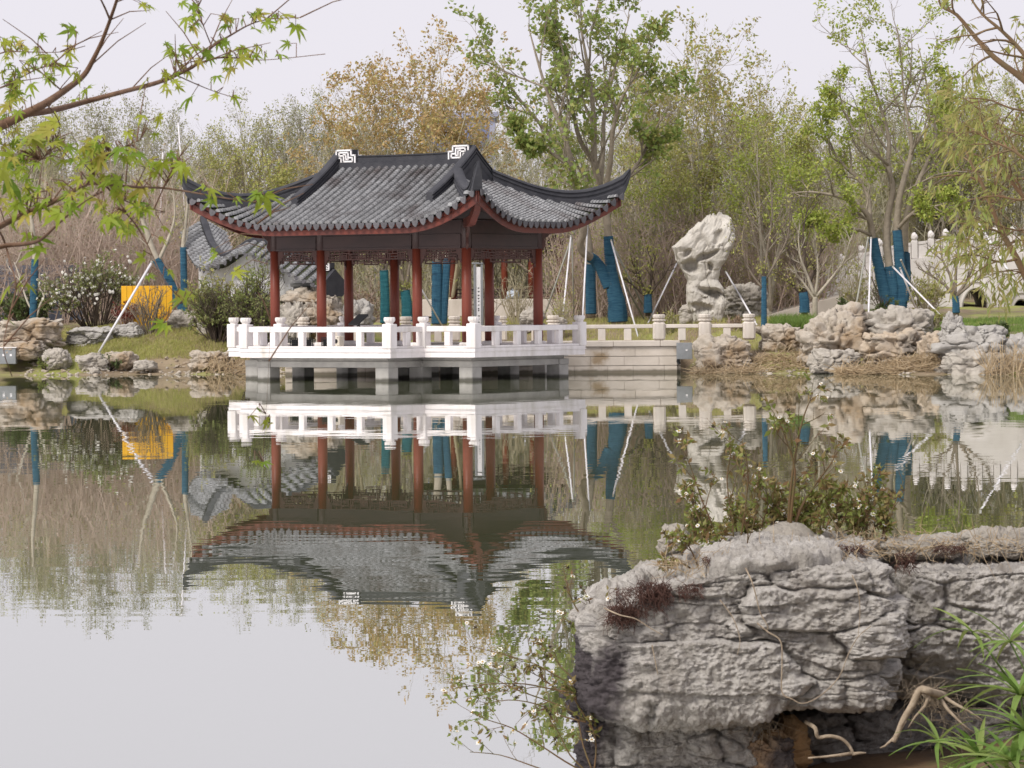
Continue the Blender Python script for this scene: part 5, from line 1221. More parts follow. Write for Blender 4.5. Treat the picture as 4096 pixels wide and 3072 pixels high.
# ================================================================ grass and reeds
def blades(name, label, n, region, h0, h1, m, seed, w=.012, lean=.35):
    """region(rs, n) -> X, Y"""
    rs = np.random.RandomState(seed); X, Y = region(rs, n); Z = land_z(X, Y); H = rs.uniform(h0, h1, n)
    a = rs.uniform(0, 6.283, n); t = np.stack([np.cos(a), np.sin(a), np.zeros(n)], 1) * (w / 2); l = rs.randn(n, 2) * lean
    p = np.stack([X, Y, Z - .02], 1); mid = p + np.stack([l[:, 0] * H * .3, l[:, 1] * H * .3, H * .6], 1); top = p + np.stack([l[:, 0] * H, l[:, 1] * H, H], 1)
    V = np.stack([p - t, p + t, mid + t * .7, mid - t * .7, top], 1).reshape(-1, 3); b = (np.arange(n) * 5)[:, None]
    F = [tuple(r) for r in (b + np.array([[0, 1, 2, 3]])).tolist()] + [tuple(r) for r in (b + np.array([[3, 2, 4]])).tolist()]
    me = new_mesh(name, V, F, m); o = link(name, me); struct(o, 'stuff'); o['label'] = label; return o
mat('grass_yellow', (0.2, 0.2, 0.05), .7, island=[(0.38, 0.39, 0.11), (0.46, 0.45, 0.14), (0.33, 0.36, 0.10), (0.50, 0.43, 0.21), (0.40, 0.33, 0.18)], trans=.3)
mat('grass_green', (0.1, 0.2, 0.03), .6, island=[(0.13, 0.22, 0.05), (0.18, 0.28, 0.06), (0.24, 0.31, 0.08)], trans=.3)
mat('straw', (0.4, 0.28, 0.14), .8, island=[(0.52, 0.40, 0.25), (0.44, 0.32, 0.19), (0.60, 0.48, 0.32), (0.34, 0.25, 0.15)], trans=.15)
def reg(x0, x1, e0, e1):
    def f(rs, n):
        X = rs.uniform(x0, x1, n); return X, shore(X) + rs.uniform(e0, e1, n)
    return f
blades('lawn_grass', 'short yellow green grass on the left mound', 60000, reg(-13.0, -6.3, 1.5, 6.0), .05, .13, 'grass_yellow', 1)
blades('lawn_grass', 'green lawn grass behind the causeway and around the scholar stone', 30000, reg(-2.0, 9.5, 2.2, 11), .06, .18, 'grass_yellow', 2)
blades('lawn_grass', 'bright green grass on the bank at the right edge', 16000, reg(10.8, 16, 3.2, 9), .06, .18, 'grass_green', 3)
def clump_reg(px0, px1, Y0, Y1):
    def f(rs, n): 
        Y = rs.uniform(Y0, Y1, n); return (rs.uniform(px0, px1, n) - 512) * Y / F_PX, Y
    return f
blades('tall_grass', 'tall fresh green grass clump on the bank in front of the pale ramp', 2600, clump_reg(772, 812, 96.2, 97.6), .30, .52, 'grass_green', 4, w=.022, lean=.25)
def straw_heap(name, label, n, px0, px1, Y0, Y1, seed, zmax=.35, lmin=.25, lmax=.7, upr=.35):
    rs = np.random.RandomState(seed); Y = rs.uniform(Y0, Y1, n); X = (rs.uniform(px0, px1, n) - 512) * Y / F_PX; Z = np.maximum(land_z(X, Y), 0) + rs.uniform(0, 1, n) ** 2 * zmax
    d = rs.randn(n, 3); d[:, 2] = np.abs(d[:, 2]) * upr; d /= np.linalg.norm(d, axis=1)[:, None]; L = rs.uniform(lmin, lmax, n)[:, None]
    p = np.stack([X, Y, Z], 1); V, F = seg_mesh(np.column_stack([p - d * L * .3, p + d * L * .7, np.full(n, .011), np.full(n, .006)]), 3)
    o = link(name, new_mesh(name, V, F, 'straw')); struct(o, 'stuff'); o['label'] = label
straw_heap('dry_reeds', 'cut straw coloured reeds heaped at the water edge below the rocks', 1500, 838, 946, 90.2, 91.3, 1, .16)
straw_heap('dry_reeds', 'dry straw litter on the slope right of the causeway', 900, 694, 842, 92.6, 94.2, 2, .12)
straw_heap('dry_reeds', 'standing dry reed stalks at the water by the slab rock', 160, 985, 1024, 88.6, 89.6, 3, .25, .5, 1.1, 2.5)
straw_heap('dry_reeds', 'dry reed stalks bent into the water left of the deck', 160, 205, 262, 96.6, 97.6, 4, .25, .4, .8, 1.2)

# ================================================================ support poles of the transplanted trees
def pole(label, a, b, r=.025, m='pole_white', name='support_pole'):
    A, B = np.array(P3(*a)), np.array(P3(*b)); A[2] = min(A[2], lz(A[0], A[1])) if abs(A[2] - lz(A[0], A[1])) < .6 else A[2]
    t = thing(name, label, 'pole', tuple(A)); d = B - A
    MB().tube([(0, 0, 0), tuple(d * .5), tuple(d)], [r, r, r], 8).build('pole', m, t, True)
    MB().tube([tuple(d * .985), tuple(d * 1.004)], [r * 1.25, r * 1.25], 8).build('end_cap', 'pole_grey', t)
    return t
G1 = 'poles propping the large green tree'
pole('leftmost white pole propping the large green tree', (560, 326, 99.5), (571, 236, 102.5))
pole('long steep white pole touching the roof corner, propping the large green tree', (581.5, 320, 99.8), (587.5, 226, 102.5))
pole('white pole slanting down to the right from the top of the forked blue trunk', (638, 326, 99.8), (611, 240, 102.9))
pole('grey pole crossing behind the forked blue trunk towards the right', (652, 320, 104.5), (612, 244, 103.4), .028, 'pole_grey')
pole('second grey pole behind the forked blue trunk, ending by the dark wrapped bush tree', (646, 316, 105), (612, 262, 103.6), .026, 'pole_grey')
pole('grey pole behind the leftmost white pole by the far pavilion', (541, 318, 103), (571, 240, 103.2), .026, 'pole_grey')
pole('thin vertical grey pole between the leftmost and the long steep white pole', (574, 318, 104), (572, 238, 103.4), .022, 'pole_grey')
pole('white pole slanting up right to the left side of the scholar stone', (648, 312, 103), (677, 263, 105), .024)
pole('white pole slanting down right beside the scholar stone to the wrapped tree', (757, 322, 99), (726, 272, 104), .026)
pole('upright white pole propping the spring tree on the rocks', (868, 321, 95.5), (871, 238, 99.2))
pole('grey pole left of the upright white pole at the spring tree', (852, 317, 96.5), (868, 238, 99.2), .026, 'pole_grey')
pole('long white pole slanting down right from the spring tree to the grass', (949, 320, 96), (893, 267, 99.3))
pole('short white pole behind the long slanting pole of the spring tree', (920, 308, 101), (900, 268, 99.8), .026)
pole('grey pole above the long slanting pole of the spring tree', (926, 300, 102), (901, 260, 99.9), .024, 'pole_grey')
pole('long white pole slanting across the yellow panel on the left mound', (98, 341, 98.9), (152, 262, 100), .035)
pole('slanting white pole behind the right front column', (446, 314, 101), (415, 278, 99.4), .022)
pole('white pole high in the bare trees above the left roof corner', (157, 300, 112), (163, 150, 113), .03)
pole('thin white pole leaning in the bare trees left of the roof', (190, 280, 113), (178, 120, 114), .026)
pole('white pole standing among the amber trees above the roof', (376, 300, 118), (371, 65, 118.5), .035)
pole('white pole leaning in front of the arch bridge at the right edge', (1020, 290, 99), (978, 222, 101), .03)

# loose stones on the muddy shore
def pebbles(name, label, n, x0, x1, e0, e1, seed, m):
    rs = np.random.RandomState(seed); D, F = cube_sphere(2); V, Fa = [], []; X = rs.uniform(x0, x1, n); Y = shore(X) + rs.uniform(e0, e1, n); Z = land_z(X, Y)
    for i in range(n):
        s3 = rs.uniform(.015, .07) * rs.uniform(.6, 1.3, 3) * np.array((1, 1, .6)); P = D * (1 + .25 * rs.randn(len(D), 1)) * s3; Fa.append(F + len(D) * i); V.append(P + np.array((X[i], Y[i], Z[i] + s3[2] * .3)))
    o = link(name, new_mesh(name, np.concatenate(V), np.concatenate(Fa), m)); struct(o, 'stuff'); o['label'] = label
pebbles('shore_stones', 'loose stones on the mud of the left shore', 420, -13.5, -5.6, -.1, 1.6, 1, 'garden_rock')
pebbles('shore_stones', 'loose stones on the mud of the right shore', 300, 4.8, 13.0, -.1, 1.6, 2, 'garden_rock')
# ================================================================ undulating tiled garden wall left of the pavilion
def wall_run():
    ctrl = [(203, 219, 104.6), (207, 232, 103.6), (212, 244, 102.6), (219, 253.5, 101.7), (227, 257, 101.1), (236, 252, 100.8), (246, 244, 100.5), (258, 239.5, 100.1), (272, 242.5, 99.8), (288, 250, 99.4), (305, 259, 99.0), (320, 266, 98.6), (333, 271.5, 98.3)]
    C = np.array([at(*c) for c in ctrl]); seg = np.concatenate([[0], np.cumsum(np.linalg.norm(np.diff(C, axis=0), axis=1))])
    s = np.arange(0, seg[-1], .05); f = np.stack([np.interp(s, seg, C[:, k]) for k in range(3)], 1)
    for _ in range(6): f[1:-1] = (f[:-2] + 2 * f[1:-1] + f[2:]) / 4
    return s, f
s_, pth = wall_run()
tan = np.gradient(pth[:, :2], axis=0); tan /= np.linalg.norm(tan, axis=1)[:, None]; lat = np.stack([tan[:, 1], -tan[:, 0]], 1)      # towards the camera side
base = (float(pth[len(pth) // 2, 0]), float(pth[len(pth) // 2, 1]), 1.1)
cw = thing('garden_wall', 'white garden wall with undulating grey tiled coping behind the left columns', 'wall', base)
off = np.array(base)
HW, DROP = .60, .36
m = MB(); idx = list(range(0, len(pth), 4)) + [len(pth) - 1]
m.rings([[tuple(np.array((pth[i, 0] + lat[i, 0] * d, pth[i, 1] + lat[i, 1] * d, z)) - off) for d, z in ((-.14, .5), (.14, .5), (.14, pth[i, 2] - .20), (-.14, pth[i, 2] - .20))] for i in idx[:-3]]).build('wall', 'white_plaster', cw)
m = MB(); m.rings([[tuple(np.array((pth[i, 0] + lat[i, 0] * d, pth[i, 1] + lat[i, 1] * d, pth[i, 2] + z)) - off) for d, z in ((-HW, -DROP - .05), (-.16, -.34), (.16, -.34), (HW, -DROP - .05), (HW, -DROP), (0, -.02), (-HW, -DROP))] for i in idx]).build('coping', 'tile_bed', cw)
m = MB(); m.rings([[tuple(np.array((pth[i, 0] + lat[i, 0] * d, pth[i, 1] + lat[i, 1] * d, pth[i, 2] + z)) - off) for d, z in ((-.09, -.06), (.09, -.06), (.09, .07), (.05, .10), (-.05, .10), (-.09, .07))] for i in idx]).build('ridge_band', 'tile_dark', cw)
random.seed(9)
k = 4
while k < len(pth) - 3:
    for sg in (1, -1):
        L = Vector((lat[k, 0] * sg, lat[k, 1] * sg, 0)); p = Vector(pth[k] - off)
        P = [p + L * (.09 + (HW - .03) * t) + Vector((0, 0, -.02 - (DROP) * (.09 + (HW - .03) * t) / HW + .02)) for t in (0, .25, .5, .75, 1)]
        link('tile_row', tile_row(P, Vector((tan[k, 0], tan[k, 1], 0)), r=.105, step=.085), cw)
        if k + 2 < len(pth):
            o = link('drip_tile', DRIP, cw); q = pth[k + 2] - off; L2 = lat[k + 2] * sg
            o.location = (q[0] + L2[0] * (HW + .015), q[1] + L2[1] * (HW + .015), q[2] - DROP - .0); o.scale = (.9, 1, .75)
            t2 = pth[min(k + 3, len(pth) - 1)] - pth[k + 1]; o.rotation_euler = (0, -math.atan2(t2[2], math.hypot(t2[0], t2[1])), math.atan2(t2[1], t2[0]))
    k += 6
e = pth[-1]; te = tan[-1]; le = lat[-1]
# white meander block on the ridge end, dark gable below
m = MB()
for (x0, z0, x1, z1) in ((0, 0, 1, .12), (0, .88, 1, 1), (0, 0, .12, 1), (.88, 0, 1, 1), (.24, .24, .88, .34), (.24, .24, .34, .76), (.24, .66, .76, .76), (.66, .44, .76, .76), (.46, .44, .76, .54)):
    for yy in (0,): m.box((x0 * .2, -.012, z0 * .2), (x1 * .2, .012, z1 * .2))
o = m.build('fret_scroll', 'white_plaster', cw); o.location = tuple(e - off + np.array((le[0] * .11 - te[0] * .22, le[1] * .11 - te[1] * .22, .02))); o.rotation_euler.z = math.atan2(te[1], te[0])
o = MB().box((0, -.09, -.02), (.24, .09, .24)).build('scroll_block', 'tile_dark', cw); o.location = tuple(e - off + np.array((-te[0] * .24, -te[1] * .24, 0))); o.rotation_euler.z = math.atan2(te[1], te[0])
m = MB(); Q = [(-HW, -DROP - .06), (HW, -DROP - .06), (.30, -DROP - .34), (-.30, -DROP - .34)]; Q2 = [(-HW, -DROP - .06), (HW, -DROP - .06), (0, .06)]
for q in (Q, Q2): m.rings([[tuple(e - off + np.array((le[0] * d + te[0] * t, le[1] * d + te[1] * t, z))) for d, z in q] for t in (-.02, .10)])
m.build('gable_end', 'tile_dark', cw)
# grey lattice window niche in front of the wall's lower end
wl_ = at(308, 306, 98.75); nw = thing('lattice_niche', 'dark grey framed lattice window under the low end of the garden wall', 'window', (wl_[0], wl_[1], lz(wl_[0], 98.75)), -.32)
mat('grey_brick', (0.10, 0.10, 0.098), .8, col2=(.14, .14, .135), scale=4, bump=.003, bump_scale=30)
zt = at(308, 283, 98.75)[2] - lz(wl_[0], 98.75)
MB().cbox((-.42, -.06, 0), (.55, .10, zt - .1), .01).build('frame', 'grey_brick', nw)
MB().cbox((-.48, -.12, zt - .1), (.62, .14, zt), .01).build('cornice', 'grey_brick', nw)
mat('pale_grille', (.45, .45, .40), .8)
m = MB()
for i in range(6): m.box((-.2 + .08 * i - .012, -.085, zt - .62), (-.2 + .08 * i + .012, -.062, zt - .16))
for j in range(5): m.box((-.22, -.087, zt - .60 + .10 * j), (.22, -.0625, zt - .575 + .10 * j))
m.build('grille', 'pale_grille', nw)

# ================================================================ yellow panel, blue fence
yp = at(147, 330, 101.7); yz = lz(yp[0], yp[1]); top = at(155, 284, 101.7)[2] - yz; W2 = 25.5 * mpp(101.7)
mat('yellow_paint', (0.80, 0.46, 0.02), .55, col2=(0.68, 0.33, 0.012), scale=2.5, col3=(.45, .25, .03), scale3=4, lo3=.58, hi3=.75, stretch=(1, 1, .35), objrand=.08)
yl = thing('yellow_panel', 'bright yellow board panel standing behind the bare shrub on the left', 'panel', (yp[0], yp[1], yz - .05))
for i in range(9):
    x0 = -W2 + 2 * W2 * i / 9; MB().cbox((x0 + .004, -.02 + .004 * (i % 2), 0), (x0 + 2 * W2 / 9 - .004, .03, top), .006).build('board', 'yellow_paint', yl)
for z in (.25, top - .25): MB().cbox((-W2, .032, z), (W2, .08, z + .09), .005).build('batten', 'yellow_paint', yl)
for x in (-W2 + .1, W2 - .1): MB().cbox((x - .04, .082, -.1), (x + .04, .16, top * .95), .005).build('post', 'grey_metal', yl)
mat('blue_grey_paint', (0.115, 0.135, 0.19), .6, col2=(0.16, 0.165, 0.20), scale=1.5)
fx0, fx1 = at(-30, 300, 108)[0], at(84, 300, 108)[0]; fz = lz((fx0 + fx1) / 2, 108); ft = at(30, 260, 108)[2] - fz
fe = thing('site_fence', 'blue grey boarded fence behind the bushes at the left edge', 'fence', (fx0, 108, fz - .1))
n = 12
for r in range(5):
    z0 = ft * (.10 + .18 * r)
    for i in range(3):
        L = (fx1 - fx0) / 3; MB().cbox((L * i + .01, -.02, z0), (L * (i + 1) - .01, .02, z0 + ft * .15), .005).build('board', 'blue_grey_paint', fe)
for i in range(4): MB().cbox(((fx1 - fx0) * i / 3 - .05, .022, 0), ((fx1 - fx0) * i / 3 + .05, .10, ft * 1.08), .005).build('post', 'grey_metal', fe)
gb = at(8, 363, 98.0); g2 = thing('meter_box', 'grey metal box with two white dots on the shore at the left edge', 'box', (gb[0], 98.0, .30))
MB().cbox((-.26, -.15, 0), (.24, .15, .44), .015).build('housing', 'grey_metal', g2); MB().cbox((-.28, -.17, .441), (.26, .17, .47), .01).build('lid', 'white_stone', g2)
for x in (-.1, .1): MB().cbox((x - .03, -.156, .22), (x + .03, -.149, .28), .002).build('plate', 'white_plaster', g2)

# ================================================================ far pavilion seen through the columns
YF = 113.0; fxs = [float(at(p, 290, YF)[0]) for p in (453, 504.5, 531.5, 560)]; fz0 = at(500, 299, YF)[2]
fp = thing('far_pavilion', 'second dark red pavilion on a white plinth seen through the columns', 'pavilion', (fxs[0], YF, fz0))
f0 = fxs[0]; hz = at(500, 247, YF)[2] - fz0
MB().cbox((at(421, 300, YF)[0] - f0, -.4, -.55), (at(538, 300, YF)[0] - f0, 3.2, 0), .02).build('plinth', 'cream_stone', fp)
MB().cbox((at(538, 300, YF)[0] - f0 + .002, -.3, -.6), (at(572, 300, YF)[0] - f0, 3.2, -.02), .02).build('plinth', 'cream_stone', fp)
for row in (0, 2.6):
    for x in fxs: MB().lathe([(.105, 0), (.105, hz + .3)], (x - f0, row), 12).build('column', 'red_wood', fp, True)
w0, w1 = -.6, fxs[-1] - f0 + .2
for row in (0, 2.6):
    MB().box((w0, row - .06, hz - .02), (w1, row + .06, hz + .3)).build('beam', 'dark_wood', fp)
    m = MB()
    for (a, b) in zip(fxs[:-1], fxs[1:]):
        a -= f0; b -= f0; a += .1; b -= .1
        m.box((a, row - .015, hz - .28), (b, row + .015, hz - .25)); m.box((a, row - .015, hz - .16), (b, row + .015, hz - .13)); nn = max(2, int((b - a) / .14))
        for i in range(nn + 1): x = a + (b - a) * i / nn; m.box((x - .012, row - .012, hz - .28), (x + .012, row + .012, hz - .02))
    m.build('lattice_panel', 'lattice_wood', fp)
m = MB()
for (a, b) in zip(fxs[:-1], fxs[1:]):
    a -= f0 - .1; b -= f0 + .1; m.box((a, -.03, .28), (b, .03, .33)); m.box((a, -.16, .04), (b, .16, .09)); nn = max(2, int((b - a) / .12))
    for i in range(nn + 1): x = a + (b - a) * i / nn; m.box((x - .014, -.02, .09), (x + .014, .02, .28))
    m.box((a, -.02, .17), (b, .02, .20))
m.build('bench_rail', 'dark_wood', fp)
ex = .75; x0, x1, y0, y1 = w0 - ex, w1 + ex, -ex, 2.6 + ex; zz = hz + .34; cy = (y0 + y1) / 2; rx0, rx1 = x0 + 1.6, x1 - 1.6; zr = zz + 1.15
m = MB(); V = [(x0, y0, zz), (x1, y0, zz), (x1, y1, zz), (x0, y1, zz), (rx0, cy, zr), (rx1, cy, zr)]
m.add(V, [(0, 1, 5, 4), (1, 2, 5), (2, 3, 4, 5), (3, 0, 4), (3, 2, 1, 0)]).build('roof', 'tile_bed', fp)
random.seed(3); x = x0 + .2
while x < x1 - .1:
    t0 = max(0, (rx0 - x) / (rx0 - x0), (x - rx1) / (x1 - rx1))
    P = [Vector((x, y0 - .03 + (cy - y0) * (1 - t0) * (1 - k / 5) , zz + (zr - zz) * (1 - t0) * (1 - k / 5) + .01)) for k in range(6)]
    if (P[-1] - P[0]).length > .2: link('tile_row', tile_row(P, Vector((1, 0, 0)), r=.085, step=.09), fp)
    x += .25
y = y0 + .2
while y < y1 - .1:
    t0 = abs(y - cy) / (y1 - cy); P = [Vector((x1 + .03 - (x1 - rx1) * (1 - t0) * (1 - k / 5), y, zz + (zr - zz) * (1 - t0) * (1 - k / 5) + .01)) for k in range(6)]
    if (P[-1] - P[0]).length > .2: link('tile_row', tile_row(P, Vector((0, 1, 0)), r=.085, step=.09), fp)
    y += .25
MB().box((rx0, cy - .09, zr - .05), (rx1, cy + .09, zr + .22)).build('ridge', 'tile_dark', fp)
for (cx_, cy_) in ((x0, y0), (x1, y0), (x1, y1), (x0, y1)):
    q = (rx0 if cx_ == x0 else rx1, cy, zr); MB().tube([(cx_ + (cx_ - q[0]) * .06, cy_ + (cy_ - q[1]) * .06, zz + .25), (cx_, cy_, zz + .08), tuple((np.array((cx_, cy_, zz)) + np.array(q)) / 2 + np.array((0, 0, .0))), q], [.05, .1, .11, .11], 6).build('hip_ridge', 'tile_dark', fp)
bp_ = at(513, 297, 112.7); bag = thing('plastic_bag', 'crumpled pale blue bag on the bench of the far pavilion', 'bag', (bp_[0], 112.7, fz0 + .002))
mat('bag_blue', (.42, .50, .62), .5, col2=(.6, .64, .7), scale=6)
link('bag_body', rock_mesh('bag_body', (.2, .13, .14), 91, n=14, p=2.6, amp=.3, strata=0, m='bag_blue'), bag).location = (0, 0, .13)
MB().tube([(-.05, 0, .24), (-.02, 0, .31), (.04, 0, .30), (.06, 0, .23)], .012, 6).build('handle', 'bag_blue', bag)

# upright white sign with a column of small dark characters
sg = at(478.5, 312, 98.9); sgz = lz(sg[0], 98.9); sgt = at(478.5, 266, 98.9)[2] - sgz
sn = thing('upright_sign', 'narrow white upright sign with a column of dark characters in a grey post frame', 'sign', (sg[0], 98.9, sgz - .03), .25)
MB().cbox((-.065, -.02, .05), (.065, .02, sgt), .004).build('panel', 'white_plaster', sn)
for x in (-.10, .10): MB().cbox((x - .03, -.035, 0), (x + .03, .035, sgt + .08), .006).build('post', 'grey_metal', sn)
MB().cbox((-.17, -.045, sgt + .082), (.17, .045, sgt + .13), .006).build('crosspiece', 'grey_metal', sn)
m = MB(); rr = random.Random(2)
for z in (.70, .745, .79, .835, .88, .665) : pass
zs = [.285 + 0, ] 
for k, f in enumerate((.72, .675, .625, .585, .55, .50, .455, .43, .36, .32, .28, .24, .21)):
    z = sgt * f
    for j in range(3): m.box((-.035 + rr.uniform(0, .02), -.0225, z + j * .014), (.035 - rr.uniform(0, .02), -.0205, z + j * .014 + .006))
    m.box((rr.uniform(-.02, .01), -.0224, z - .004), (rr.uniform(.012, .02), -.0206, z + .036))
m.build('characters', 'black_plastic', sn)

# ================================================================ white arch bridge and its ramp on the right
YB = 114.0
def b3(px, py, dy=0.0): q = at(px, py, YB); return np.array((q[0], YB + dy, q[2]))
tops = [(772, 311), (800, 300), (830, 286), (858, 272), (885, 263), (915, 258.5), (945, 255), (975, 252.5), (1005, 252), (1035, 254), (1070, 262), (1110, 276), (1160, 297), (1205, 315)]
ac, aw, ay = 975.7, 13.5, 289.0; a2c, a2w, a2y = 1021, 8, 300
def topy(x): return float(np.interp(x, [t[0] for t in tops], [t[1] for t in tops]))
def boty(x):
    y = 322.0
    for c, w, t in ((ac, aw, ay), (a2c, a2w, a2y)):
        d = abs(x - c) / w
        if d < 1: y = min(y, t + (314 - t) * (1 - math.sqrt(max(0, 1 - d ** 2.2))))
    return y
xs_ = sorted(set([t[0] for t in tops] + list(np.linspace(ac - aw, ac + aw, 25)) + list(np.linspace(a2c - a2w, a2c + a2w, 15)) + [ac - aw - .01, ac + aw + .01, a2c - a2w - .01, a2c + a2w + .01]))
b0 = b3(915, 312); b0[2] = 1.2
br = thing('arch_bridge', 'white stone arch bridge rising behind the trees at the right edge', 'bridge', tuple(b0))
m = MB(); DEP = 3.2
rg = []
for x in xs_:
    t, bt = b3(x, topy(x)), b3(x, boty(x)); rg.append([tuple(t - b0), tuple(bt - b0), tuple(bt - b0 + np.array((0, DEP, 0))), tuple(t - b0 + np.array((0, DEP, 0)))])
mat('bridge_stone', (0.68, 0.645, 0.63), .7, col2=(0.58, 0.545, 0.525), scale=1.2, bump=.004, bump_scale=20, col3=(.45, .42, .40), scale3=.5, lo3=.55, hi3=.7)
m.rings(rg).build('body', 'bridge_stone', br)
for c, w, t in ((ac, aw, ay), (a2c, a2w, a2y)):                 # arch mouldings
    for grow, th_, pr_ in ((1.12, 2.4, .06), (1.42, 1.4, .05)):
        P_ = []
        for k in range(25):
            d = -1 + 2 * k / 24; x = c + d * w * grow; y = (t - (grow - 1) * 20) + (316 - t) * (1 - math.sqrt(max(0, 1 - abs(d) ** 2.2))); P_.append(b3(x, y) - b0)
        MB().sweep([tuple(p) for p in P_], [(-pr_, -.04), (.0, -.04), (.0, .04), (-pr_, .04)], (0, 1, 0)).build('arch_moulding', 'bridge_stone', br)
px = 776
posts_px = [800, 822, 842, 862, 880, 898, 915, 931.6, 946.4, 963, 978, 996, 1013, 1030, 1048, 1066, 1085, 1105, 1126, 1150]
pk = MB().cbox((-.10, -.10, 0), (.10, .10, .58), .02).mesh('post', 'bridge_stone')
knob = rock_mesh('finial', (.10, .10, .14), 95, n=10, p=2.2, amp=.25, strata=0, m='bridge_stone', cell=.03)
pp = []
for x in posts_px:
    q = b3(x, topy(x)) - b0; pp.append(q); o = link('post', pk, br); o.location = (q[0], .15, q[2]); k_ = link('finial', knob, o); k_.location = (0, 0, .68)
for a, b in zip(pp[:-1], pp[1:]):
    d = b - a; n_ = Vector((0, 1, 0)); MB().sweep([(a[0] + .122, .15, a[2] + d[2] * .122 / d[0]), (b[0] - .122, .15, b[2] - d[2] * .122 / d[0])], [(-.05, 0), (.05, 0), (.05, .44), (-.05, .44)], (0, 1, 0)).build('parapet_panel', 'bridge_stone', br)
    MB().sweep([(a[0] + .122, .15, a[2] + d[2] * .122 / d[0] + .442), (b[0] - .122, .15, b[2] - d[2] * .122 / d[0] + .442)], [(-.07, 0), (.07, 0), (.07, .09), (-.07, .09)], (0, 1, 0)).build('parapet_rail', 'bridge_stone', br)
# pale paved path climbing to the bridge
rm = MB(); rg = []
for x, y in ((745, 322), (772, 313.5), (800, 306), (830, 298), (860, 292)):
    a = at(x, y, 106.5); rg.append([(a[0], 105.6, a[2]), (a[0], 107.8, a[2] + .05), (a[0], 107.8, a[2] - 1.2), (a[0], 105.6, a[2] - 1.2)])
struct(rm.rings(rg).build('stone_path', 'paving'))

# far pale blue buildings glimpsed through the crowns
mat('far_wall', (0.30, 0.33, 0.50), .6, col2=(0.36, 0.38, 0.52), scale=.1)
mat('far_glass', (0.16, 0.20, 0.40), .3)
def far_building(label, px0, px1, ytop, Y):
    a, b = at(px0, 300, Y), at(px1, ytop, Y); g_ = lz((a[0] + b[0]) / 2, Y); H = b[2] - g_; Wd = b[0] - a[0]
    t = thing('far_building', label, 'building', (a[0], Y, g_ - 1)); MB().box((0, 0, 0), (Wd, 8, H + 1)).build('wall', 'far_wall', t); MB().box((-.3, -.3, H + 1.002), (Wd + .3, 8.3, H + 1.5)).build('roof', 'far_wall', t)
    nx, nz = max(2, int(Wd / 2.2)), max(2, int(H / 2.6))
    for i in range(nx):
        for j in range(nz):
            x0 = Wd * (i + .18) / nx; x1 = Wd * (i + .82) / nx; z0 = 1 + H * (j + .22) / nz; z1 = 1 + H * (j + .8) / nz; MB().box((x0, -.05, z0), (x1, -.005, z1)).build('window', 'far_glass', t)
far_building('pale blue building far behind the crown of the spring tree', 815, 905, 196, 270)
far_building('pale blue building far behind the amber trees above the roof', 425, 495, 118, 290)

bush('loose grey green shrub before the low end of the bridge', 868, 905, 246, 310, 106, 433, 'leaf_sage', .07, 18, 4, 'bark_mid', 'tall_shrub', .3, up=.1)
# ================================================================ foreground maple (upper left)
mat('maple_bark', (0.115, 0.062, 0.038), .8, col2=(0.17, 0.10, 0.06), scale=30, bump=.002, bump_scale=120)
def leaf_objmat(name, cols, trans=.45, rough=.5):
    m = bpy.data.materials.new(name); m.use_nodes = True; MATS[name] = m; n = m.node_tree.nodes; l = m.node_tree.links; bs = n['Principled BSDF']
    oi = n.new('ShaderNodeObjectInfo'); rp = n.new('ShaderNodeValToRGB'); l.new(oi.outputs['Random'], rp.inputs[0]); els = rp.color_ramp.elements
    while len(els) < len(cols): els.new(.5)
    for i, c in enumerate(cols): els[i].position = i / (len(cols) - 1); els[i].color = (*c, 1)
    tc = n.new('ShaderNodeTexCoord'); nz = n.new('ShaderNodeTexNoise'); nz.inputs['Scale'].default_value = 40; l.new(tc.outputs['Object'], nz.inputs['Vector'])
    mx = n.new('ShaderNodeMix'); mx.data_type = 'RGBA'; mx.blend_type = 'MULTIPLY'; mx.inputs['Factor'].default_value = .5; l.new(rp.outputs[0], mx.inputs['A']); l.new(nz.outputs['Color'], mx.inputs['B'])
    mx2 = n.new('ShaderNodeVectorMath'); mx2.operation = 'SCALE'; mx2.inputs['Scale'].default_value = 1.25; l.new(mx.outputs['Result'], mx2.inputs[0])
    l.new(rp.outputs[0], bs.inputs['Base Color']); bs.inputs['Roughness'].default_value = rough; bs.inputs['Specular IOR Level'].default_value = .25
    tr = n.new('ShaderNodeBsdfTranslucent'); l.new(rp.outputs[0], tr.inputs['Color']); ms = n.new('ShaderNodeMixShader'); ms.inputs[0].default_value = trans
    l.new(bs.outputs[0], ms.inputs[1]); l.new(tr.outputs[0], ms.inputs[2]); l.new(ms.outputs[0], n['Material Output'].inputs['Surface'])
leaf_objmat('maple_leaf', [(0.17, 0.27, 0.025), (0.29, 0.37, 0.04), (0.38, 0.41, 0.055), (0.22, 0.32, 0.03), (0.43, 0.37, 0.08), (0.27, 0.35, 0.035), (0.13, 0.22, 0.025)], .5)
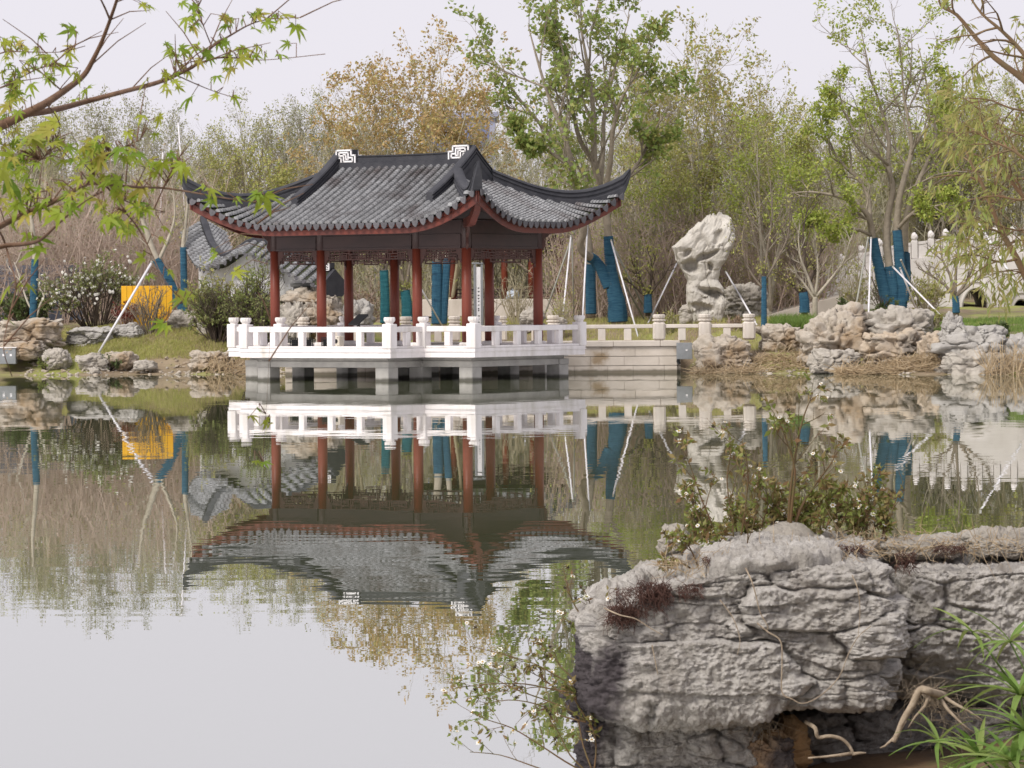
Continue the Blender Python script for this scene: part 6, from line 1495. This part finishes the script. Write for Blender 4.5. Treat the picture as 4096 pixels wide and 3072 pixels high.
def maple_mesh(seed):
    r = random.Random(seed); V = [(0, 0, 0)]; F = []
    lobes = [(-118, .42), (-78, .72), (-38, .95), (0, 1.08), (38, .95), (78, .72), (118, .42)]
    ring = []
    for i, (a, L) in enumerate(lobes):
        a += r.uniform(-5, 5); L *= r.uniform(.88, 1.08); ar = math.radians(a)
        def pt(rad, da): t = ar + math.radians(da); return (math.sin(t) * rad, math.cos(t) * rad, 0)
        ring += [pt(.30, -19 if i else -24), pt(L * .55, -11), pt(L, 0), pt(L * .55, 11)]
    a = math.radians(lobes[-1][0] + 24); ring.append((math.sin(a) * .25, math.cos(a) * .25, 0))
    V += ring
    def bend(p):
        x, y, _ = p; rr_ = math.hypot(x, y); return (x, y, -(.18 + .14 * (seed % 3)) * rr_ * rr_ + .14 * math.sin(3 * math.atan2(x, y) + seed) * rr_ + (.02 + .10 * (seed % 2)) * abs(x))
    V = [bend(p) for p in V]
    n = len(ring)
    for i in range(len(lobes)):
        b = 1 + 4 * i; F += [(0, b + 1, b), (0, b + 3, b + 1), (b + 1, b + 3, b + 2), (0, b + 4, b + 3)]
    me = new_mesh('leaf', np.array(V), [tuple(reversed(f)) for f in F], 'maple_leaf'); return me
MAPLE = [maple_mesh(i) for i in range(8)]
def m7(x, y): return (x / 7.373, y / 7.373)
def low(x, y): return (x / 8.848, (850 + y / 2.212) / 4)
rg = random.Random(21)
ybr = {}
branches = [
    ([(-60, 150), (-25, 135), (0, 126), (27, 113), (46, 103), (68, 88), (84, 75), (94, 58), (102, 41), (110, 20), (118, -4), (124, -30)], 9.6, [.050, .046, .042, .036, .030, .026, .022, .019, .016, .014, .012, .010]),
    ([(27, 114), (54, 110), (88, 101), (122, 92), (156, 83), (176, 75), (197, 64), (212, 47), (231, 35), (251, 24), (271, 19), (300, 17.6)], 9.9, [.028, .026, .023, .020, .018, .016, .013, .010, .008, .006, .0045, .002]),
    ([(197, 64), (217, 58), (237, 58), (265, 60), (325, 54)], 10.0, [.010, .008, .006, .003, .0015]),
    ([(110, 20), (105, 8), (98, -6)], 9.6, [.010, .008, .006]),
    ([(212, 47), (205, 30), (199, 12), (196, -6)], 10.2, [.006, .005, .004, .003]),
    ([(176, 75), (196, 84), (216, 92), (236, 98)], 10.0, [.006, .005, .003, .0015]),
    ([(-40, 250), (-10, 232), (20, 216), (51, 203), (70, 193), (87, 184), (103, 184), (136, 187), (163, 188), (190, 192), (230, 199), (258, 203)], 8.6, [.026, .024, .022, .018, .016, .013, .012, .010, .008, .006, .0045, .002]),
    ([(87, 184), (97, 172), (108, 158), (122, 148), (140, 140)], 8.5, [.008, .007, .006, .004, .002]),
    ([(103, 184), (120, 198), (140, 206), (165, 212)], 8.7, [.006, .005, .004, .002]),
    ([(163, 188), (170, 175), (180, 165)], 8.6, [.005, .004, .002]),
    ([(-30, 262), (0, 247), (24, 244), (40, 240), (58, 224), (80, 205), (95, 195)], 8.2, [.020, .017, .015, .012, .008, .006, .003]),
    ([(125, 212), (138, 228), (150, 250), (160, 272), (172, 290), (186, 302)], 8.8, [.006, .006, .005, .004, .003, .0015]),
    ([(-20, 200), (2, 236), (10, 262), (16, 285), (12, 305), (6, 330), (4, 352), (12, 376)], 8.4, [.008, .008, .007, .006, .005, .004, .003, .002]),
    ([(-20, 95), (0, 88), (20, 78), (40, 68), (60, 66), (78, 68)], 9.8, [.010, .008, .006, .005, .003, .0015]),
    ([(-15, 60), (5, 52), (30, 52), (60, 52), (85, 46)], 9.9, [.008, .006, .005, .003, .0015]),
    ([(46, 103), (60, 125), (50, 150), (40, 160)], 8.9, [.005, .004, .003, .002]),
    ([(240, 201), (262, 235), (270, 300), (268, 380), (264, 440), (263, 466)], 9.0, [.0006, .0006, .0006, .0006, .0006, .0006]),
]
mroot_p = at(-75, 330, 9.2); mroot = thing('maple_tree', 'maple tree with fresh green star leaves reaching in from the upper left', 'tree', (mroot_p[0], 9.2, float(near_z(np.array([mroot_p[0]]), np.array([9.2]))[0])))
mo = np.array(mroot.location)
tp = [np.array((mo[0], 9.2, mo[2] - .1)), np.array((mo[0] - .01, 9.2, 1.0)), at(-70, 250, 8.9), at(-62, 152, 9.5), at(-66, 60, 9.6), at(-60, -40, 9.6)]
MB().tube([tuple(p - mo) for p in tp], [.085, .08, .07, .06, .045, .03], 10).build('trunk', 'maple_bark', mroot, True)
allpts = []
for pl, Y, rad in branches:
    P = [at(x, y, Y + .25 * math.sin(x * .05 + y * .03)) for x, y in pl]; fine = []; fr = []
    for i in range(len(P) - 1):
        for k in range(4):
            t = k / 4; a, b = P[i], P[i + 1]; pm = P[max(i - 1, 0)]; pn = P[min(i + 2, len(P) - 1)]
            q = .5 * ((2 * a) + (b - pm) * t + (2 * pm - 5 * a + 4 * b - pn) * t * t + (-pm + 3 * a - 3 * b + pn) * t ** 3)
            fine.append(q); fr.append(rad[i] + (rad[i + 1] - rad[i]) * t)
    fine.append(P[-1]); fr.append(rad[-1])
    MB().tube([tuple(p - mo) for p in fine], [(max(.0011, r_ * .34) if r_ > .0007 else .0004) for r_ in fr], 8).build('branch', 'maple_bark', mroot, True)
    allpts += [(p, r) for p, r in zip(fine, fr)]
AP = np.array([p for p, r in allpts])
leafs = [m7(x, y) + (s,) for x, y, s in ((550, 220, 1), (470, 185, .8), (300, 262, .6), (1420, 40, .9), (1420, 190, 1.1), (1380, 130, .9), (1340, 20, .8), (1450, 100, .8), (1690, 130, 1), (1640, 115, .8), (1790, 130, .8), (1890, 110, .9), (2180, 190, 1.1), (2090, 110, .9), (1880, 210, .9), (1260, 360, 1), (1300, 400, .9), (1220, 320, .8), (1330, 350, .8),
    (1780, 350, 1.3), (1770, 430, 1.2), (1960, 390, .9), (2060, 400, .8), (2130, 320, .8), (1410, 710, 1.35), (1080, 590, .9), (1240, 660, .8), (1600, 700, .8), (1720, 710, .8), (1720, 500, 1), (1600, 560, .9), (1510, 380, .9), (1430, 430, .9), (1460, 340, .8), (1050, 30, .9), (1100, 45, .7), (330, 420, .8), (250, 430, .7), (500, 390, .9), (560, 540, 1), (640, 650, 1), (480, 480, .8), (360, 460, .7), (540, 350, .7),
    (100, 1150, 1.4), (60, 1330, 1.9), (130, 1500, 1.5), (20, 1250, 1.6), (70, 780, 1.3), (230, 620, 1), (150, 590, .9), (560, 730, 1), (300, 950, 1.3), (370, 960, 1.2), (130, 820, 1), (220, 1010, 1.2), (420, 900, 1), (1050, 850, .9), (1170, 860, .9), (940, 970, .8), (1150, 985, .6), (700, 1070, 1), (880, 1090, 1.1), (1010, 1130, 1.1), (560, 1050, 1), (620, 1080, 1), (500, 1080, .9), (740, 1150, .9),
    (1200, 1200, 1), (1320, 1220, 1.2), (1370, 1230, 1), (1180, 1180, .9), (780, 1300, 1), (880, 1330, 1.1), (1050, 1380, 1), (840, 1400, 1), (660, 1300, .9), (450, 1350, .9), (640, 1460, .9), (730, 1470, .9), (900, 1550, 1.2), (1000, 1500, 1.2), (1080, 1520, 1.1), (800, 1600, 1.1), (870, 1610, 1.2), (950, 1600, 1.1), (370, 1550, 1.2), (300, 1500, 1.1), (440, 1570, 1), (200, 1580, 1.2), (80, 1600, 1.2), (1550, 1390, .9), (1500, 1375, .8), (1560, 1470, .8), (1740, 1460, .6), (1950, 1440, 1.5), (1900, 1420, 1.1), (1980, 1500, .9))]
leafs += [low(x, y) + (s,) for x, y, s in ((300, 220, 1.4), (370, 310, 1.2), (240, 190, 1.1), (900, 80, 1.1), (1050, 60, 1.2), (1120, 100, .9), (1420, 230, .9), (1450, 130, .8), (170, 620, 1.2), (90, 640, 1.1), (240, 640, .9), (60, 940, .8), (1270, 400, .9), (1500, 520, .8), (1310, 560, .7), (1630, 740, 1.4), (1560, 720, 1.1), (1690, 720, 1.1), (1480, 1000, 1), (1440, 980, .8), (1910, 380, .8), (1880, 330, .7), (2080, 520, .9))]
leafs += [(259, 409, .9), (266, 420, .9), (250, 416, .8), (255, 461, .7), (264, 462, .6), (270, 424, .6)]
leafs += [m7(x + rg.uniform(-60, 60), y + rg.uniform(-60, 60)) + (rg.uniform(.5, .85),) for x, y in ((1500, 420), (1900, 130), (1700, 450), (1250, 590), (420, 420), (120, 520), (60, 560), (330, 560), (180, 1080), (60, 1480), (930, 1120), (1000, 1480), (880, 1480), (700, 1060), (2050, 160), (1650, 300), (1350, 500), (60, 420), (160, 330), (40, 680), (860, 1640), (980, 1640), (100, 700), (280, 1060), (1080, 1400), (720, 1260), (1290, 1180), (40, 1100), (200, 1300), (120, 1260), (150, 1000), (330, 1000), (420, 1080), (560, 1120), (960, 1180), (1120, 1230), (600, 1380), (820, 1330), (960, 1400), (520, 1520), (760, 1560), (1020, 1560), (240, 1440), (60, 900), (180, 700), (1320, 380), (1840, 380), (1700, 150), (1420, 150), (30, 1000), (90, 960), (30, 1180), (140, 1160), (250, 1200), (380, 1180), (520, 1200), (30, 1400), (170, 1420), (320, 1420), (460, 1480), (560, 1440), (680, 1120), (800, 1080), (660, 1200), (100, 620), (200, 480), (60, 300), (330, 380)) for _ in range(4)]
tw = MB()
for (px, py, s) in leafs:
    # nearest branch in the picture sets the depth
    d2 = None
    dx = 512 + AP[:, 0] / AP[:, 1] * F_PX; dyv = YH - (AP[:, 2] - CAM_Z) / AP[:, 1] * F_PX
    j = int(np.argmin((dx - px) ** 2 + (dyv - py) ** 2)); A = AP[j]; Y = A[1] + rg.uniform(-.12, .12)
    if px > 244 and py > 395: Y = 9.0 + rg.uniform(-.03, .03)
    P = at(px, py, Y); L = .046 * s * rg.uniform(.75, 1.2)
    o = link('leaf', MAPLE[rg.randrange(8)], mroot)
    face = rg.random()
    # leaf blades hang outwards and down, their upper side up or towards the viewer
    az = rg.uniform(0, 6.283); tilt = rg.uniform(.15, 1.25) if face < .8 else rg.uniform(-.4, .2)
    fw = Vector((math.cos(az), math.sin(az) * .7, -rg.uniform(.1, .9))).normalized(); up = Vector((rg.gauss(0, .25), -math.sin(tilt), math.cos(tilt))); up = (up - fw * up.dot(fw)).normalized(); rt = fw.cross(up)
    o.matrix_local = Matrix(((rt.x * L, fw.x * L, up.x * L, P[0] - mo[0]), (rt.y * L, fw.y * L, up.y * L, P[1] - mo[1]), (rt.z * L, fw.z * L, up.z * L, P[2] - mo[2]), (0, 0, 0, 1)))
    mid = (A + P) / 2 + np.array((rg.gauss(0, .01), rg.gauss(0, .01), .015 + .1 * np.linalg.norm(P - A) * .5))
    tw.tube([tuple(A - mo), tuple(mid - mo), tuple(P - mo)], [.0015, .0012, .0008], 5)
for _ in range(46):                                             # fine leafless shoots
    j = rg.randrange(len(AP)); A = AP[j]
    if allpts[j][1] > .03: continue
    B = A + np.array((rg.gauss(.04, .09), rg.gauss(0, .05), rg.uniform(-.02, .16))); tw.tube([tuple(A - mo), tuple((A + B) / 2 - mo + np.array((0, 0, .01))), tuple(B - mo)], [.0022, .0016, .0008], 5)
tw.build('twigs', 'maple_bark', mroot)['kind'] = 'stuff'

# ================================================================ lance leaved tree at the right edge
leaf_objmat('lance_leaf', [(0.13, 0.155, 0.03), (0.17, 0.17, 0.035), (0.19, 0.145, 0.04), (0.12, 0.17, 0.035), (0.21, 0.15, 0.05)], .45)
mat('lance_leaf_i', (0.15, 0.16, 0.03), .55, island=[(0.30, 0.34, 0.09), (0.37, 0.38, 0.11), (0.40, 0.34, 0.125), (0.29, 0.36, 0.10), (0.43, 0.35, 0.15)], trans=.5)
mat('lance_bark', (0.22, 0.13, 0.07), .8, col2=(0.17, 0.13, 0.07), scale=14)
rb_ = at(1075, 330, 15.5); rz0 = float(near_z(np.array([rb_[0]]), np.array([15.0]))[0])
rt_ = thing('peach_tree', 'narrow leaved tree reaching in from the right edge with slanting branches', 'tree', (rb_[0], 15.5, rz0)); ro = np.array(rt_.location)
g = Grow(77); PW = dict(levels=3, n=[5, 5, 4], wig=[.10, .12, .12], up=[-.02, -.10, -.14], kids=[7, 4, 0], t0=[.15, .2, 0], ang=[45, 40, 0], len=[.30, .5, 0], rmax=[.02, .006, .003])
RL = [([(1075, 345), (1070, 250), (1060, 160), (1045, 105), (1024, 80), (995, 58), (976, 38), (957, 15), (941, 6), (939, -8)], 15.2, [.06, .055, .045, .035, .026, .022, .018, .014, .010, .006]),
      ([(1060, 160), (1050, 90), (1024, 54), (1002, 31), (982, 14), (968, -6)], 15.0, [.04, .026, .018, .014, .010, .006]),
      ([(1075, 330), (1040, 300), (1017, 259), (1004, 236), (994, 214), (985, 190), (972, 165), (962, 140), (955, 112)], 15.8, [.045, .036, .028, .024, .020, .016, .012, .008, .004]),
      ([(1068, 240), (1040, 215), (1018, 190), (998, 160), (985, 130), (978, 100)], 15.5, [.03, .022, .016, .012, .008, .004]),
      ([(1060, 170), (1035, 165), (1012, 150), (990, 140), (972, 130)], 15.1, [.02, .014, .010, .007, .003]),
      ([(1017, 259), (1000, 262), (980, 256), (965, 250)], 15.7, [.012, .009, .006, .003]),
      ([(1040, 215), (1025, 230), (1005, 228), (985, 226)], 15.6, [.012, .009, .006, .003]),
      ([(1062, 190), (1035, 180), (1010, 178), (985, 172), (962, 170)], 15.9, [.016, .012, .009, .006, .003]), ([(1064, 205), (1040, 196), (1020, 200), (995, 196), (968, 200)], 15.4, [.016, .012, .009, .006, .003]),
      ([(1050, 120), (1030, 112), (1010, 108), (990, 100), (970, 98)], 15.3, [.014, .010, .008, .005, .003]), ([(1070, 262), (1045, 250), (1025, 240), (1000, 246), (975, 240)], 15.9, [.014, .010, .008, .005, .003]), ([(1070, 282), (1048, 275), (1025, 272), (1008, 276)], 15.9, [.012, .009, .006, .003]),
      ([(1055, 140), (1030, 138), (1005, 128), (985, 118), (965, 122)], 15.6, [.014, .010, .008, .005, .003])]
for pl, Y, rad in RL: g.limb_path([at(x, y, Y) for x, y in pl], [r_ * .55 for r_ in rad], PW, t0=.35, L=1.0)
g.wood(rt_, 'lance_bark', rootloc=ro)
g.leaves(5, .060, .20, 'lance_leaf_i', rt_, ro, droop=.7, spread=.45, name='foliage', clump=.22, jit=.01)

# ================================================================ weeds with white daisies on the rocks
mat('weed_stem', (0.10, 0.085, 0.03), .7, col2=(0.14, 0.07, 0.035), scale=20)
mat('weed_leaf', (0.1, 0.1, 0.03), .6, island=[(0.24, 0.27, 0.06), (0.20, 0.25, 0.055), (0.28, 0.22, 0.085), (0.24, 0.14, 0.07), (0.18, 0.22, 0.05)], trans=.35)
mat('daisy_centre', (0.42, 0.25, 0.04), .7)
mat('seed_head', (0.06, 0.045, 0.03), .8)
def daisy():
    mb = MB()
    for k in range(6):
        a = k * math.pi / 3; u = np.array((math.cos(a), math.sin(a), .12)); w = np.array((-math.sin(a), math.cos(a), 0)); r = .017
        mb.add([u * .003, u * r * .6 + w * r * .34, u * r + w * r * .12, u * r - w * r * .12, u * r * .6 - w * r * .34], [(0, 1, 2, 3, 4)])
    return mb.mesh('flower', 'petal_white')
def seedhead():
    mb = MB()
    for k in range(9):
        a = k * .7; u = np.array((math.cos(a), math.sin(a), .5 + .5 * (k % 3))); u /= np.linalg.norm(u); mb.tube([(0, 0, 0), tuple(u * .011)], [.0022, .0008], 4)
    return mb.mesh('seed_head', 'seed_head')
DAISY, SEED = daisy(), seedhead(); DCEN = MB().lathe([(.0048, 0), (.0058, .003), (.003, .0055)], n=8).mesh('flower_centre', 'daisy_centre')
def weed(label, stems, seed, Y, nf, ns, lsize=.035, per=5, kids=(5, 3), base=None, name='daisy_weed', group='white daisy weeds on the foreground rocks', lean=0.0, r0=.0035):
    """stems: list of pixel polylines (base first)"""
    g = Grow(seed); b = at(stems[0][0][0], stems[0][0][1], Y); root = thing(name, label, 'weed', tuple(b), 0, group)
    P = dict(levels=3, n=[4, 4, 3], wig=[.10, .14, .16], up=[.03, .05, .05], kids=[kids[0], kids[1], 0], t0=[.35, .3, 0], ang=[38, 38, 0], len=[.34, .5, 0], rmax=[.004, .0022, .0014])
    for st in stems:
        dy = g.r.uniform(-.10, .10)
        pp_ = [at(x, y, Y + dy * (i / (len(st) - 1))) for i, (x, y) in enumerate(st)]
        if len(pp_) == 2: pp_.insert(1, (pp_[0] + pp_[1]) / 2 + np.array((g.r.gauss(0, .01), 0, 0)))
        g.limb_path(pp_, list(np.linspace(r0, .0012, len(pp_))), P)
    g.wood(root, 'weed_stem', bark_name='stems', rootloc=tuple(b))
    g.leaves(per, lsize, .40, 'weed_leaf', root, tuple(b), clump=.10, name='foliage', droop=.25, jit=.004)
    tips = list(g.tip); g.r.shuffle(tips)
    for k, path in enumerate(tips[:nf + ns]):
        q = np.array(path[-1]) - b; d = Vector((g.r.gauss(0, .5), -.55 + g.r.gauss(0, .3), .7)).normalized(); rot = d.to_track_quat('Z', 'Y').to_euler()
        if k < nf:
            o = link('flower', DAISY, root); o.location = tuple(q); o.rotation_euler = rot; s = g.r.uniform(.42, .7); o.scale = (s, s, s); c = link('flower_centre', DCEN, o)
        else:
            o = link('seed_head', SEED, root); o.location = tuple(q); o.rotation_euler = rot
    return root
r = random.Random(8)
weed('tallest daisy weed with a thick dark stem on the foreground rock', [[(788, 548), (789, 510), (793, 470), (800, 430), (808, 405), (813, 398)], [(788, 548), (792, 505), (795, 470), (786, 440), (779, 420)], [(789, 545), (800, 510), (815, 485), (830, 465), (838, 450)]], 501, 13.05, 14, 4, .034, 5, r0=.007)
weed('reddish stemmed daisy weed left of the tallest weed', [[(735, 555), (732, 520), (727, 480), (731, 450), (727, 428)], [(738, 555), (745, 510), (748, 470), (742, 440)], [(742, 552), (752, 530), (757, 500), (759, 470)]], 502, 13.0, 12, 3, .03, 5)
weed('daisy weed arching to the left over the rock edge', [[(722, 556), (712, 525), (700, 495), (690, 465), (682, 448)], [(720, 556), (705, 530), (695, 510), (688, 490)], [(716, 560), (700, 545), (684, 540), (670, 543)]], 503, 12.95, 12, 4, .032, 5)
weed('low daisy weeds crowding the rock left of the pale boulder', [[(698, 566), (690, 548), (680, 535)], [(705, 565), (705, 545), (700, 530)], [(690, 568), (676, 560), (665, 562)], [(712, 565), (720, 545), (724, 530)], [(745, 560), (748, 535), (742, 515)]], 504, 12.85, 16, 3, .028, 6)
weed('bushy daisy weeds right of the tallest weed behind the pale boulder', [[(805, 545), (812, 520), (822, 500), (834, 490)], [(815, 545), (828, 525), (838, 512), (850, 505)], [(800, 545), (803, 520), (808, 500)], [(825, 543), (840, 525), (848, 508), (846, 490)], [(810, 545), (835, 535), (852, 528)]], 505, 13.15, 14, 4, .032, 6)
weed('sparse dry weeds at the right end of the weed row', [[(860, 540), (866, 515), (872, 490), (876, 475)], [(868, 540), (880, 520), (890, 500)], [(882, 540), (886, 515), (893, 495), (903, 500)], [(852, 542), (862, 525), (860, 500)]], 506, 13.2, 7, 6, .028, 5)
weed('daisy weeds between the arching weed and the tallest weed', [[(760, 552), (762, 525), (768, 505), (765, 485)], [(770, 550), (772, 525), (778, 505)], [(752, 554), (755, 535), (748, 520)], [(778, 548), (782, 520), (775, 500)]], 507, 13.1, 10, 2, .034, 7)
for k, (xa, xb, lab) in enumerate(((692, 760, 'low brown and green weeds packed along the rock top left of the tallest weed'), (755, 830, 'low green weeds packed around the foot of the tallest weed'), (825, 905, 'low dry weeds packed along the rock top right of the tallest weed'))):
    st = []
    for j in range(9):
        x0 = r.uniform(xa, xb); y0 = 552 - (x0 - 692) * .05 + r.uniform(-3, 3); h = r.uniform(22, 62); lx = r.gauss(0, 10)
        st.append([(x0, y0), (x0 + lx * .4, y0 - h * .5), (x0 + lx, y0 - h)])
    weed(lab, st, 530 + k, 13.12, 14, 5, .028, 4, (6, 3))
weed('thin daisy stems rising beside the left shoulder of the largest rock', [[(592, 640), (582, 618), (572, 600), (566, 580), (563, 565)], [(594, 640), (592, 610), (584, 590)], [(590, 642), (575, 625), (562, 618)], [(596, 636), (606, 615), (612, 596)]], 508, 12.75, 9, 6, .022, 3, (3, 2))
weed('daisy weed spreading left over the water, upper spray', [[(582, 690), (560, 678), (535, 664), (505, 655), (470, 646)], [(582, 694), (556, 690), (525, 684), (490, 684), (455, 688)], [(580, 685), (562, 668), (552, 655), (540, 648)], [(580, 700), (560, 692), (545, 680), (530, 672)]], 509, 12.55, 26, 8, .028, 4, (5, 3))
weed('daisy weed spreading left over the water, middle spray', [[(586, 720), (565, 708), (540, 698), (512, 688), (478, 668)], [(586, 722), (562, 716), (536, 704), (508, 700), (480, 705)], [(586, 718), (575, 700), (568, 685)]], 510, 12.5, 18, 8, .028, 4, (5, 3))
weed('daisy weed spreading left over the water, lowest spray', [[(590, 775), (566, 762), (540, 745), (512, 728), (488, 720), (470, 712)], [(590, 775), (570, 755), (560, 735), (550, 720)], [(588, 778), (560, 775), (530, 765), (500, 755), (470, 752)], [(592, 770), (583, 745), (578, 722), (566, 705)], [(594, 772), (596, 745), (590, 720)]], 511, 12.45, 20, 10, .030, 3, (4, 3))

# dry moss and root fibres on the rock face, straw on its top
def fibres(name, label, spots, seed, m, n, L=.05, r=.0012, drop=1.0):
    rs = np.random.RandomState(seed); S = []
    for px, py, Y, wpx, hpx in spots:
        P = np.array([at(px + rs.uniform(-1, 1) * wpx, py + rs.uniform(-1, 1) * hpx, Y + rs.uniform(-.03, .03)) for _ in range(n)])
        d = rs.randn(n, 3); d[:, 2] -= drop; d /= np.linalg.norm(d, axis=1)[:, None]; l = rs.uniform(.3, 1, n)[:, None] * L; mid = P + d * l * .5 + rs.randn(n, 3) * L * .12; e = mid + (d + rs.randn(n, 3) * .5) * l * .5
        S.append(np.column_stack([P, mid, np.full(n, r), np.full(n, r * .8)])); S.append(np.column_stack([mid, e, np.full(n, r * .8), np.full(n, r * .4)]))
    V, F = seg_mesh(np.concatenate(S), 3); o = link(name, new_mesh(name, V, F, m)); struct(o, 'stuff'); o['label'] = label
mat('moss_brown', (0.075, 0.038, 0.030), .9, col2=(.12, .06, .045), scale=60)
mat('root_pale', (0.40, 0.325, 0.235), .9, col2=(0.24, 0.185, 0.13), scale=35, bump=.006, bump_scale=90)
fibres('dry_moss', 'tangle of dark brown dry moss on the left shoulder of the largest rock', [(640, 600, 12.36, 24, 14), (622, 614, 12.36, 14, 8), (655, 590, 12.36, 16, 8)], 1, 'moss_brown', 420, .05)
fibres('dry_moss', 'dark moss patches on the top edge of the foreground rocks', [(770, 553, 12.55, 16, 4), (905, 560, 12.7, 10, 8), (720, 560, 12.5, 18, 3), (950, 548, 12.85, 16, 3), (845, 548, 12.7, 18, 3), (690, 590, 12.37, 12, 6)], 2, 'moss_brown', 160, .035)
fibres('straw_litter', 'dry straw scattered over the top of the foreground rocks', [(800, 556, 12.6, 60, 8), (880, 548, 12.8, 50, 8), (700, 566, 12.5, 40, 6), (980, 545, 12.9, 45, 8), (870, 536, 13.1, 60, 5)], 3, 'straw', 110, .09, .0014, .0)
fibres('root_fibres', 'thin tangled roots hanging in the hollow under the right rock', [(930, 700, 12.5, 16, 8), (920, 690, 12.42, 18, 6), (950, 715, 12.5, 20, 14), (760, 720, 12.5, 14, 6)], 4, 'root_pale', 60, .14, .0012, .5)
def vine(label, pl, Y, r=.0028, m='root_pale', name='trailing_root', taper=.5):
    P = [at(x, y, Y + (d[0] if d else 0)) for x, y, *d in pl]; b = P[0]; t = thing(name, label, 'root', tuple(b))
    fine = []
    for i in range(len(P) - 1):
        for k in range(4):
            u = k / 4; a, c = P[i], P[i + 1]; pm = P[max(i - 1, 0)]; pn = P[min(i + 2, len(P) - 1)]
            fine.append(.5 * ((2 * a) + (c - pm) * u + (2 * pm - 5 * a + 4 * c - pn) * u * u + (-pm + 3 * a - 3 * c + pn) * u ** 3))
    fine.append(P[-1]); MB().tube([tuple(p - b) for p in fine], list(np.linspace(r, r * taper, len(fine))), 7).build('root', m, t, True); return t
vine('pale thin root hanging from the top of the largest rock', [(745.6, 568, .06), (752, 582), (756, 596), (760, 612), (767.5, 626), (767, 631)], 12.24)
vine('long pale root looping across the face of the largest rock', [(757, 623), (768, 632), (780.7, 641.4), (782, 665), (782, 692), (792, 699), (803, 703.5), (820, 696), (838.6, 677.6), (848, 655), (858, 637), (871, 626)], 12.24)
vine('short pale root on the upper right of the largest rock', [(852, 575, .03), (858, 590), (860, 612), (858, 637)], 12.24, .0022)
vine('pale root slanting down from the mossy left shoulder', [(604, 608, .05), (620, 615), (636, 619), (650, 628), (663, 635)], 12.24, .0028)
vine('small pale root below the mossy left shoulder', [(652, 645), (655, 660), (658, 675)], 12.22, .0024)
vine('thin root in the crack right of the mossy shoulder', [(720, 600), (733, 618), (740, 640), (737, 655)], 12.24, .0022)
dw = vine('thick gnarled driftwood root hanging between the two big rocks', [(944, 696, .15), (930, 692), (920, 690), (912, 705), (903, 720), (898, 732), (893, 742)], 12.30, .016, taper=.55, name='driftwood_root')
db = np.array(dw.location)
for pl in ([(930, 693), (925, 706), (915, 717), (908, 728)], [(905, 720), (897, 735), (885, 746), (880, 748)], [(944, 697, .1), (955, 704), (970, 712), (985, 722)], [(940, 698, .1), (948, 710), (962, 724), (975, 734)]):
    P = [at(x, y, 12.30 + (d[0] if d else 0)) for x, y, *d in pl]; MB().tube([tuple(p - db) for p in P], list(np.linspace(.008, .002, len(P))), 7).build('rootlet', 'root_pale', dw, True)
dw = vine('crooked brown root lying in the dark hollow at the bottom', [(806, 722, .1), (815, 728), (818, 737), (830, 736), (842, 739), (850, 747), (853, 754)], 12.35, .008, taper=.7, name='driftwood_root')
db = np.array(dw.location)
for pl in ([(853, 753), (840, 755), (822, 757), (808, 758)], [(852, 754), (860, 753), (866, 753)]):
    P = [at(x, y, 12.35) for x, y in pl]; MB().tube([tuple(p - db) for p in P], list(np.linspace(.007, .003, len(P))), 7).build('rootlet', 'root_pale', dw, True)

# ================================================================ umbrella sedge at the lower right
leaf_objmat('sedge_leaf', [(0.14, 0.24, 0.05), (0.20, 0.30, 0.07), (0.27, 0.32, 0.10), (0.16, 0.26, 0.055)], .4)
mat('sedge_stem', (0.10, 0.16, 0.04), .5)
def blade_mesh(seed):
    rr_ = random.Random(seed); V = []; F = []; n = 6; dr = rr_.uniform(.25, .7)
    for i in range(n + 1):
        t = i / n; w = .050 * (1 - t ** 2.2) * (0.5 + 1.2 * min(t * 3, 1) * .5) + .002; z = .25 * t - dr * t * t; V += [(-w, t, z + .012), (0, t, z), (w, t, z + .012)]
    for i in range(n):
        b = i * 3; F += [(b, b + 1, b + 4, b + 3), (b + 1, b + 2, b + 5, b + 4)]
    return new_mesh('blade', np.array(V), F, 'sedge_leaf')
BL = [blade_mesh(i) for i in range(5)]
def sedge(label, tip, foot, Y, seed, nb=14, L=.16):
    rr_ = random.Random(seed); T = at(*tip, Y); Fp = at(*foot, Y + .05); t = thing('umbrella_sedge', label, 'sedge', tuple(Fp), 0, 'umbrella sedges at the lower right'); q = T - Fp
    mid = q * .5 + np.array((rr_.uniform(-.02, .02), 0, .03)); MB().tube([(0, 0, 0), tuple(mid), tuple(q)], [.004, .0035, .003], 6).build('stem', 'sedge_stem', t, True)
    for k in range(nb):
        a = 2 * math.pi * (k + rr_.uniform(-.3, .3)) / nb; o = link('blade', BL[k % 5], t); s = L * rr_.uniform(.7, 1.15)
        o.location = tuple(q); o.rotation_euler = (rr_.uniform(-.35, .75), rr_.uniform(-.3, .3), a); o.scale = (s, s, s)
sedge('umbrella sedge with a small whorl in front of the hollow rock, highest on the left', (972, 632), (1016, 690), 11.7, 1, 8, .17)
sedge('umbrella sedge whorl high at the right edge', (1010, 642), (1030, 720), 11.5, 2, 12, .18)
sedge('large umbrella sedge whorl at the right edge, above the lowest whorls', (1021, 696), (1034, 770), 11.3, 3, 22, .24)
sedge('umbrella sedge whorl leaning left at the bottom under the driftwood root', (938.7, 742), (990, 790), 11.4, 4, 15, .16)
sedge('umbrella sedge whorl at the bottom edge, between the leaning whorl and the corner', (980, 757), (1000, 800), 11.2, 5, 22, .20)
sedge('umbrella sedge whorl in the lower right corner', (1012, 762), (1020, 805), 11.0, 6, 22, .22)
sedge('umbrella sedge whorl cut by the bottom edge below the leaning whorl', (960, 775), (985, 815), 11.2, 7, 16, .15)
sedge('umbrella sedge whorl half cut by the right edge below the middle whorl', (1026, 732), (1036, 800), 11.1, 8, 22, .22)
